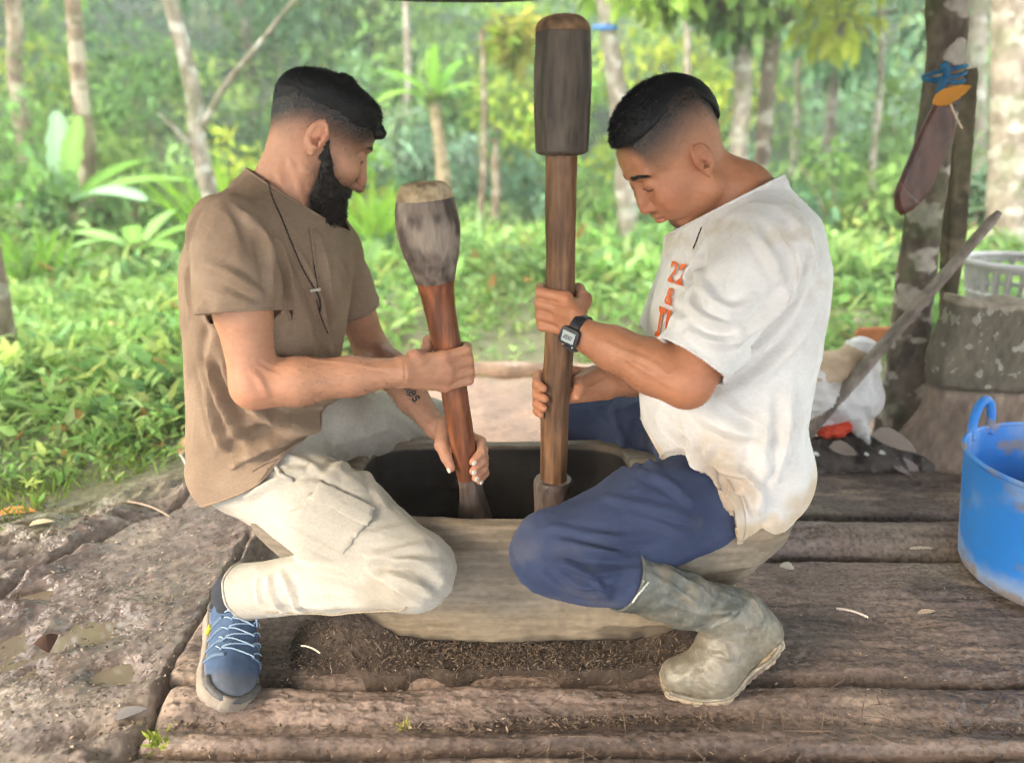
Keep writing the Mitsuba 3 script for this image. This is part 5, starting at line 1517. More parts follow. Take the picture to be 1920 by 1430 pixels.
ARM_LINES_L = [([(520, 665), (600, 672), (690, 684), (750, 688)], .004, .0011), ([(560, 720), (640, 705), (720, 700)], .0035, .0009), ([(470, 700), (495, 720), (500, 745)], .006, .0018), ([(490, 680), (520, 690)], .004, -.0012),
    ([(770, 690), (795, 680), (815, 668)], .0025, .0012), ([(770, 700), (800, 698), (820, 690)], .0025, .0012), ([(760, 675), (762, 700), (758, 722)], .0025, -.0010), ([(700, 655), (750, 730), (800, 795)], .004, .0010), ([(540, 300), (565, 360), (575, 400)], .006, .0020), ([(520, 320), (535, 360)], .006, .0012)]
def build_left():
    t = thing('person', 'bearded man in a brown t-shirt and beige trousers gripping the club-headed pestle', 'person')
    yaw = -13
    rows = [(.305, -.535, 1.475, .150, .118), (.36, -.530, 1.475, .166, .134), (.42, -.525, 1.478, .162, .134), (.536, -.513, 1.482, .158, .138), (.62, -.500, 1.485, .164, .144),
            (.694, -.490, 1.487, .172, .150), (.76, -.484, 1.487, .176, .146), (.811, -.477, 1.487, .170, .132), (.85, -.470, 1.487, .148, .108), (.885, -.460, 1.485, .105, .080), (.91, -.452, 1.483, .07, .062)]
    sh_n, sh_f = at(432, 440, 1.315), at(622, 468, 1.645)
    el_n, wr_n = at(478, 722, 1.275), at(752, 697, 1.345)
    el_f, wr_f = at(694, 650, 1.71), at(818, 800, 1.515)
    yw, pt = math.radians(20), math.radians(30)
    fwd = V(math.cos(yw) * math.cos(pt), math.sin(yw) * math.cos(pt), -math.sin(pt))
    x = unit(fwd); yl = unit(np.cross([0, 0, 1], x)); zl = np.cross(x, yl)
    C = at(601, 266, 1.425) + yl * .077
    hip_n, kn_n, an_n = at(508, 905, 1.385), at(772, 1066, 1.19), at(436, 1112, 1.31)
    hip_f, kn_f = at(600, 800, 1.585), at(800, 800, 1.84)
    an_f = V(-.42, 1.86, .11)
    # ---- body
    b = Blob()
    b.fn(*loft(rows_in(rows, .024, .024), yaw, .04), k=.03)
    nk = [V(-.452, 1.485, .855), at(540, 352, 1.475), C - zl * .040 - x * .022]
    b.chain(nk, [.070, .058, .055], .04)
    b.cone(V(-.47, 1.485, .87), sh_n + V(0, .02, .0), .05, .052, .05).cone(V(-.47, 1.485, .86), sh_f, .05, .052, .05)
    arm(b, sh_n, el_n, wr_n, .047, .040, .0425, .0265)
    arm(b, sh_f, el_f, wr_f, .046, .038, .041, .0255)
    for h, k_, a in ((hip_n, kn_n, an_n), (hip_f, kn_f, an_f)):
        b.chain([h, k_, a], [.075, .05, .034], .03)
    b.ell(V(-.53, 1.48, .38), (.10, .14, .09))
    S = .98
    M, skull, hw_ = head_parts(b, C, fwd, V(0, 0, 1), nose=(.122, -.037), S=S, back=1.04)
    # near hand: over the front of the shaft; far hand: behind it, lower down
    c1 = left_at(at(842, 683, 1.43)[2])
    g1 = grip(b, c1, AX_L, V(-.28, -1, 0), .0295, 1, wr_n, skew=.02)
    c2 = left_at(at(874, 848, 1.435)[2])
    ax2 = unit(PESTLE_L[2] - PESTLE_L[1])
    g2 = grip(b, c2, ax2, V(-.25, 1, 0), .028, -1, wr_f, skew=.33, phi=(5, 75, 122, 165), thumb=[(-70, .016, .004), (-104, .0125, -.020), (-118, .011, -.044)], spread=.92)
    m = largest(relax(polygonise(b, .003), 3))
    m = strokes(m, ARM_LINES_L)
    v = np.asarray(m.vertices)
    q = (v - C) @ M / S
    n = vnormals(m)
    kn = [(p, .014) for p in g1['mcp'] + g2['mcp']] + [(tp[0], .016) for tp in g2['tips']] + [(el_n, .05)]
    col = skin_colors(v, (.43, .215, .128), (.46, .175, .10), kn + [(C + M @ V(-.006, -.08, .01), .02), (C + M @ V(.10, 0, -.034), .018)], seed=1)
    # cropped sides of the hair, thinning downwards, stubble, brows, lips
    inh = (np.abs(q[:, 0]) < .14) & (np.abs(q[:, 1]) < .1) & (np.abs(q[:, 2]) < .15)
    nn = fb(v * 350, 2, 3)
    def hairline(x): return np.interp(x, [-.12, -.10, -.07, -.04, .0, .035, .06, .075, .09, .11], [-.020, .002, .036, .055, .060, .058, .060, .066, .080, .080])
    fade = sm(-.085, .0, q[:, 2] - hairline(q[:, 0])) ** 1.2 * (1 + .30 * (nn - .5)) * inh
    fade = fade * sm(.106, .088, q[:, 0] - .2 * (q[:, 2] - .06))
    ear = np.exp(-((q[:, 0] + .008) / .022) ** 2 - ((q[:, 2] - .004) / .034) ** 2) > .37
    fade = fade * ~(ear & (np.abs(q[:, 1]) > .0735))
    def beard_cover(q_, soft=.010):
        top = np.interp(q_[:, 0], [-.02, .012, .028, .05, .075, .10], [.03, .02, -.012, -.040, -.050, -.050])
        bk = np.interp(q_[:, 2], [-.14, -.10, -.07, -.03, .03], [.050, .018, .006, .004, .006])
        mouth = np.exp(-((q_[:, 2] + .0645) / .0085) ** 2 - (q_[:, 1] / .022) ** 2) * (q_[:, 0] > .075)
        c = sm(soft, -soft, q_[:, 2] - top) * sm(-soft, soft, q_[:, 0] - bk) * (1 - np.clip(mouth * 1.6, 0, 1))
        side = sm(.016, .034, q_[:, 0]) * sm(.0, -.03, q_[:, 2]) + .35
        return c * np.clip(side, 0, 1)
    stub = np.maximum(beard_cover(q, .016), .75 * beard_cover(q - V(0, 0, .006), .036)) * inh * ~ear * (1 + .25 * (nn - .5))
    col = col * (1 - fade[:, None] * (.72 + .27 * sm(.3, .8, fade))[:, None]) + fade[:, None] * V(.012, .011, .010)
    burn = np.clip(stub, 0, .92)
    for w_, kcol, s_ in ((burn, V(.016, .013, .012), 1.0),):
        col = col * (1 - s_ * w_[:, None]) + kcol * s_ * w_[:, None]
    put('body', m, 'skin_mat', t, smooth=True, color=np.clip(col, 0, 1))
    # ---- hair on top, combed forwards over the brow
    r = np.random.default_rng(5)
    fuzz(t, 'cropped_hair', v, n, fade * (1 - fade) * 2 + .25 * fade, M @ V(.5, 0, -.6), 9000, .0035, .0004, r)
    fuzz(t, 'beard_stubble', v, n, np.clip(stub, 0, 1) * (1 - .6 * np.clip(stub, 0, 1)), M @ V(.4, 0, -.9), 7000, .005, .0004, r)
    for a_, b_ in ((el_n, wr_n), (el_f, wr_f)):
        fuzz(t, 'arm_hair', v, n, forearm_weight(v, a_, b_), unit(b_ - a_) - V(0, 0, .5), 1500, .011, .00022, r, (.13, .075, .045), .2)
    hb = Blob()
    cov = lambda q_: (.36 * sm(-.02, .012, q_[:, 2] - hairline(q_[:, 0])) + .64 * sm(.0, .06, q_[:, 2] - hairline(q_[:, 0]))) * sm(.125, .105, q_[:, 0])
    hb.fn(over_head(skull, C, M, S, lambda q_: cov(q_) * (.55 + .45 * sm(-.09, -.02, q_[:, 0]) + .5 * sm(.0, .08, q_[:, 0]) * sm(.06, .1, q_[:, 2])), .0085, .0015), C - .16, C + .17, .01)
    hb.cone(hw_(.095, .028, .078), hw_(.099, -.036, .073), .0075, .007, .035)
    hm = largest(polygonise(hb, .0035))
    hair(hm, t, C, M, r, 16000, V(.85, 0, -.25), .012, up=.42, amp=.004, grow=lambda v_: .3 + .7 * cov((v_ - C) @ M / S))
    face_hair(t, v, C, M, S, r)
    # ---- beard
    bb = Blob()
    bb.fn(over_head(skull, C, M, S, beard_cover, .010), C - .17, C + .15, .01)
    bb.ell(hw_(.072, 0, -.112), (.031, .032, .031), M, .025)
    for s_ in (-1, 1):
        bb.cone(hw_(.040, s_ * .046, -.092), hw_(.072, s_ * .016, -.122), .017, .022, .02)
        bb.cone(hw_(.0955, s_ * .004, -.0485), hw_(.083, s_ * .027, -.060), .0052, .006, .008)
    bb.ell(hw_(.100, 0, -.0645), (.014, .020, .0075), M, .004, -1)
    bm = largest(polygonise(bb, .0035))
    hair(bm, t, C, M, r, 15000, V(.35, 0, -1), .012, 'beard', amp=.005, up=.55, color=(.017, .014, .012), grow=lambda v_: .5 + .5 * beard_cover((v_ - C) @ M / S, .02))
    # ---- trousers
    p = Blob()
    p.fn(*loft([(.30, -.53, 1.475, .15, .11), (.36, -.527, 1.475, .168, .128), (.43, -.522, 1.477, .142, .110), (.50, -.52, 1.48, .12, .095)], yaw, .03), k=.03)
    p.chain([hip_n + V(-.02, .03, 0), hip_n * .5 + kn_n * .5 + V(0, .005, .008), kn_n], [.097, .090, .0685], .05)
    p.ell(kn_n + V(.012, -.008, .0), (.066, .066, .066), None, .03)
    p.chain([kn_n + V(-.01, 0, -.01), kn_n * .6 + an_n * .4, an_n + unit(kn_n - an_n) * .02], [.062, .058, .050], .02)
    p.cone(an_n + unit(kn_n - an_n) * .02, an_n - unit(kn_n - an_n) * .05, .050, .047, .02)
    p.chain([hip_f, kn_f, an_f], [.095, .072, .05], .03)
    m = relax(polygonise(p, .0045), 4)
    m = cloth_noise(cloth_noise(m, .0055, 13, 8, kn_n - hip_n), .0018, 34, 9, kn_n - hip_n)
    m = strokes(m, [
        ([(700, 1062), (760, 1070), (822, 1092)], .009, -.009), ([(690, 1050), (760, 1052), (830, 1060)], .008, .006), ([(720, 1075), (770, 1095), (815, 1120)], .007, .006),
        ([(700, 1080), (740, 1105), (790, 1135)], .007, .005), ([(680, 1085), (700, 1110), (740, 1140)], .007, .004), ([(640, 1035), (720, 1040), (800, 1020)], .008, .005),
        ([(600, 1000), (680, 1000), (770, 980)], .008, .003), ([(505, 830), (560, 860), (620, 900)], .009, .004), ([(520, 880), (580, 880), (660, 850)], .012, .004), ([(540, 930), (620, 890), (690, 830)], .012, .004),
        ([(460, 930), (520, 900), (560, 880)], .009, .008), ([(480, 960), (560, 960), (620, 920)], .008, .005), ([(640, 880), (690, 860), (700, 800)], .012, .005), ([(660, 860), (700, 900), (720, 950)], .010, .004), ([(620, 840), (680, 820), (740, 800)], .010, .003),
        ([(600, 780), (640, 830), (650, 870)], .010, .003), ([(500, 1080), (510, 1120), (530, 1150)], .007, .006), ([(525, 1070), (540, 1110), (560, 1150)], .008, .006), ([(480, 1085), (485, 1130)], .006, .005),
        ([(560, 1075), (640, 1080), (700, 1100)], .012, .004), ([(520, 1130), (600, 1140), (700, 1140)], .010, .003), ([(720, 790), (770, 830), (790, 870)], .012, .005), ([(700, 760), (760, 790), (800, 830)], .012, .005),
        ([(560, 990), (600, 950), (640, 930)], .006, .004), ([(590, 1010), (630, 970)], .006, .003)])
    v = np.asarray(m.vertices)
    ua = unit(kn_n - an_n)
    cuff = (v - (an_n + ua * .035)) @ unit(ua + V(0, .0, .25))
    cut = np.where(np.linalg.norm(v - an_n, axis=1) < .11, cuff, 1)
    m = clip(m, np.minimum(cut, .475 - v[:, 2]))
    hm = hem(m, lambda q: np.linalg.norm(q - an_n) < .1, .003)
    put('trousers', join([shell(m, .003)] + ([hm] if hm is not None else [])), 'beige_cloth', t, smooth=True)
    tv = np.asarray(m.vertices)
    # seams, pocket and cargo flap lying on the cloth
    def on_cloth(pts, lift=.002):
        tree_ = cKDTree(tv)
        n_ = vnormals(m)
        P = np.array([seen_point(tv, *q_) for q_ in pts])
        P = spline(P, len(pts) * 6)
        i = tree_.query(P, k=6)[1]
        return tv[i].mean(1) + unit(n_[i].mean(1)) * lift
    seams = [[(500, 1148), (640, 1158), (760, 1140)]]
    put('seam', join([tube(on_cloth(q_), .0016, 5) for q_ in seams]), 'beige_thread', t, smooth=True)
    def patch(corners, nu=14, nv=10, th=.004):
        c00, c10, c11, c01 = [np.array(q_, float) for q_ in corners]
        tree_ = cKDTree(tv); n_ = vnormals(m)
        G = []
        for i in range(nu):
            row = []
            for j in range(nv):
                a, b_ = i / (nu - 1), j / (nv - 1)
                q_ = (c00 * (1 - a) + c10 * a) * (1 - b_) + (c01 * (1 - a) + c11 * a) * b_
                P = seen_point(tv, *q_)
                k = tree_.query(P, k=8)[1]
                row.append(tv[k].mean(0) + unit(n_[k].mean(0)) * th)
            G.append(row)
        G = np.array(G)
        for _ in range(3):
            G[1:-1, 1:-1] = .5 * G[1:-1, 1:-1] + .125 * (G[:-2, 1:-1] + G[2:, 1:-1] + G[1:-1, :-2] + G[1:-1, 2:])
        g = grid_mesh(G)
        if (vnormals(g) @ V(0, -1, .3)).mean() < 0:
            g = trimesh.Trimesh(g.vertices, g.faces[:, ::-1], process=False)
        return shell(g, .006)
    put('cargo_pocket', join([patch([(580, 925), (690, 975), (640, 1040), (535, 985)])]), 'beige_cloth', t, smooth=True)
    put('pocket_flap', join([patch([(600, 900), (705, 950), (690, 985), (580, 935)], th=.006)]), 'beige_cloth', t, smooth=True)
    put('hip_pocket', tube(on_cloth([(513, 862), (519, 876), (530, 890), (546, 900)], .003), .0042, 8), 'beige_cloth', t, smooth=True)
    # ---- t-shirt
    s = Blob()
    s.fn(*loft(rows, yaw, .02), k=.03)
    s.cone(V(-.455, 1.475, .892), sh_n + V(.0, .015, .004), .056, .060, .07).cone(V(-.455, 1.485, .880), sh_f - V(0, .01, 0), .055, .060, .07)
    s.chain(nk[:2], [.0755, .0635], .05)
    hn_c, hf_c = at(446, 586, 1.285), at(659, 577, 1.69)
    hn_a, hf_a = unit(hn_c - sh_n), unit(hf_c - sh_f)
    sleeve(s, sh_n, hn_c, hn_a, .066, .071)
    sleeve(s, sh_f, hf_c, hf_a, .062, .062)
    m = relax(polygonise(s, .0045), 6)
    m = cloth_noise(cloth_noise(m, .008, 9, 3, V(.25, 0, 1)), .0018, 30, 4, V(.5, 0, 1))
    m = strokes(m, [
        ([(400, 350), (352, 430), (346, 520), (352, 590)], .006, .0025),
        ([(520, 588), (515, 500), (470, 410)], .010, .006), ([(548, 610), (540, 520), (505, 430)], .012, .005),
        ([(395, 600), (420, 680), (470, 760), (560, 800), (640, 770)], .014, .010), ([(375, 590), (395, 690), (430, 790), (470, 850)], .012, .009),
        ([(380, 700), (400, 800), (440, 870)], .010, .006), ([(430, 880), (500, 840), (590, 800)], .010, .009), ([(415, 860), (470, 820), (560, 790), (620, 760)], .012, -.007),
        ([(440, 905), (510, 865), (600, 815)], .008, .007), ([(560, 470), (600, 560), (622, 660)], .010, .005), ([(600, 440), (615, 520), (628, 600)], .009, .005),
        ([(520, 450), (560, 560), (590, 680)], .014, .005), ([(385, 500), (440, 520), (500, 560)], .009, .004), ([(380, 540), (440, 560), (505, 575)], .008, .003),
        ([(470, 400), (500, 470), (515, 560)], .009, .006), ([(450, 390), (480, 460)], .008, .004), ([(640, 500), (655, 530)], .008, .004), ([(560, 700), (590, 740), (615, 770)], .01, .005),
        ([(470, 770), (530, 790), (600, 770)], .009, .005)], gain=1.7)
    m = push_out(m, p)
    v = np.asarray(m.vertices)
    def plane(c, a, near, rad):
        d = (v - c) @ a
        return np.where(np.linalg.norm(v - near, axis=1) < rad, -d, 1.0)
    # the neck opening tilts forwards, the hem runs down from the belly to the seat
    col_c, col_n = at(540, 366, 1.48), unit(V(.66, .22, 1))
    torso = loft(rows, yaw, .02)[0]
    cut = np.minimum.reduce([sleeve_open(v, torso, hn_c, hn_a, .10), sleeve_open(v, torso, hf_c, hf_a, .09), plane(col_c, col_n, col_c, .17)])
    hp0, hp1 = at(628, 764, 1.45), at(430, 908, 1.36)
    hnrm = unit(np.cross(hp1 - hp0, V(.0, 1, .10))); hnrm = hnrm * np.sign(hnrm[2])
    hem_d = (v - hp0) @ hnrm + .006 * np.sin(v[:, 1] * 40 + v[:, 0] * 25)
    cut = np.minimum(cut, np.where(v[:, 2] < .55, hem_d, 1))
    m = clip(m, cut)
    hm = hem(m, lambda q: True, .0026)
    put('t_shirt', join([shell(m, .003), hm]), 'brown_cloth', t, smooth=True)
    st = at(575, 440, 1.36)
    # ---- shoe: toe on the ground towards the camera, heel raised
    shoe_left(t, an_n)
    # ---- cord necklace with a small pendant
    pt = [at(500, 322, 1.47), at(512, 350, 1.40), at(535, 420, 1.345), at(560, 480, 1.335), at(580, 530, 1.335), at(591, 545, 1.335)]
    sv = np.asarray(scene_mesh(t + '__t_shirt'))
    tr_ = cKDTree(sv)
    def hug(P, lift=.004):
        out = []
        for q_ in P:
            s_ = seen_point(sv, *q_)
            out.append(s_ + unit(EYE - s_) * lift)
        return np.array(out)
    c1_ = spline(hug([(497, 324), (503, 340), (511, 360), (524, 392), (545, 440), (565, 500), (582, 535), (590, 545)]), 30)
    c2_ = spline(hug([(590, 455), (592, 490), (597, 525), (594, 545)]), 16)
    c3_ = spline(hug([(592, 545), (600, 565), (600, 585)]), 10)
    c4_ = spline(hug([(594, 560), (604, 600), (618, 625)]), 10)
    put('necklace_cord', join([tube(c1_, .0012, 6), tube(c2_, .0011, 6), tube(c3_, .0018, 6), tube(c4_, .0010, 6)]), 'cord_mat', t, smooth=True)
    pend = [trimesh.creation.icosphere(2, .0032).apply_translation(c1_[-1] + V(k_ * .0048 - .006, -.004, .001 * k_)) for k_ in range(4)]
    put('pendant', join(pend), 'bead_mat', t, smooth=True)
    # ---- placket of the shirt
    pl = spline(hug([(583, 425), (588, 460), (592, 500)], .003), 14)
    put('placket', tube(pl, .003, 6, ell=1.6), 'brown_cloth', t, smooth=True)
    # ---- nails of the far hand
    for i, (tp, out, dr_, rr) in enumerate(g2['tips']):
        x_ = unit(dr_); z_ = unit(out - x_ * (out @ x_)); y_ = np.cross(z_, x_)
        Rm = np.stack([x_, y_, z_], 1)
        nm = trimesh.creation.icosphere(2, 1.0)
        vv = nm.vertices * V(.0068, .0055, .0022) * (rr / .010)
        nm = trimesh.Trimesh(vv @ Rm.T + tp + z_ * rr * .74 + x_ * .002, nm.faces, process=False)
        put('fingernail', nm, 'nail_mat', t, smooth=True)
    tattoo(t, scene_mesh(t + '__body'), wr_f, el_f)
    return t

# ================================================================== the man on the right
AX_R = unit(PESTLE_R[4] - PESTLE_R[1])
def right_at(z):
    P = np.array(PESTLE_R)
    return np.array([np.interp(z, P[:, 2], P[:, k]) for k in range(3)])

def build_right():
    t = thing('person', 'man with a faded haircut in a dirty white t-shirt, blue trousers and muddy rubber boots', 'person')
    yaw = 196
    rows = [(0.255, 0.462, 1.47, 0.175, 0.081), (0.300, 0.460, 1.475, 0.2, 0.108), (0.355, 0.454, 1.48, 0.205, 0.142), (0.420, 0.442, 1.482, 0.195, 0.152), (0.490, 0.440, 1.485, 0.188, 0.160), (0.560, 0.444, 1.487, 0.186, 0.158),
            (0.630, 0.450, 1.488, 0.19, 0.156), (0.694, 0.456, 1.488, 0.196, 0.152), (0.760, 0.460, 1.487, 0.192, 0.140), (0.810, 0.454, 1.486, 0.178, 0.134), (0.850, 0.458, 1.485, 0.152, 0.122), (0.885, 0.456, 1.484, 0.108, 0.082), (0.910, 0.446, 1.483, 0.07, 0.062)]
    sh_n, sh_f = at(1436, 470, 1.325), at(1310, 480, 1.65)
    el_n, wr_n = at(1287, 716, 1.245), at(1082, 622, 1.365)
    el_f, wr_f = at(1262, 690, 1.70), at(1140, 722, 1.535)
    yw, pt = math.radians(16), math.radians(36)
    fwd = V(-math.cos(yw) * math.cos(pt), -math.sin(yw) * math.cos(pt), -math.sin(pt))
    up0 = V(-math.cos(yw) * math.sin(pt), -math.sin(yw) * math.sin(pt), math.cos(pt))
    x = unit(fwd); yl = unit(np.cross(up0, x)); zl = np.cross(x, yl)
    S = 1.0
    C = at(1312, 308, 1.41) - yl * .078
    hip_n, kn_n, an_n = at(1365, 935, 1.385), at(1038, 1030, 1.185), at(1392, 1160, 1.215)
    hip_f, kn_f = at(1330, 860, 1.60), at(1072, 775, 1.85)
    an_f = V(.42, 1.88, .11)
    b = Blob()
    b.fn(*loft(rows_in(rows[1:], .026, .026), yaw, .04), k=.03)
    nk = [V(.450, 1.485, .838), at(1386, 368, 1.475), C - zl * .045 - x * .022]
    b.chain(nk, [.072, .060, .060], .04)
    b.cone(V(.46, 1.485, .86), sh_n + V(0, .02, 0), .05, .054, .05).cone(V(.455, 1.485, .86), sh_f, .05, .052, .05)
    arm(b, sh_n, el_n, wr_n, .053, .044, .0475, .0295)
    arm(b, sh_f, el_f, wr_f, .05, .041, .045, .028)
    for h, k_, a in ((hip_n, kn_n, an_n), (hip_f, kn_f, an_f)):
        b.chain([h, k_, a], [.075, .05, .032], .03)
    b.ell(V(.46, 1.48, .38), (.11, .15, .09))
    M, skull, hw_ = head_parts(b, C, fwd, up0, jaw=1.12, cheek=1.15, nose=(.113, -.030), fat=.008, S=S, low=.86, back=1.0, tall=1.28, recede=.026)
    c1 = right_at(at(1050, 582, 1.45)[2])
    g1 = grip(b, c1, AX_R, V(.30, -1, 0), .030, -1, wr_n, skew=-.10, scale=1.06)
    c2 = right_at(at(1043, 735, 1.45)[2])
    g2 = grip(b, c2, AX_R, V(.45, 1, 0), .030, 1, wr_f, skew=.12, scale=1.06, phi=(10, 78, 128, 160), thumb=[(-44, .020, .010), (-70, .0165, .004), (-92, .0145, -.012)])
    m = largest(relax(polygonise(b, .003), 3))
    m = strokes(m, [([(1130, 640), (1190, 665), (1250, 690)], .005, .0013), ([(1150, 660), (1220, 705), (1270, 735)], .006, .0012), ([(1225, 690), (1250, 705), (1262, 690)], .006, .0018), ([(1030, 560), (1050, 575), (1075, 580)], .0025, .0012), ([(1025, 580), (1050, 595), (1070, 600)], .0025, .0010), ([(1330, 420), (1370, 390), (1420, 345)], .007, .0022), ([(1310, 432), (1350, 410), (1390, 370)], .006, -.0015)])
    v = np.asarray(m.vertices)
    q = (v - C) @ M / S
    q[:, 2] = np.where(q[:, 2] < -.03, -.03 + (q[:, 2] + .03) / .86, q[:, 2])
    kn = [(p, .014) for p in g1['mcp'] + g2['mcp']] + [(el_n, .05), (C + M @ V(.07, .045, -.02), .035), (C + M @ V(-.006, .08, .005), .02), (C + M @ V(.10, 0, -.034), .02)]
    col = skin_colors(v, (.365, .158, .082), (.41, .14, .072), kn, seed=2)
    inh = (np.abs(q[:, 0]) < .14) & (np.abs(q[:, 1]) < .1) & (np.abs(q[:, 2]) < .15)
    nn = fb(v * 380, 2, 3)
    def hairline(x): return np.interp(x, [-.12, -.095, -.086, -.062, -.02, .034, .061, .09, .11], [.0, .020, .058, .104, .110, .096, .092, .092, .095])
    line = hairline(q[:, 0])
    fade = sm(-.080, .002, q[:, 2] - line) ** 1.3 * (1 + .30 * (nn - .5)) * inh * sm(.084, .066, q[:, 0] - .25 * (q[:, 2] - .06))
    ear = (np.exp(-((q[:, 0] + .008) / .022) ** 2 - ((q[:, 2] - .004) / .034) ** 2) > .37) & (np.abs(q[:, 1]) > .0735)
    fade = fade * ~ear
    shave = sm(-.03, .02, q[:, 2] - line + .06) * inh * sm(.086, .07, q[:, 0]) * ~ear
    col = col * (1 - .22 * shave[:, None]) + .22 * shave[:, None] * V(.14, .12, .085)
    col = col * (1 - fade[:, None] * .97) + fade[:, None] * .97 * V(.012, .011, .010)
    lips = np.exp(-((q[:, 2] + .064) / .010) ** 2) * sm(.026, .020, np.abs(q[:, 1])) * (q[:, 0] > .075) * inh
    goat = np.exp(-(((q[:, 2] + .104) / .014) ** 2)) * sm(.026, .014, np.abs(q[:, 1])) * (q[:, 0] > .06) * inh
    mous = np.exp(-(((q[:, 2] + .047) / .005) ** 2)) * sm(.028, .02, np.abs(q[:, 1])) * (q[:, 0] > .08) * inh
    for w_, kcol, s_ in ((lips, V(.36, .12, .09), .6), (goat, V(.03, .02, .015), .75), (mous, V(.05, .03, .02), .35)):
        col = col * (1 - s_ * w_[:, None]) + kcol * s_ * w_[:, None]
    put('body', m, 'skin_mat', t, smooth=True, color=np.clip(col, 0, 1))
    r = np.random.default_rng(6); n_ = vnormals(m)
    fuzz(t, 'cropped_hair', v, n_, fade * (1 - fade) * 2 + .25 * fade, M @ V(.4, 0, -.7), 10000, .003, .0004, r)
    for a_, b_ in ((el_n, wr_n), (el_f, wr_f)):
        fuzz(t, 'arm_hair', v, n_, forearm_weight(v, a_, b_), unit(b_ - a_) - V(0, 0, .5), 700, .009, .0002, r, (.11, .06, .035), .2)
    hb = Blob()
    cov = lambda q_: (.3 * sm(-.01, .015, q_[:, 2] - hairline(q_[:, 0])) + .7 * sm(.0, .045, q_[:, 2] - hairline(q_[:, 0]))) * sm(.125, .105, q_[:, 0])
    def mop(p_):
        q_ = (p_ - C) @ M / S
        d = ellip(q_, V(-.006, 0, .066), (.110, .0780, .098)) + .0025 * (fb(q_ * 70, 3, 2) - .5)
        return smax(d, hairline(q_[:, 0]) + .004 - q_[:, 2], .022)
    hb.fn(mop, C - .18, C + .2, .01)
    hm = largest(polygonise(hb, .0035))
    hair(hm, t, C, M, r, 17000, V(.8, 0, .0), .012, up=.30, amp=.0025, grow=lambda v_: .25 + .75 * cov((v_ - C) @ M / S))
    face_hair(t, v, C, M, S, r)
    # ---- trousers
    p = Blob()
    p.fn(*loft([(.29, .47, 1.475, .17, .12), (.36, .462, 1.478, .19, .14), (.44, .455, 1.48, .165, .130), (.52, .452, 1.482, .150, .125)], yaw, .03), k=.03)
    p.chain([hip_n + V(.02, .03, .0), hip_n * .5 + kn_n * .5 + V(0, .0, .012), kn_n], [.104, .094, .0705], .05)
    p.ell(kn_n + V(-.008, -.004, .004), (.068, .064, .066), None, .03)
    bt = at(1172, 1088, 1.165)
    p.chain([kn_n + V(.01, 0, -.015), kn_n * .5 + bt * .5 + V(0, 0, .0), bt], [.070, .066, .0475], .03)
    p.chain([bt, bt * .5 + an_n * .5], [.045, .036], .02)
    p.chain([hip_f, hip_f * .5 + kn_f * .5, kn_f, an_f], [.10, .093, .075, .045], .04)
    m = relax(polygonise(p, .0045), 4)
    m = cloth_noise(cloth_noise(m, .0055, 12, 18, kn_n - hip_n), .0018, 34, 19, kn_n - hip_n)
    m = strokes(m, [
        ([(1040, 985), (1120, 1000), (1220, 1010)], .008, .004), ([(1050, 1010), (1130, 1030), (1240, 1030)], .007, .004), ([(1030, 1040), (1100, 1050), (1190, 1045)], .009, -.007),
        ([(1060, 1060), (1110, 1075), (1160, 1070)], .007, .007), ([(1050, 1080), (1100, 1100), (1150, 1095)], .007, .006), ([(1010, 1075), (1070, 1110), (1130, 1120)], .008, .005),
        ([(1090, 1070), (1120, 1095), (1140, 1125)], .006, .006), ([(1080, 1020), (1160, 1045), (1200, 1040)], .007, .005), ([(1140, 930), (1240, 960), (1330, 985)], .010, .004), ([(1180, 960), (1260, 990), (1340, 1000)], .008, .005),
        ([(1200, 880), (1240, 900), (1300, 940)], .010, .005), ([(1210, 830), (1230, 880), (1270, 920)], .009, .007), ([(1190, 790), (1180, 830), (1185, 870)], .008, -.010), ([(1205, 800), (1205, 840), (1210, 880)], .008, .008), ([(1150, 760), (1160, 810), (1180, 860)], .010, .006),
        ([(1100, 760), (1130, 790), (1170, 810)], .010, .004), ([(1260, 1000), (1310, 1020)], .007, .004)])
    m = clip(m, .515 - np.asarray(m.vertices)[:, 2])
    put('trousers', shell(m, .003), 'blue_cloth', t, smooth=True)
    tv = np.asarray(m.vertices)
    # ---- t-shirt
    s = Blob()
    s.fn(*loft(rows, yaw, .02, n=2.2), k=.03)
    hn_c, hf_c = at(1292, 676, 1.255), at(1252, 620, 1.70)
    hn_a = unit(hn_c - sh_n); hf_a = unit(hf_c - sh_f)
    s.cone(V(.452, 1.475, .885), sh_n + V(0, .015, .004), .062, .068, .07).cone(V(.448, 1.485, .875), sh_f - V(0, .01, 0), .06, .066, .07)
    s.chain(nk[:2], [.079, .067], .05)
    s.cone(nk[1], nk[1] + unit(nk[2] - nk[1]) * .03, .067, .066, .03)
    sleeve(s, sh_n, hn_c, hn_a, .076, .069)
    sleeve(s, sh_f, hf_c, hf_a, .068, .064)
    m = relax(polygonise(s, .0045), 6)
    m = cloth_noise(cloth_noise(m, .009, 8, 33, V(-.35, 0, 1)), .002, 28, 34, V(-.6, 0, 1))
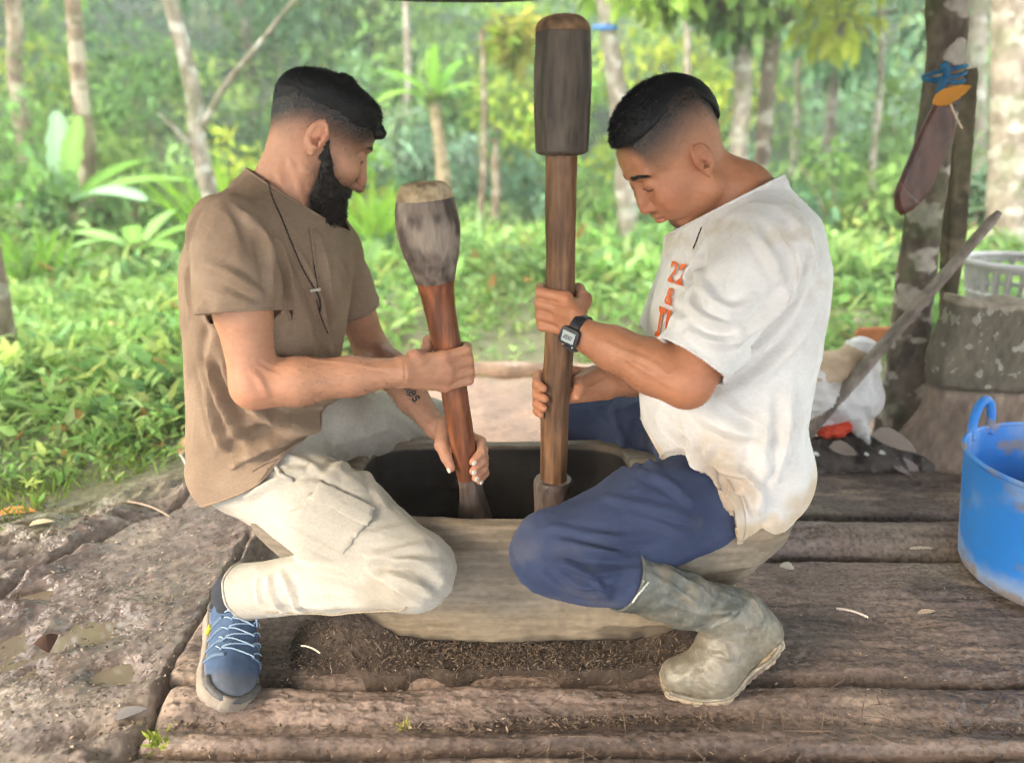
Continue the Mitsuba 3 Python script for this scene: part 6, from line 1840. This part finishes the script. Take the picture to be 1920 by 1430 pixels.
    m = strokes(m, [
        ([(1380, 640), (1440, 590), (1490, 520), (1500, 450)], .012, .007), ([(1350, 700), (1430, 640), (1510, 540)], .012, .007), ([(1360, 740), (1450, 680), (1530, 570)], .014, .006), ([(1480, 400), (1520, 470), (1530, 560)], .010, .004),
        ([(1300, 500), (1330, 560), (1370, 580), (1420, 560)], .010, .005), ([(1290, 560), (1330, 600), (1390, 610)], .009, .005), ([(1290, 620), (1340, 640), (1390, 640)], .009, .004), ([(1310, 470), (1290, 520), (1270, 560)], .010, .006), ([(1400, 420), (1440, 470), (1470, 560)], .010, .003),
        ([(1230, 780), (1260, 820), (1300, 850), (1330, 880)], .010, .007), ([(1280, 790), (1310, 860), (1330, 930), (1350, 980)], .011, .009), ([(1330, 830), (1320, 870), (1340, 910)], .010, .007), ([(1340, 880), (1390, 890), (1420, 930), (1420, 970)], .011, .009),
        ([(1350, 930), (1380, 920), (1400, 960)], .009, .008), ([(1360, 1000), (1365, 960), (1360, 920)], .009, .009), ([(1300, 770), (1350, 800), (1420, 820)], .014, .005), ([(1440, 760), (1430, 850), (1400, 920)], .014, .006), ([(1480, 720), (1470, 820), (1440, 920)], .014, .006),
        ([(1360, 760), (1400, 790), (1440, 800)], .012, -.005), ([(1270, 600), (1250, 680), (1240, 760)], .012, .005), ([(1420, 950), (1430, 900), (1450, 850)], .010, .005)], gain=1.9)
    m = push_out(m, p)
    v = np.asarray(m.vertices)
    def plane(c, a, near, rad):
        return np.where(np.linalg.norm(v - near, axis=1) < rad, -(v - c) @ a, 1.0)
    col_c, col_n = at(1382, 374, 1.48), unit(V(-.46, .20, .88))
    torso = loft(rows, yaw, .02, n=2.2)[0]
    cut = np.minimum.reduce([sleeve_open(v, torso, hn_c, hn_a, .10), sleeve_open(v, torso, hf_c, hf_a, .09), plane(col_c, col_n, col_c, .19)])
    a0, a1, a2 = at(1200, 806, 1.46), at(1352, 1006, 1.28), at(1445, 988, 1.36)
    n1 = unit(np.cross(a1 - a0, V(0, 1, .10))); n1 *= np.sign(n1[2])
    n2 = unit(np.cross(a2 - a1, V(.1, 1, 0))); n2 *= np.sign(n2[2])
    low = np.minimum((v - a0) @ n1, (v - a1) @ n2) + .005 * np.sin(v[:, 1] * 35 + v[:, 0] * 30)
    cut = np.minimum(cut, np.where(v[:, 2] < .56, low, 1))
    m = clip(m, cut)
    hm = hem(m, lambda q_: True, .0026)
    put('t_shirt', join([shell(m, .003), hm]), 'white_cloth', t, smooth=True)
    sv = np.asarray(m.vertices); tr_ = cKDTree(sv); sn = vnormals(m)
    def hug(P, lift=.003):
        out = []
        for q_ in P:
            s_ = seen_point(sv, *q_); out.append(s_ + unit(EYE - s_) * lift)
        return np.array(out)
    # collar band, seam of the sleeve, cord at the throat
    put('sleeve_seam', tube(spline(hug([(1418, 400), (1470, 440), (1492, 500), (1480, 570)], .001), 30), .0016, 5), 'white_cloth', t, smooth=True)
    put('necklace_cord', tube(spline(hug([(1313, 425), (1306, 445), (1298, 470)], .002), 12), .0013, 6), 'cord_mat', t, smooth=True)
    # faded print across the chest
    f3 = V(math.cos(math.radians(yaw)), math.sin(math.radians(yaw)), 0); lf = V(-f3[1], f3[0], 0)
    def chest(mesh, cx, cz, mat, name, **lab):
        mm = mesh.subdivide_to_size(.006)
        vv = mm.vertices
        P = np.array([.458, 1.487, 0]) + f3 * .30 + np.outer(cx + vv[:, 0], lf) + np.outer(cz + vv[:, 1], V(0, 0, 1))
        # straight back onto the cloth
        front = (sn @ f3) > .1
        A = np.stack([sv[front] @ lf, sv[front][:, 2]], 1)
        k2 = cKDTree(A)
        B = np.stack([P @ lf, P[:, 2]], 1)
        i = k2.query(B, k=14)[1]
        depth = (sv[front] @ f3)[i].mean(1)
        P = P + np.outer(depth - P @ f3 + .0065, f3)
        put(name, trimesh.Trimesh(P, mm.faces, process=False), mat, t, **lab)
    tx = lambda s_, h: meshkit.text_mesh(s_, h, .0006, True)
    a = tx('22', .038); chest(a, -.020, .735, 'print_mat', 'shirt_print', label='faded orange lettering across the front of the white shirt')
    chest(tx('&', .03), -.002, .694, 'print_mat', 'shirt_print')
    chest(tx('IU', .058), -.022, .625, 'print_mat', 'shirt_print')
    bars = join([box((.004, .06, .0006), (k_ * .011, 0, 0)) for k_ in range(7)])
    bars.vertices[:, 0] += bars.vertices[:, 1] * .3
    chest(bars.subdivide(), .01, .58, 'faint_print_mat', 'shirt_print')
    # ---- watch
    watch(t, el_n, wr_n)
    boot(t, bt, an_n)
    return t

scene['rubber_mat'] = two(prin((.015, .016, .02), .45, .4))
scene['watch_face_mat'] = two(prin((.30, .34, .34), .15, .5))
scene['digit_mat'] = two(prin((.03, .035, .035), .4, .3))
scene['steel_mat'] = two({'type': 'roughconductor', 'material': 'Cr', 'alpha': .25})
def watch(t, el, wr):
    u = unit(wr - el)
    c = wr - u * .004
    out = unit(V(-.42, -1, -.05)); out = unit(out - u * (out @ u)); s = np.cross(out, u)
    R = np.stack([s, u, out], 1)                     # across the wrist, along it, outwards
    place = lambda m: trimesh.Trimesh(np.asarray(m.vertices) @ R.T + c, m.faces, process=False)
    th = np.linspace(0, 2 * np.pi, 48)
    band = []
    for i in range(48):
        a = th[i]
        rx, rz = .0325, .0305
        band.append([[rx * math.sin(a) * k, w_, rz * math.cos(a) * k] for k, w_ in ((1, -.011), (1.10, -.010), (1.10, .010), (1, .011), (1, -.011))])
    w = put('wristwatch', place(grid_mesh(np.array(band)[:, ::-1])), 'rubber_mat', t, smooth=30)
    labels[w] = {'label': 'black digital wristwatch with a rubber strap'}
    cs = trimesh.creation.box((.034, .040, .011)).subdivide().subdivide()
    vv = cs.vertices
    k = (np.abs(vv[:, 0]) > .012) & (np.abs(vv[:, 1]) > .015)
    vv[k, :2] *= .86
    vv[:, 2] -= 6 * vv[:, 0] ** 2
    cs.vertices = vv + V(0, 0, .0355)
    put('case', place(relax(cs, 1)), 'rubber_mat', w, smooth=30)
    put('screen', place(box((.021, .026, .0016), (0, 0, .0415))), 'watch_face_mat', w)
    dg = meshkit.text_mesh('10:58', .0075, .0004, True)
    dg.vertices -= (dg.bounds[0] + dg.bounds[1]) / 2
    dg.vertices *= V(.62, 1, 1)
    dgm = dg.vertices[:, [1, 0, 2]] * V(-1, 1, 1)
    put('digits', place(trimesh.Trimesh(dgm + V(0, 0, .0428), dg.faces[:, ::-1], process=False)), 'digit_mat', w)
    for q in ((.018, .010), (.018, -.010)):
        bt_ = trimesh.creation.cylinder(.0024, .004, sections=12); bt_.apply_transform(trimesh.transformations.rotation_matrix(np.pi / 2, (0, 1, 0))); bt_.apply_translation((q[0], q[1], .033))
        put('button', place(bt_), 'steel_mat', w)
    lp = box((.0085, .026, .004), (.026, 0, .021))
    put('strap_keeper', place(lp), 'rubber_mat', w)

def boot_color(p, n, uv):
    a = tf(p.x * 30, p.y * 30, p.z * 30, 4)
    c = tmix((.070, .075, .064), (.13, .13, .11), tss(.3, .7, a))
    mud = tss(.30, .72, tf(p.x * 22 + 5, p.y * 22, p.z * 22, 5) + .45 * tss(.22, .05, p.z) - .12)
    c = tmix(c, (.185, .158, .115), mud * .8)
    scuff = tss(.60, .70, tf(p.x * 110, p.y * 60, p.z * 40, 3))
    return tmix(c, (.36, .34, .28), .12 * scuff) * (.62 + .76 * tf(p.x * 90, p.y * 90, p.z * 90, 3))
scene['boot_mat'] = two(bump(prin(proc(boot_color), .42, .5), lambda p, n, uv: tf(p.x * 60, p.y * 60, p.z * 60, 4), .006))
scene['sole_mud_mat'] = two(bump(prin(proc(lambda p, n, uv: tmix((.16, .12, .09), (.40, .32, .22), tss(.3, .7, tf(p.x * 40, p.y * 40, p.z * 40, 4)))), .8, .3), lambda p, n, uv: tf(p.x * 90, p.y * 90, p.z * 90, 3), .008))
scene['pale_rubber_mat'] = two(prin((.50, .52, .46), .6, .3))
def boot(t, top, an):
    heel, ball, toe = at(1434, 1186, 1.205), at(1338, 1262, 1.175), at(1262, 1266, 1.185)
    ax = unit(top - an)
    b = Blob()
    b.chain([top + ax * .015, top * .55 + an * .45, an + ax * .03], [.0535, .0505, .0465], .02)
    b.chain([an + ax * .035, an, heel - unit(heel - an) * .016], [.047, .048, .036], .03)
    fw = unit(toe - ball)
    for o in (-.012, .012):
        b.chain([an + V(-.008, o, -.01), an * .45 + ball * .55 + V(-.004, o, .004), ball + V(-.002, o, .008)], [.042, .042, .038], .03)
        b.chain([ball + V(0, o, .004), toe + V(.004, o * .7, .002)], [.036, .024], .04)
    b.chain([heel, ball], [.033, .037], .03)
    # creases over the instep, ribs round the shaft
    def ribs(p):
        s = (p - an) @ ax
        return np.full(len(p), 1.0)
    m = relax(polygonise(b, .0042, extra=lambda p, f: f + .0022 * (fb(p * 38, 3, 6) - .5) - .0016 * np.cos(((p - an) @ ax) * 95) * ((p - an) @ ax > .05)), 2)
    m = strokes(m, [([(1330, 1100), (1385, 1140), (1330, 1180), (1300, 1185)], .004, .003), ([(1350, 1070), (1410, 1120), (1435, 1160)], .004, .003), ([(1230, 1080), (1290, 1120), (1330, 1160)], .006, .0025),
                    ([(1260, 1130), (1330, 1150), (1400, 1140)], .006, .002), ([(1320, 1215), (1370, 1235), (1350, 1200)], .006, .003), ([(1300, 1200), (1340, 1220)], .006, -.004), ([(1240, 1060), (1300, 1090), (1350, 1130)], .007, .002)])
    v = np.asarray(m.vertices)
    tilt = unit(ax + V(0, 0, .10))
    m = clip(m, np.where(np.linalg.norm(v - top, axis=1) < .09, (top - v) @ tilt, 1))
    k = put('rubber_boot', join([shell(m, .0035), hem(m, lambda q: True, .003)]), 'boot_mat', t, smooth=True)
    labels[k] = {'label': 'mud-caked grey green rubber boot with the heel raised'}
    bv = np.asarray(m.vertices)
    def hug(P, lift=.001):
        return np.array([seen_point(bv, *q) + unit(EYE - seen_point(bv, *q)) * lift for q in P])
    for a_ in range(3):
        put('stripe', tube(spline(hug([(1197 + a_ * 11, 1084 + a_ * 3), (1182 + a_ * 11, 1105 + a_ * 3), (1164 + a_ * 11, 1124 + a_ * 3)], .003), 10), .0017, 6), 'pale_rubber_mat', k, smooth=True)
    # sole: a ridged band under heel, waist and toes
    side = unit(np.cross(ball - heel, V(0, -1, 0.2)))
    side = side * np.sign(side @ V(.3, 0, -1))
    s = Blob()
    pts = [heel + side * .026 + V(.006, 0, .012), heel + side * .028 - unit(heel - ball) * .02, heel * .5 + ball * .5 + side * .027, ball + side * .030 + V(-.004, 0, 0), toe * .5 + ball * .5 + V(0, 0, -.029), toe + V(-.012, 0, -.020)]
    wide = [.020, .028, .026, .036, .036, .026]
    for i in range(5):
        for o in (-1, -.5, 0, .5, 1):
            s.cone(pts[i] + V(0, o * wide[i], 0), pts[i + 1] + V(0, o * wide[i + 1], 0), .0105, .0105, .006)
    def tread(p, f):
        k = (p - heel) @ unit(ball - heel)
        return f + .0025 * (fb(p * 60, 3, 9) - .5) + .0016 * (np.cos(k * 420) > .2)
    sm_ = polygonise(s, .0035, extra=tread)
    put('sole', sm_, 'sole_mud_mat', k, smooth=30)
    # a raised welt where the upper meets the sole
    wl = [q + V(0, -w_ - .008, .009) for q, w_ in zip(pts, wide)]
    put('welt', tube(spline(wl, 40), .0042, 8, rough=.0008), 'boot_mat', k, smooth=True)

build_left()
build_right()

# ------------------------------------------------------------------ trees, bananas and bushes of the clearing
def gp(px, py, Y):
    """a point on the ground below what is seen at a picture position"""
    q = at(px, py, Y)
    return V(q[0], Y, float(ground_height(np.array([q[0]]), np.array([Y]))[0]))

YG = np.array([[.26, .40, .07], [.38, .46, .07], [.22, .38, .09], [.18, .32, .10], [.44, .44, .08], [.30, .30, .07]])
BL = np.array([[.20, .34, .20], [.24, .38, .24], [.16, .28, .16], [.28, .42, .21], [.35, .46, .33], [.10, .19, .10]])

tree('tree', 'slim pale mottled tree with two low side branches left of the bearded man', gp(400, 420, 5.4), at(312, -60, 5.4), .062, .048, 'pale_bark', (.03, 0, 0),
     branches=[[at(382, 235, 5.38), at(420, 165, 5.36), at(480, 90, 5.3), at(560, -10, 5.25), .026], [at(372, 285, 5.38), at(335, 250, 5.3), at(296, 212, 5.25), .024]], crown_at=at(330, -420, 5.6), n_leaf=900, seed=1)
tree('tree', 'brown trunk behind the big pale banana leaf at the upper left', gp(128, 300, 7.2), at(126, -80, 7.2), .075, .06, 'brown_bark', (.06, 0, 0), crown_at=at(110, -330, 7.3), n_leaf=700, seed=2)
tree('tree', 'pale tree with a blue band just right of the tall pestle', gp(1184, 430, 6.9), at(1120, -80, 6.9), .098, .066, 'pale_bark', (.05, 0, 0), crown_at=at(1120, -400, 7.0), n_leaf=900, seed=3)
bc_ = at(1135, 52, 6.9)
th = np.linspace(0, 2 * np.pi, 30)
scene['blue_band_mat'] = two(prin((.06, .20, .55), .5, .4))
put('blue_band', tube(np.stack([bc_[0] + .088 * np.cos(th), bc_[1] + .088 * np.sin(th), bc_[2] + .012 * np.sin(th)], 1), .022, 8, cap=False), 'blue_band_mat', 'tree_002', smooth=True)
tree('tree', 'brown grey trunk rising right behind the head of the man in white', gp(1392, 330, 7.4), at(1396, 60, 7.4), .085, .078, 'pale_bark', (0, 0, 0), crown_at=at(1330, -75, 7.0), crown_r=(1.4, 1.0, .70), n_leaf=1300, leaf=.19, seed=4, base=YG, w=.48)
tree('tree', 'darker trunk second to the right of the white shirted man\'s head', gp(1428, 350, 7.9), at(1446, 60, 7.9), .085, .075, 'dark_bark', (0, 0, 0), crown_at=at(1480, -40, 7.6), crown_r=(1.2, .9, .6), n_leaf=1100, leaf=.19, seed=5, base=YG, w=.48)
tree('tree', 'thin grey trunk between the white shirt and the crooked post', gp(1548, 345, 9.0), at(1575, 60, 9.0), .07, .058, 'pale_bark', (0, 0, 0), crown_at=at(1600, 0, 9.0), crown_r=(1.2, 1, .7), n_leaf=700, seed=6, base=BL)
tree('tree', 'thick mossy trunk at the right edge behind the posts', gp(1900, 420, 6.2), at(1892, -90, 6.2), .15, .125, 'pale_bark', (.02, 0, 0), crown_at=at(1900, -420, 6.3), n_leaf=800, seed=7)
tree('tree', 'pale trunk just left of the thick mossy trunk at the right edge', gp(1842, 330, 8.4), at(1830, -90, 8.4), .12, .105, 'pale_bark', (0, 0, 0), crown_at=at(1800, -300, 8.5), n_leaf=700, seed=8, base=BL)
for lab_, px_, Y_, r_s, sd_ in (('slim pale sapling just right of the darker trunk behind the white shirt', 1488, 9.6, .042, 31), ('slim grey sapling left of the crooked post among the light new leaves', 1640, 8.2, .036, 32), ('slim dim sapling between the pale tree and the trunk behind the white shirted man', 1275, 10.5, .05, 33), ('slender dim sapling left of the thin brown sapling between the pestles', 752, 12.0, .06, 34)):
    tree('sapling', lab_, gp(px_, 330, Y_), at(px_ + 8, -60, Y_), r_s, r_s * .8, 'pale_bark', (.06, 0, 0), crown_at=at(px_ + 8, -140, Y_), crown_r=(.9, .8, .6), n_leaf=350, leaf=.18, seed=sd_, base=BL, category='sapling')
tree('sapling', 'thin brown sapling between the two pestles', gp(893, 350, 8.2), at(902, 60, 8.2), .04, .028, 'brown_bark', (.05, 0, 0), crown_at=at(960, 75, 8.2), crown_r=(.45, .4, .28), n_leaf=230, leaf=.18, seed=9, base=YG, category='sapling')
tree('stump', 'short broken stump right of the thin sapling', gp(926, 340, 8.6), at(930, 255, 8.6), .055, .045, 'brown_bark', (0, 0, 0), crown_at=at(930, 262, 8.6), crown_r=(.12, .12, .08), n_leaf=24, leaf=.12, seed=10, category='stump')
tree('tree', 'dark leaning trunk cut off by the left edge of the picture', gp(14, 690, 3.30), at(-60, 330, 3.35), .052, .040, 'dark_bark', (.03, 0, 0), crown_at=at(-260, -300, 3.6), crown_r=(1, 1, .7), n_leaf=500, seed=11)
tree('tree', 'grey trunk far left behind tall green stalks', gp(30, 300, 9.5), at(20, -60, 9.5), .10, .08, 'brown_bark', (0, 0, 0), crown_at=at(30, -160, 9.6), n_leaf=700, seed=12)
tree('tree', 'dim slender trunk between the pale mottled tree and the bearded man', gp(470, 260, 12.5), at(440, -60, 12.5), .10, .08, 'dark_bark', (.1, 0, 0), crown_at=at(430, -80, 12.6), crown_r=(2, 1.6, 1), n_leaf=900, leaf=.24, seed=13, base=BL)
tree('tree', 'dim trunk in the shade of the forest above the banana plant', gp(700, 230, 14), at(690, -60, 14), .12, .1, 'dark_bark', (.1, 0, 0), crown_at=at(690, -60, 14), crown_r=(2.4, 1.8, 1.1), n_leaf=900, leaf=.26, seed=14, base=BL)

bl1 = [(.20, .38, .06), (.30, .48, .10), (.16, .33, .06)]
banana('banana_plant', 'young banana plant with a shaggy brown trunk between the left man and the tall pestle', gp(836, 300, 8.6), at(812, 190, 8.6)[2] - gp(836, 300, 8.6)[2], [(85, 78, .15), (100, 62, .25), (178, 22, .45), (160, 45, .5), (5, 38, .65), (20, 18, .8), (-60, 30, .6), (-120, 20, .5), (60, 50, .3)], .62, .15, 1, bl1, .085, (-.12, 0))
banana('banana_plant', 'banana plant with broad leaves, some painted pale with sky gloss, at the upper left edge', gp(120, 330, 6.6), .45, [(118, 62, .10), (60, 40, .35), (20, 32, .45), (150, 35, .5), (-30, 30, .55), (-150, 28, .6), (90, 70, .15)], .85, .26, 2, [(.33, .50, .30), (.22, .40, .08), (.27, .45, .12), (.18, .34, .08)], .07, (.0, 0))  # whitish first leaf colour paints in the gloss of the sky
banana('banana_plant', 'low broad-leaved plant under the pale mottled tree', gp(235, 330, 5.8), .18, [(20, 40, .5), (70, 50, .4), (120, 40, .5), (170, 35, .5), (-40, 30, .5), (-100, 35, .5)], .48, .17, 3, [(.24, .44, .10), (.30, .50, .16)], .03, (0, 0))

bushes = [
    ('bright yellow green bush behind the bearded man\'s head', (560, 300, 8.0), (.95, .6, .60), 900, .15, YG),
    ('light bush left of the pale mottled tree', (255, 330, 7.6), (.8, .6, .55), 800, .14, GREENS),
    ('leafy bush at the far left below the banana leaves', (25, 360, 6.4), (.7, .5, .42), 700, .14, GREENS),
    ('tall mixed bush behind the brown trunk at the upper left', (150, 250, 9.6), (1.3, .8, 1.15), 1300, .17, GREENS),
    ('yellowish bush at the top left corner', (60, 200, 11.0), (1.4, .9, 1.5), 1300, .18, YG),
    ('deep green bush between the banana plant and the thin sapling', (870, 280, 10.5), (1.0, .8, .7), 1100, .16, BL),
    ('dark bush in the shade beyond the left man\'s forehead', (700, 270, 10.4), (1.0, .8, .75), 1100, .15, BL),
    ('bluish green bush right behind the tall pestle', (1040, 320, 8.8), (.85, .6, .55), 900, .14, BL),
    ('bush with bright leaf tips between the pale tree and the man in white', (1150, 400, 7.8), (.6, .5, .42), 650, .13, GREENS),
    ('low bush at the foot of the pale tree', (1230, 470, 6.2), (.42, .34, .22), 420, .11, GREENS),
    ('bush below the darker trunk', (1460, 380, 7.0), (.55, .45, .34), 600, .12, BL),
    ('bush left of the crooked post with light new leaves', (1590, 370, 7.2), (.7, .5, .50), 850, .13, GREENS),
    ('broad bluish bush behind the thin grey trunk', (1560, 330, 10.5), (1.4, .9, .95), 1400, .17, BL),
    ('bush seen between the crooked post and the thick mossy trunk', (1700, 330, 8.6), (1.1, .7, .8), 1200, .15, GREENS),
    ('grey green bush behind the squared post', (1830, 380, 6.9), (.65, .5, .45), 700, .13, BL),
    ('high bush at the top right beyond the posts', (1720, 220, 11.5), (1.6, 1, 1.5), 1500, .18, BL),
    ('yellow green tall bush behind the tall pestle', (1000, 220, 11.5), (1.3, .9, 1.35), 1400, .18, YG),
    ('tall dim bush at the top centre left', (560, 200, 12.0), (1.5, 1, 1.4), 1400, .18, BL),
    ('tall bush behind the pale mottled tree', (350, 230, 11.2), (1.4, 1, 1.4), 1400, .18, GREENS),
    ('light green tall bush above the banana plant', (800, 180, 13.0), (1.6, 1, 1.5), 1400, .2, GREENS),
    ('tall yellowish bush behind the man in white', (1290, 230, 11.0), (1.5, 1, 1.5), 1500, .18, YG),
]
for i, (lab, (px, py, Y), rad, n, lf, base) in enumerate(bushes):
    bush('bush', lab, gp(px, py, Y), rad, n, lf, seed=i, base=base, detail=1 if Y < 8 else 0)

# tall strap-leaved clump beside the pale tree, and herbs that stand above the cover
def clump(label, foot, n, L, W, col, seed, el=(.7, 1.45), droop=(.1, .5), name='tall_grass'):
    r = np.random.default_rng(seed)
    az = r.uniform(0, 6.283, n); e = r.uniform(*el, n)
    D = np.stack([np.cos(az) * np.cos(e), np.sin(az) * np.cos(e), np.sin(e)], 1)
    P = np.asarray(foot) + r.normal(0, .08, (n, 3)) * V(1, 1, 0)
    m, c = merge([leaves(P, D, rand_dirs(n, r) + D * .0, L * r.uniform(.6, 1.2, n), W * r.uniform(.7, 1.2, n), np.array(col) * r.uniform(.7, 1.35, (n, 1)), r.uniform(*droop, n), .3, 'strap', 2)])
    put(name, m, 'leaf_mat', smooth=True, color=c, label=label, category='grass clump')
clump('clump of upright strap leaves right of the pale mottled tree', gp(410, 330, 6.6), 90, .85, .035, (.24, .42, .05), 1)
clump('clump of tall arching blades behind the bearded man\'s beard', gp(700, 330, 6.8), 90, .7, .04, (.22, .40, .05), 2, (.4, 1.3))
clump('clump of arching green blades at the far left edge', gp(20, 380, 5.2), 60, .5, .03, (.20, .38, .05), 3, (.4, 1.3))
clump('pale arching fronds between the two pestles', gp(930, 400, 6.4), 46, .45, .035, (.26, .42, .16), 4, (.1, .7), (.3, .7))

# fallen dead leaves and a pale felled stem lying in the grass
def felled(label, a, b, r, col, seed):
    m = tube(spline([a, (a + b) / 2 + V(0, 0, .012), b], 14), r, 8, rough=r * .3, seed=seed)
    put('felled_stem', m, 'vertex_mat', smooth=True, color=np.clip(np.array(col) * (.7 + .6 * fb(np.asarray(m.vertices) * 20, 3, seed)[:, None]), 0, 1), label=label, category='stem')
felled('pale yellow felled stem lying in the grass behind the bearded man', on(185, 612, .06), on(322, 622, .06), .022, (.62, .50, .24), 3)
felled('grey end of a felled stem lying left of the pale yellow one', on(122, 602, .06), on(160, 618, .06), .022, (.38, .30, .26), 4)
for k, (px, py, Y, lab, az, c) in enumerate([(920, 470, 5.0, 'tan dead leaf in the cover beside the club-headed pestle', .4, (.55, .38, .20)), (958, 482, 4.8, 'orange tan dead leaf just left of the tall pestle', 2.2, (.62, .36, .16)), (985, 530, 4.3, 'orange dead leaf half hidden behind the tall pestle', 1.2, (.60, .27, .10)),
        (905, 520, 4.4, 'brown dead leaf low in the cover between the pestles', .2, (.40, .19, .08)), (172, 612, 4.0, 'rust brown dead leaf standing beside the pale felled stem', 1.1, (.50, .25, .08)), (1215, 470, 5.4, 'dark dead leaf below the chin of the man in white', .3, (.09, .06, .04)), (1015, 165 + 700, 2.3, 'tan dead leaf on the bare earth between the pestles', .8, (.50, .32, .20)), (1290, 610, 3.9, 'pale dead leaf in the cover beside the white shirt', .2, (.6, .52, .40)), (705, 575, 4.1, 'pale dry leaf in the grass under the bearded man\'s arm', .5, (.60, .52, .30))]):
    q = on(px, py, .07); g_ = q
    litter_leaf('fallen_leaf', lab, 'leaf', (g_[0], g_[1]), az, .13 if Y > 3 else .06, .065 if Y > 3 else .03, c, .2, .5, .25, 'ovate', .065 if Y > 3 else .012)

# the forest beyond: too dense to count
r_ = np.random.default_rng(71)
def forest(n, y0, y1, zmax, leaf, r, base, w):
    y = r.uniform(y0, y1, n); x = r.uniform(-1, 1, n) * (y * .95 + 2)
    g = floor_z(x, y)
    z = g + r.uniform(0, 1, n) ** .9 * zmax
    d = nz(np.stack([x * .55, y * .5, z * .6], -1), 17)
    keep = r.uniform(0, 1, n) < sm(.30, .58, d) * 1.0
    x, y, z = x[keep], y[keep], z[keep]; n = len(x)
    P = np.stack([x, y, z], 1)
    tone = nz(P * .7, 91)
    C = greens(n, w, r, base) * (.55 + .9 * tone)[:, None]
    D = rand_dirs(n, r) + V(0, -.35, -.45)
    L = leaf * r.uniform(.6, 1.4, n)
    return leaves(P, D, V(0, -.3, 1) + rand_dirs(n, r) * .6, L, L * r.uniform(.35, .55, n), C, r.uniform(0, .4, n), .2, 'ovate', 0)
def side_forest(n, r):
    x = r.choice([-1, 1], n) * r.uniform(9, 17, n); y = r.uniform(-6, 16, n)
    z = floor_z(x, y) + r.uniform(0, 1, n) * 6.5
    keep = r.uniform(0, 1, n) < sm(.30, .58, nz(np.stack([x * .55, y * .5, z * .6], -1), 17))
    x, y, z = x[keep], y[keep], z[keep]; n = len(x)
    P = np.stack([x, y, z], 1)
    L = .34 * r.uniform(.6, 1.4, n)
    return leaves(P, rand_dirs(n, r) - V(0, 0, .45), V(0, 0, 1) + rand_dirs(n, r) * .6, L, L * r.uniform(.35, .55, n), greens(n, (3, 3, 3, 2, 2, 2), r, BL) * (.55 + .9 * nz(P * .7, 91))[:, None], .2, .2, 'ovate', 0)
m_, c_ = merge([side_forest(34000, np.random.default_rng(72)), forest(30000, 12.5, 17, 5.5, .26, r_, GREENS, (3, 3, 3, 2, 2, 2)), forest(26000, 16, 21, 7.5, .34, r_, BL, (3, 3, 3, 2, 2, 2)), forest(22000, 20, 27, 9, .46, r_, BL, (3, 2, 3, 2, 2, 3))])
put('forest', m_, 'leaf_mat', smooth=True, color=c_, kind='stuff', label='dense rainforest foliage closing off the back of the clearing')

# ------------------------------------------------------------------ humid air
scene['humid_air'] = {'type': 'homogeneous', 'albedo': {'type': 'rgb', 'value': [.95, .95, .95]}, 'sigma_t': 0.006}
scene['haze'] = {'type': 'cube', 'to_world': mi.ScalarTransform4f().translate([0, 30, 8]).scale([76, 66, 17]), 'bsdf': {'type': 'null'}, 'interior': {'type': 'ref', 'id': 'humid_air'}}
labels['haze'] = {'kind': 'stuff', 'label': 'thin humid haze hanging in the clearing'}
scene['camera']['medium'] = {'type': 'ref', 'id': 'humid_air'}
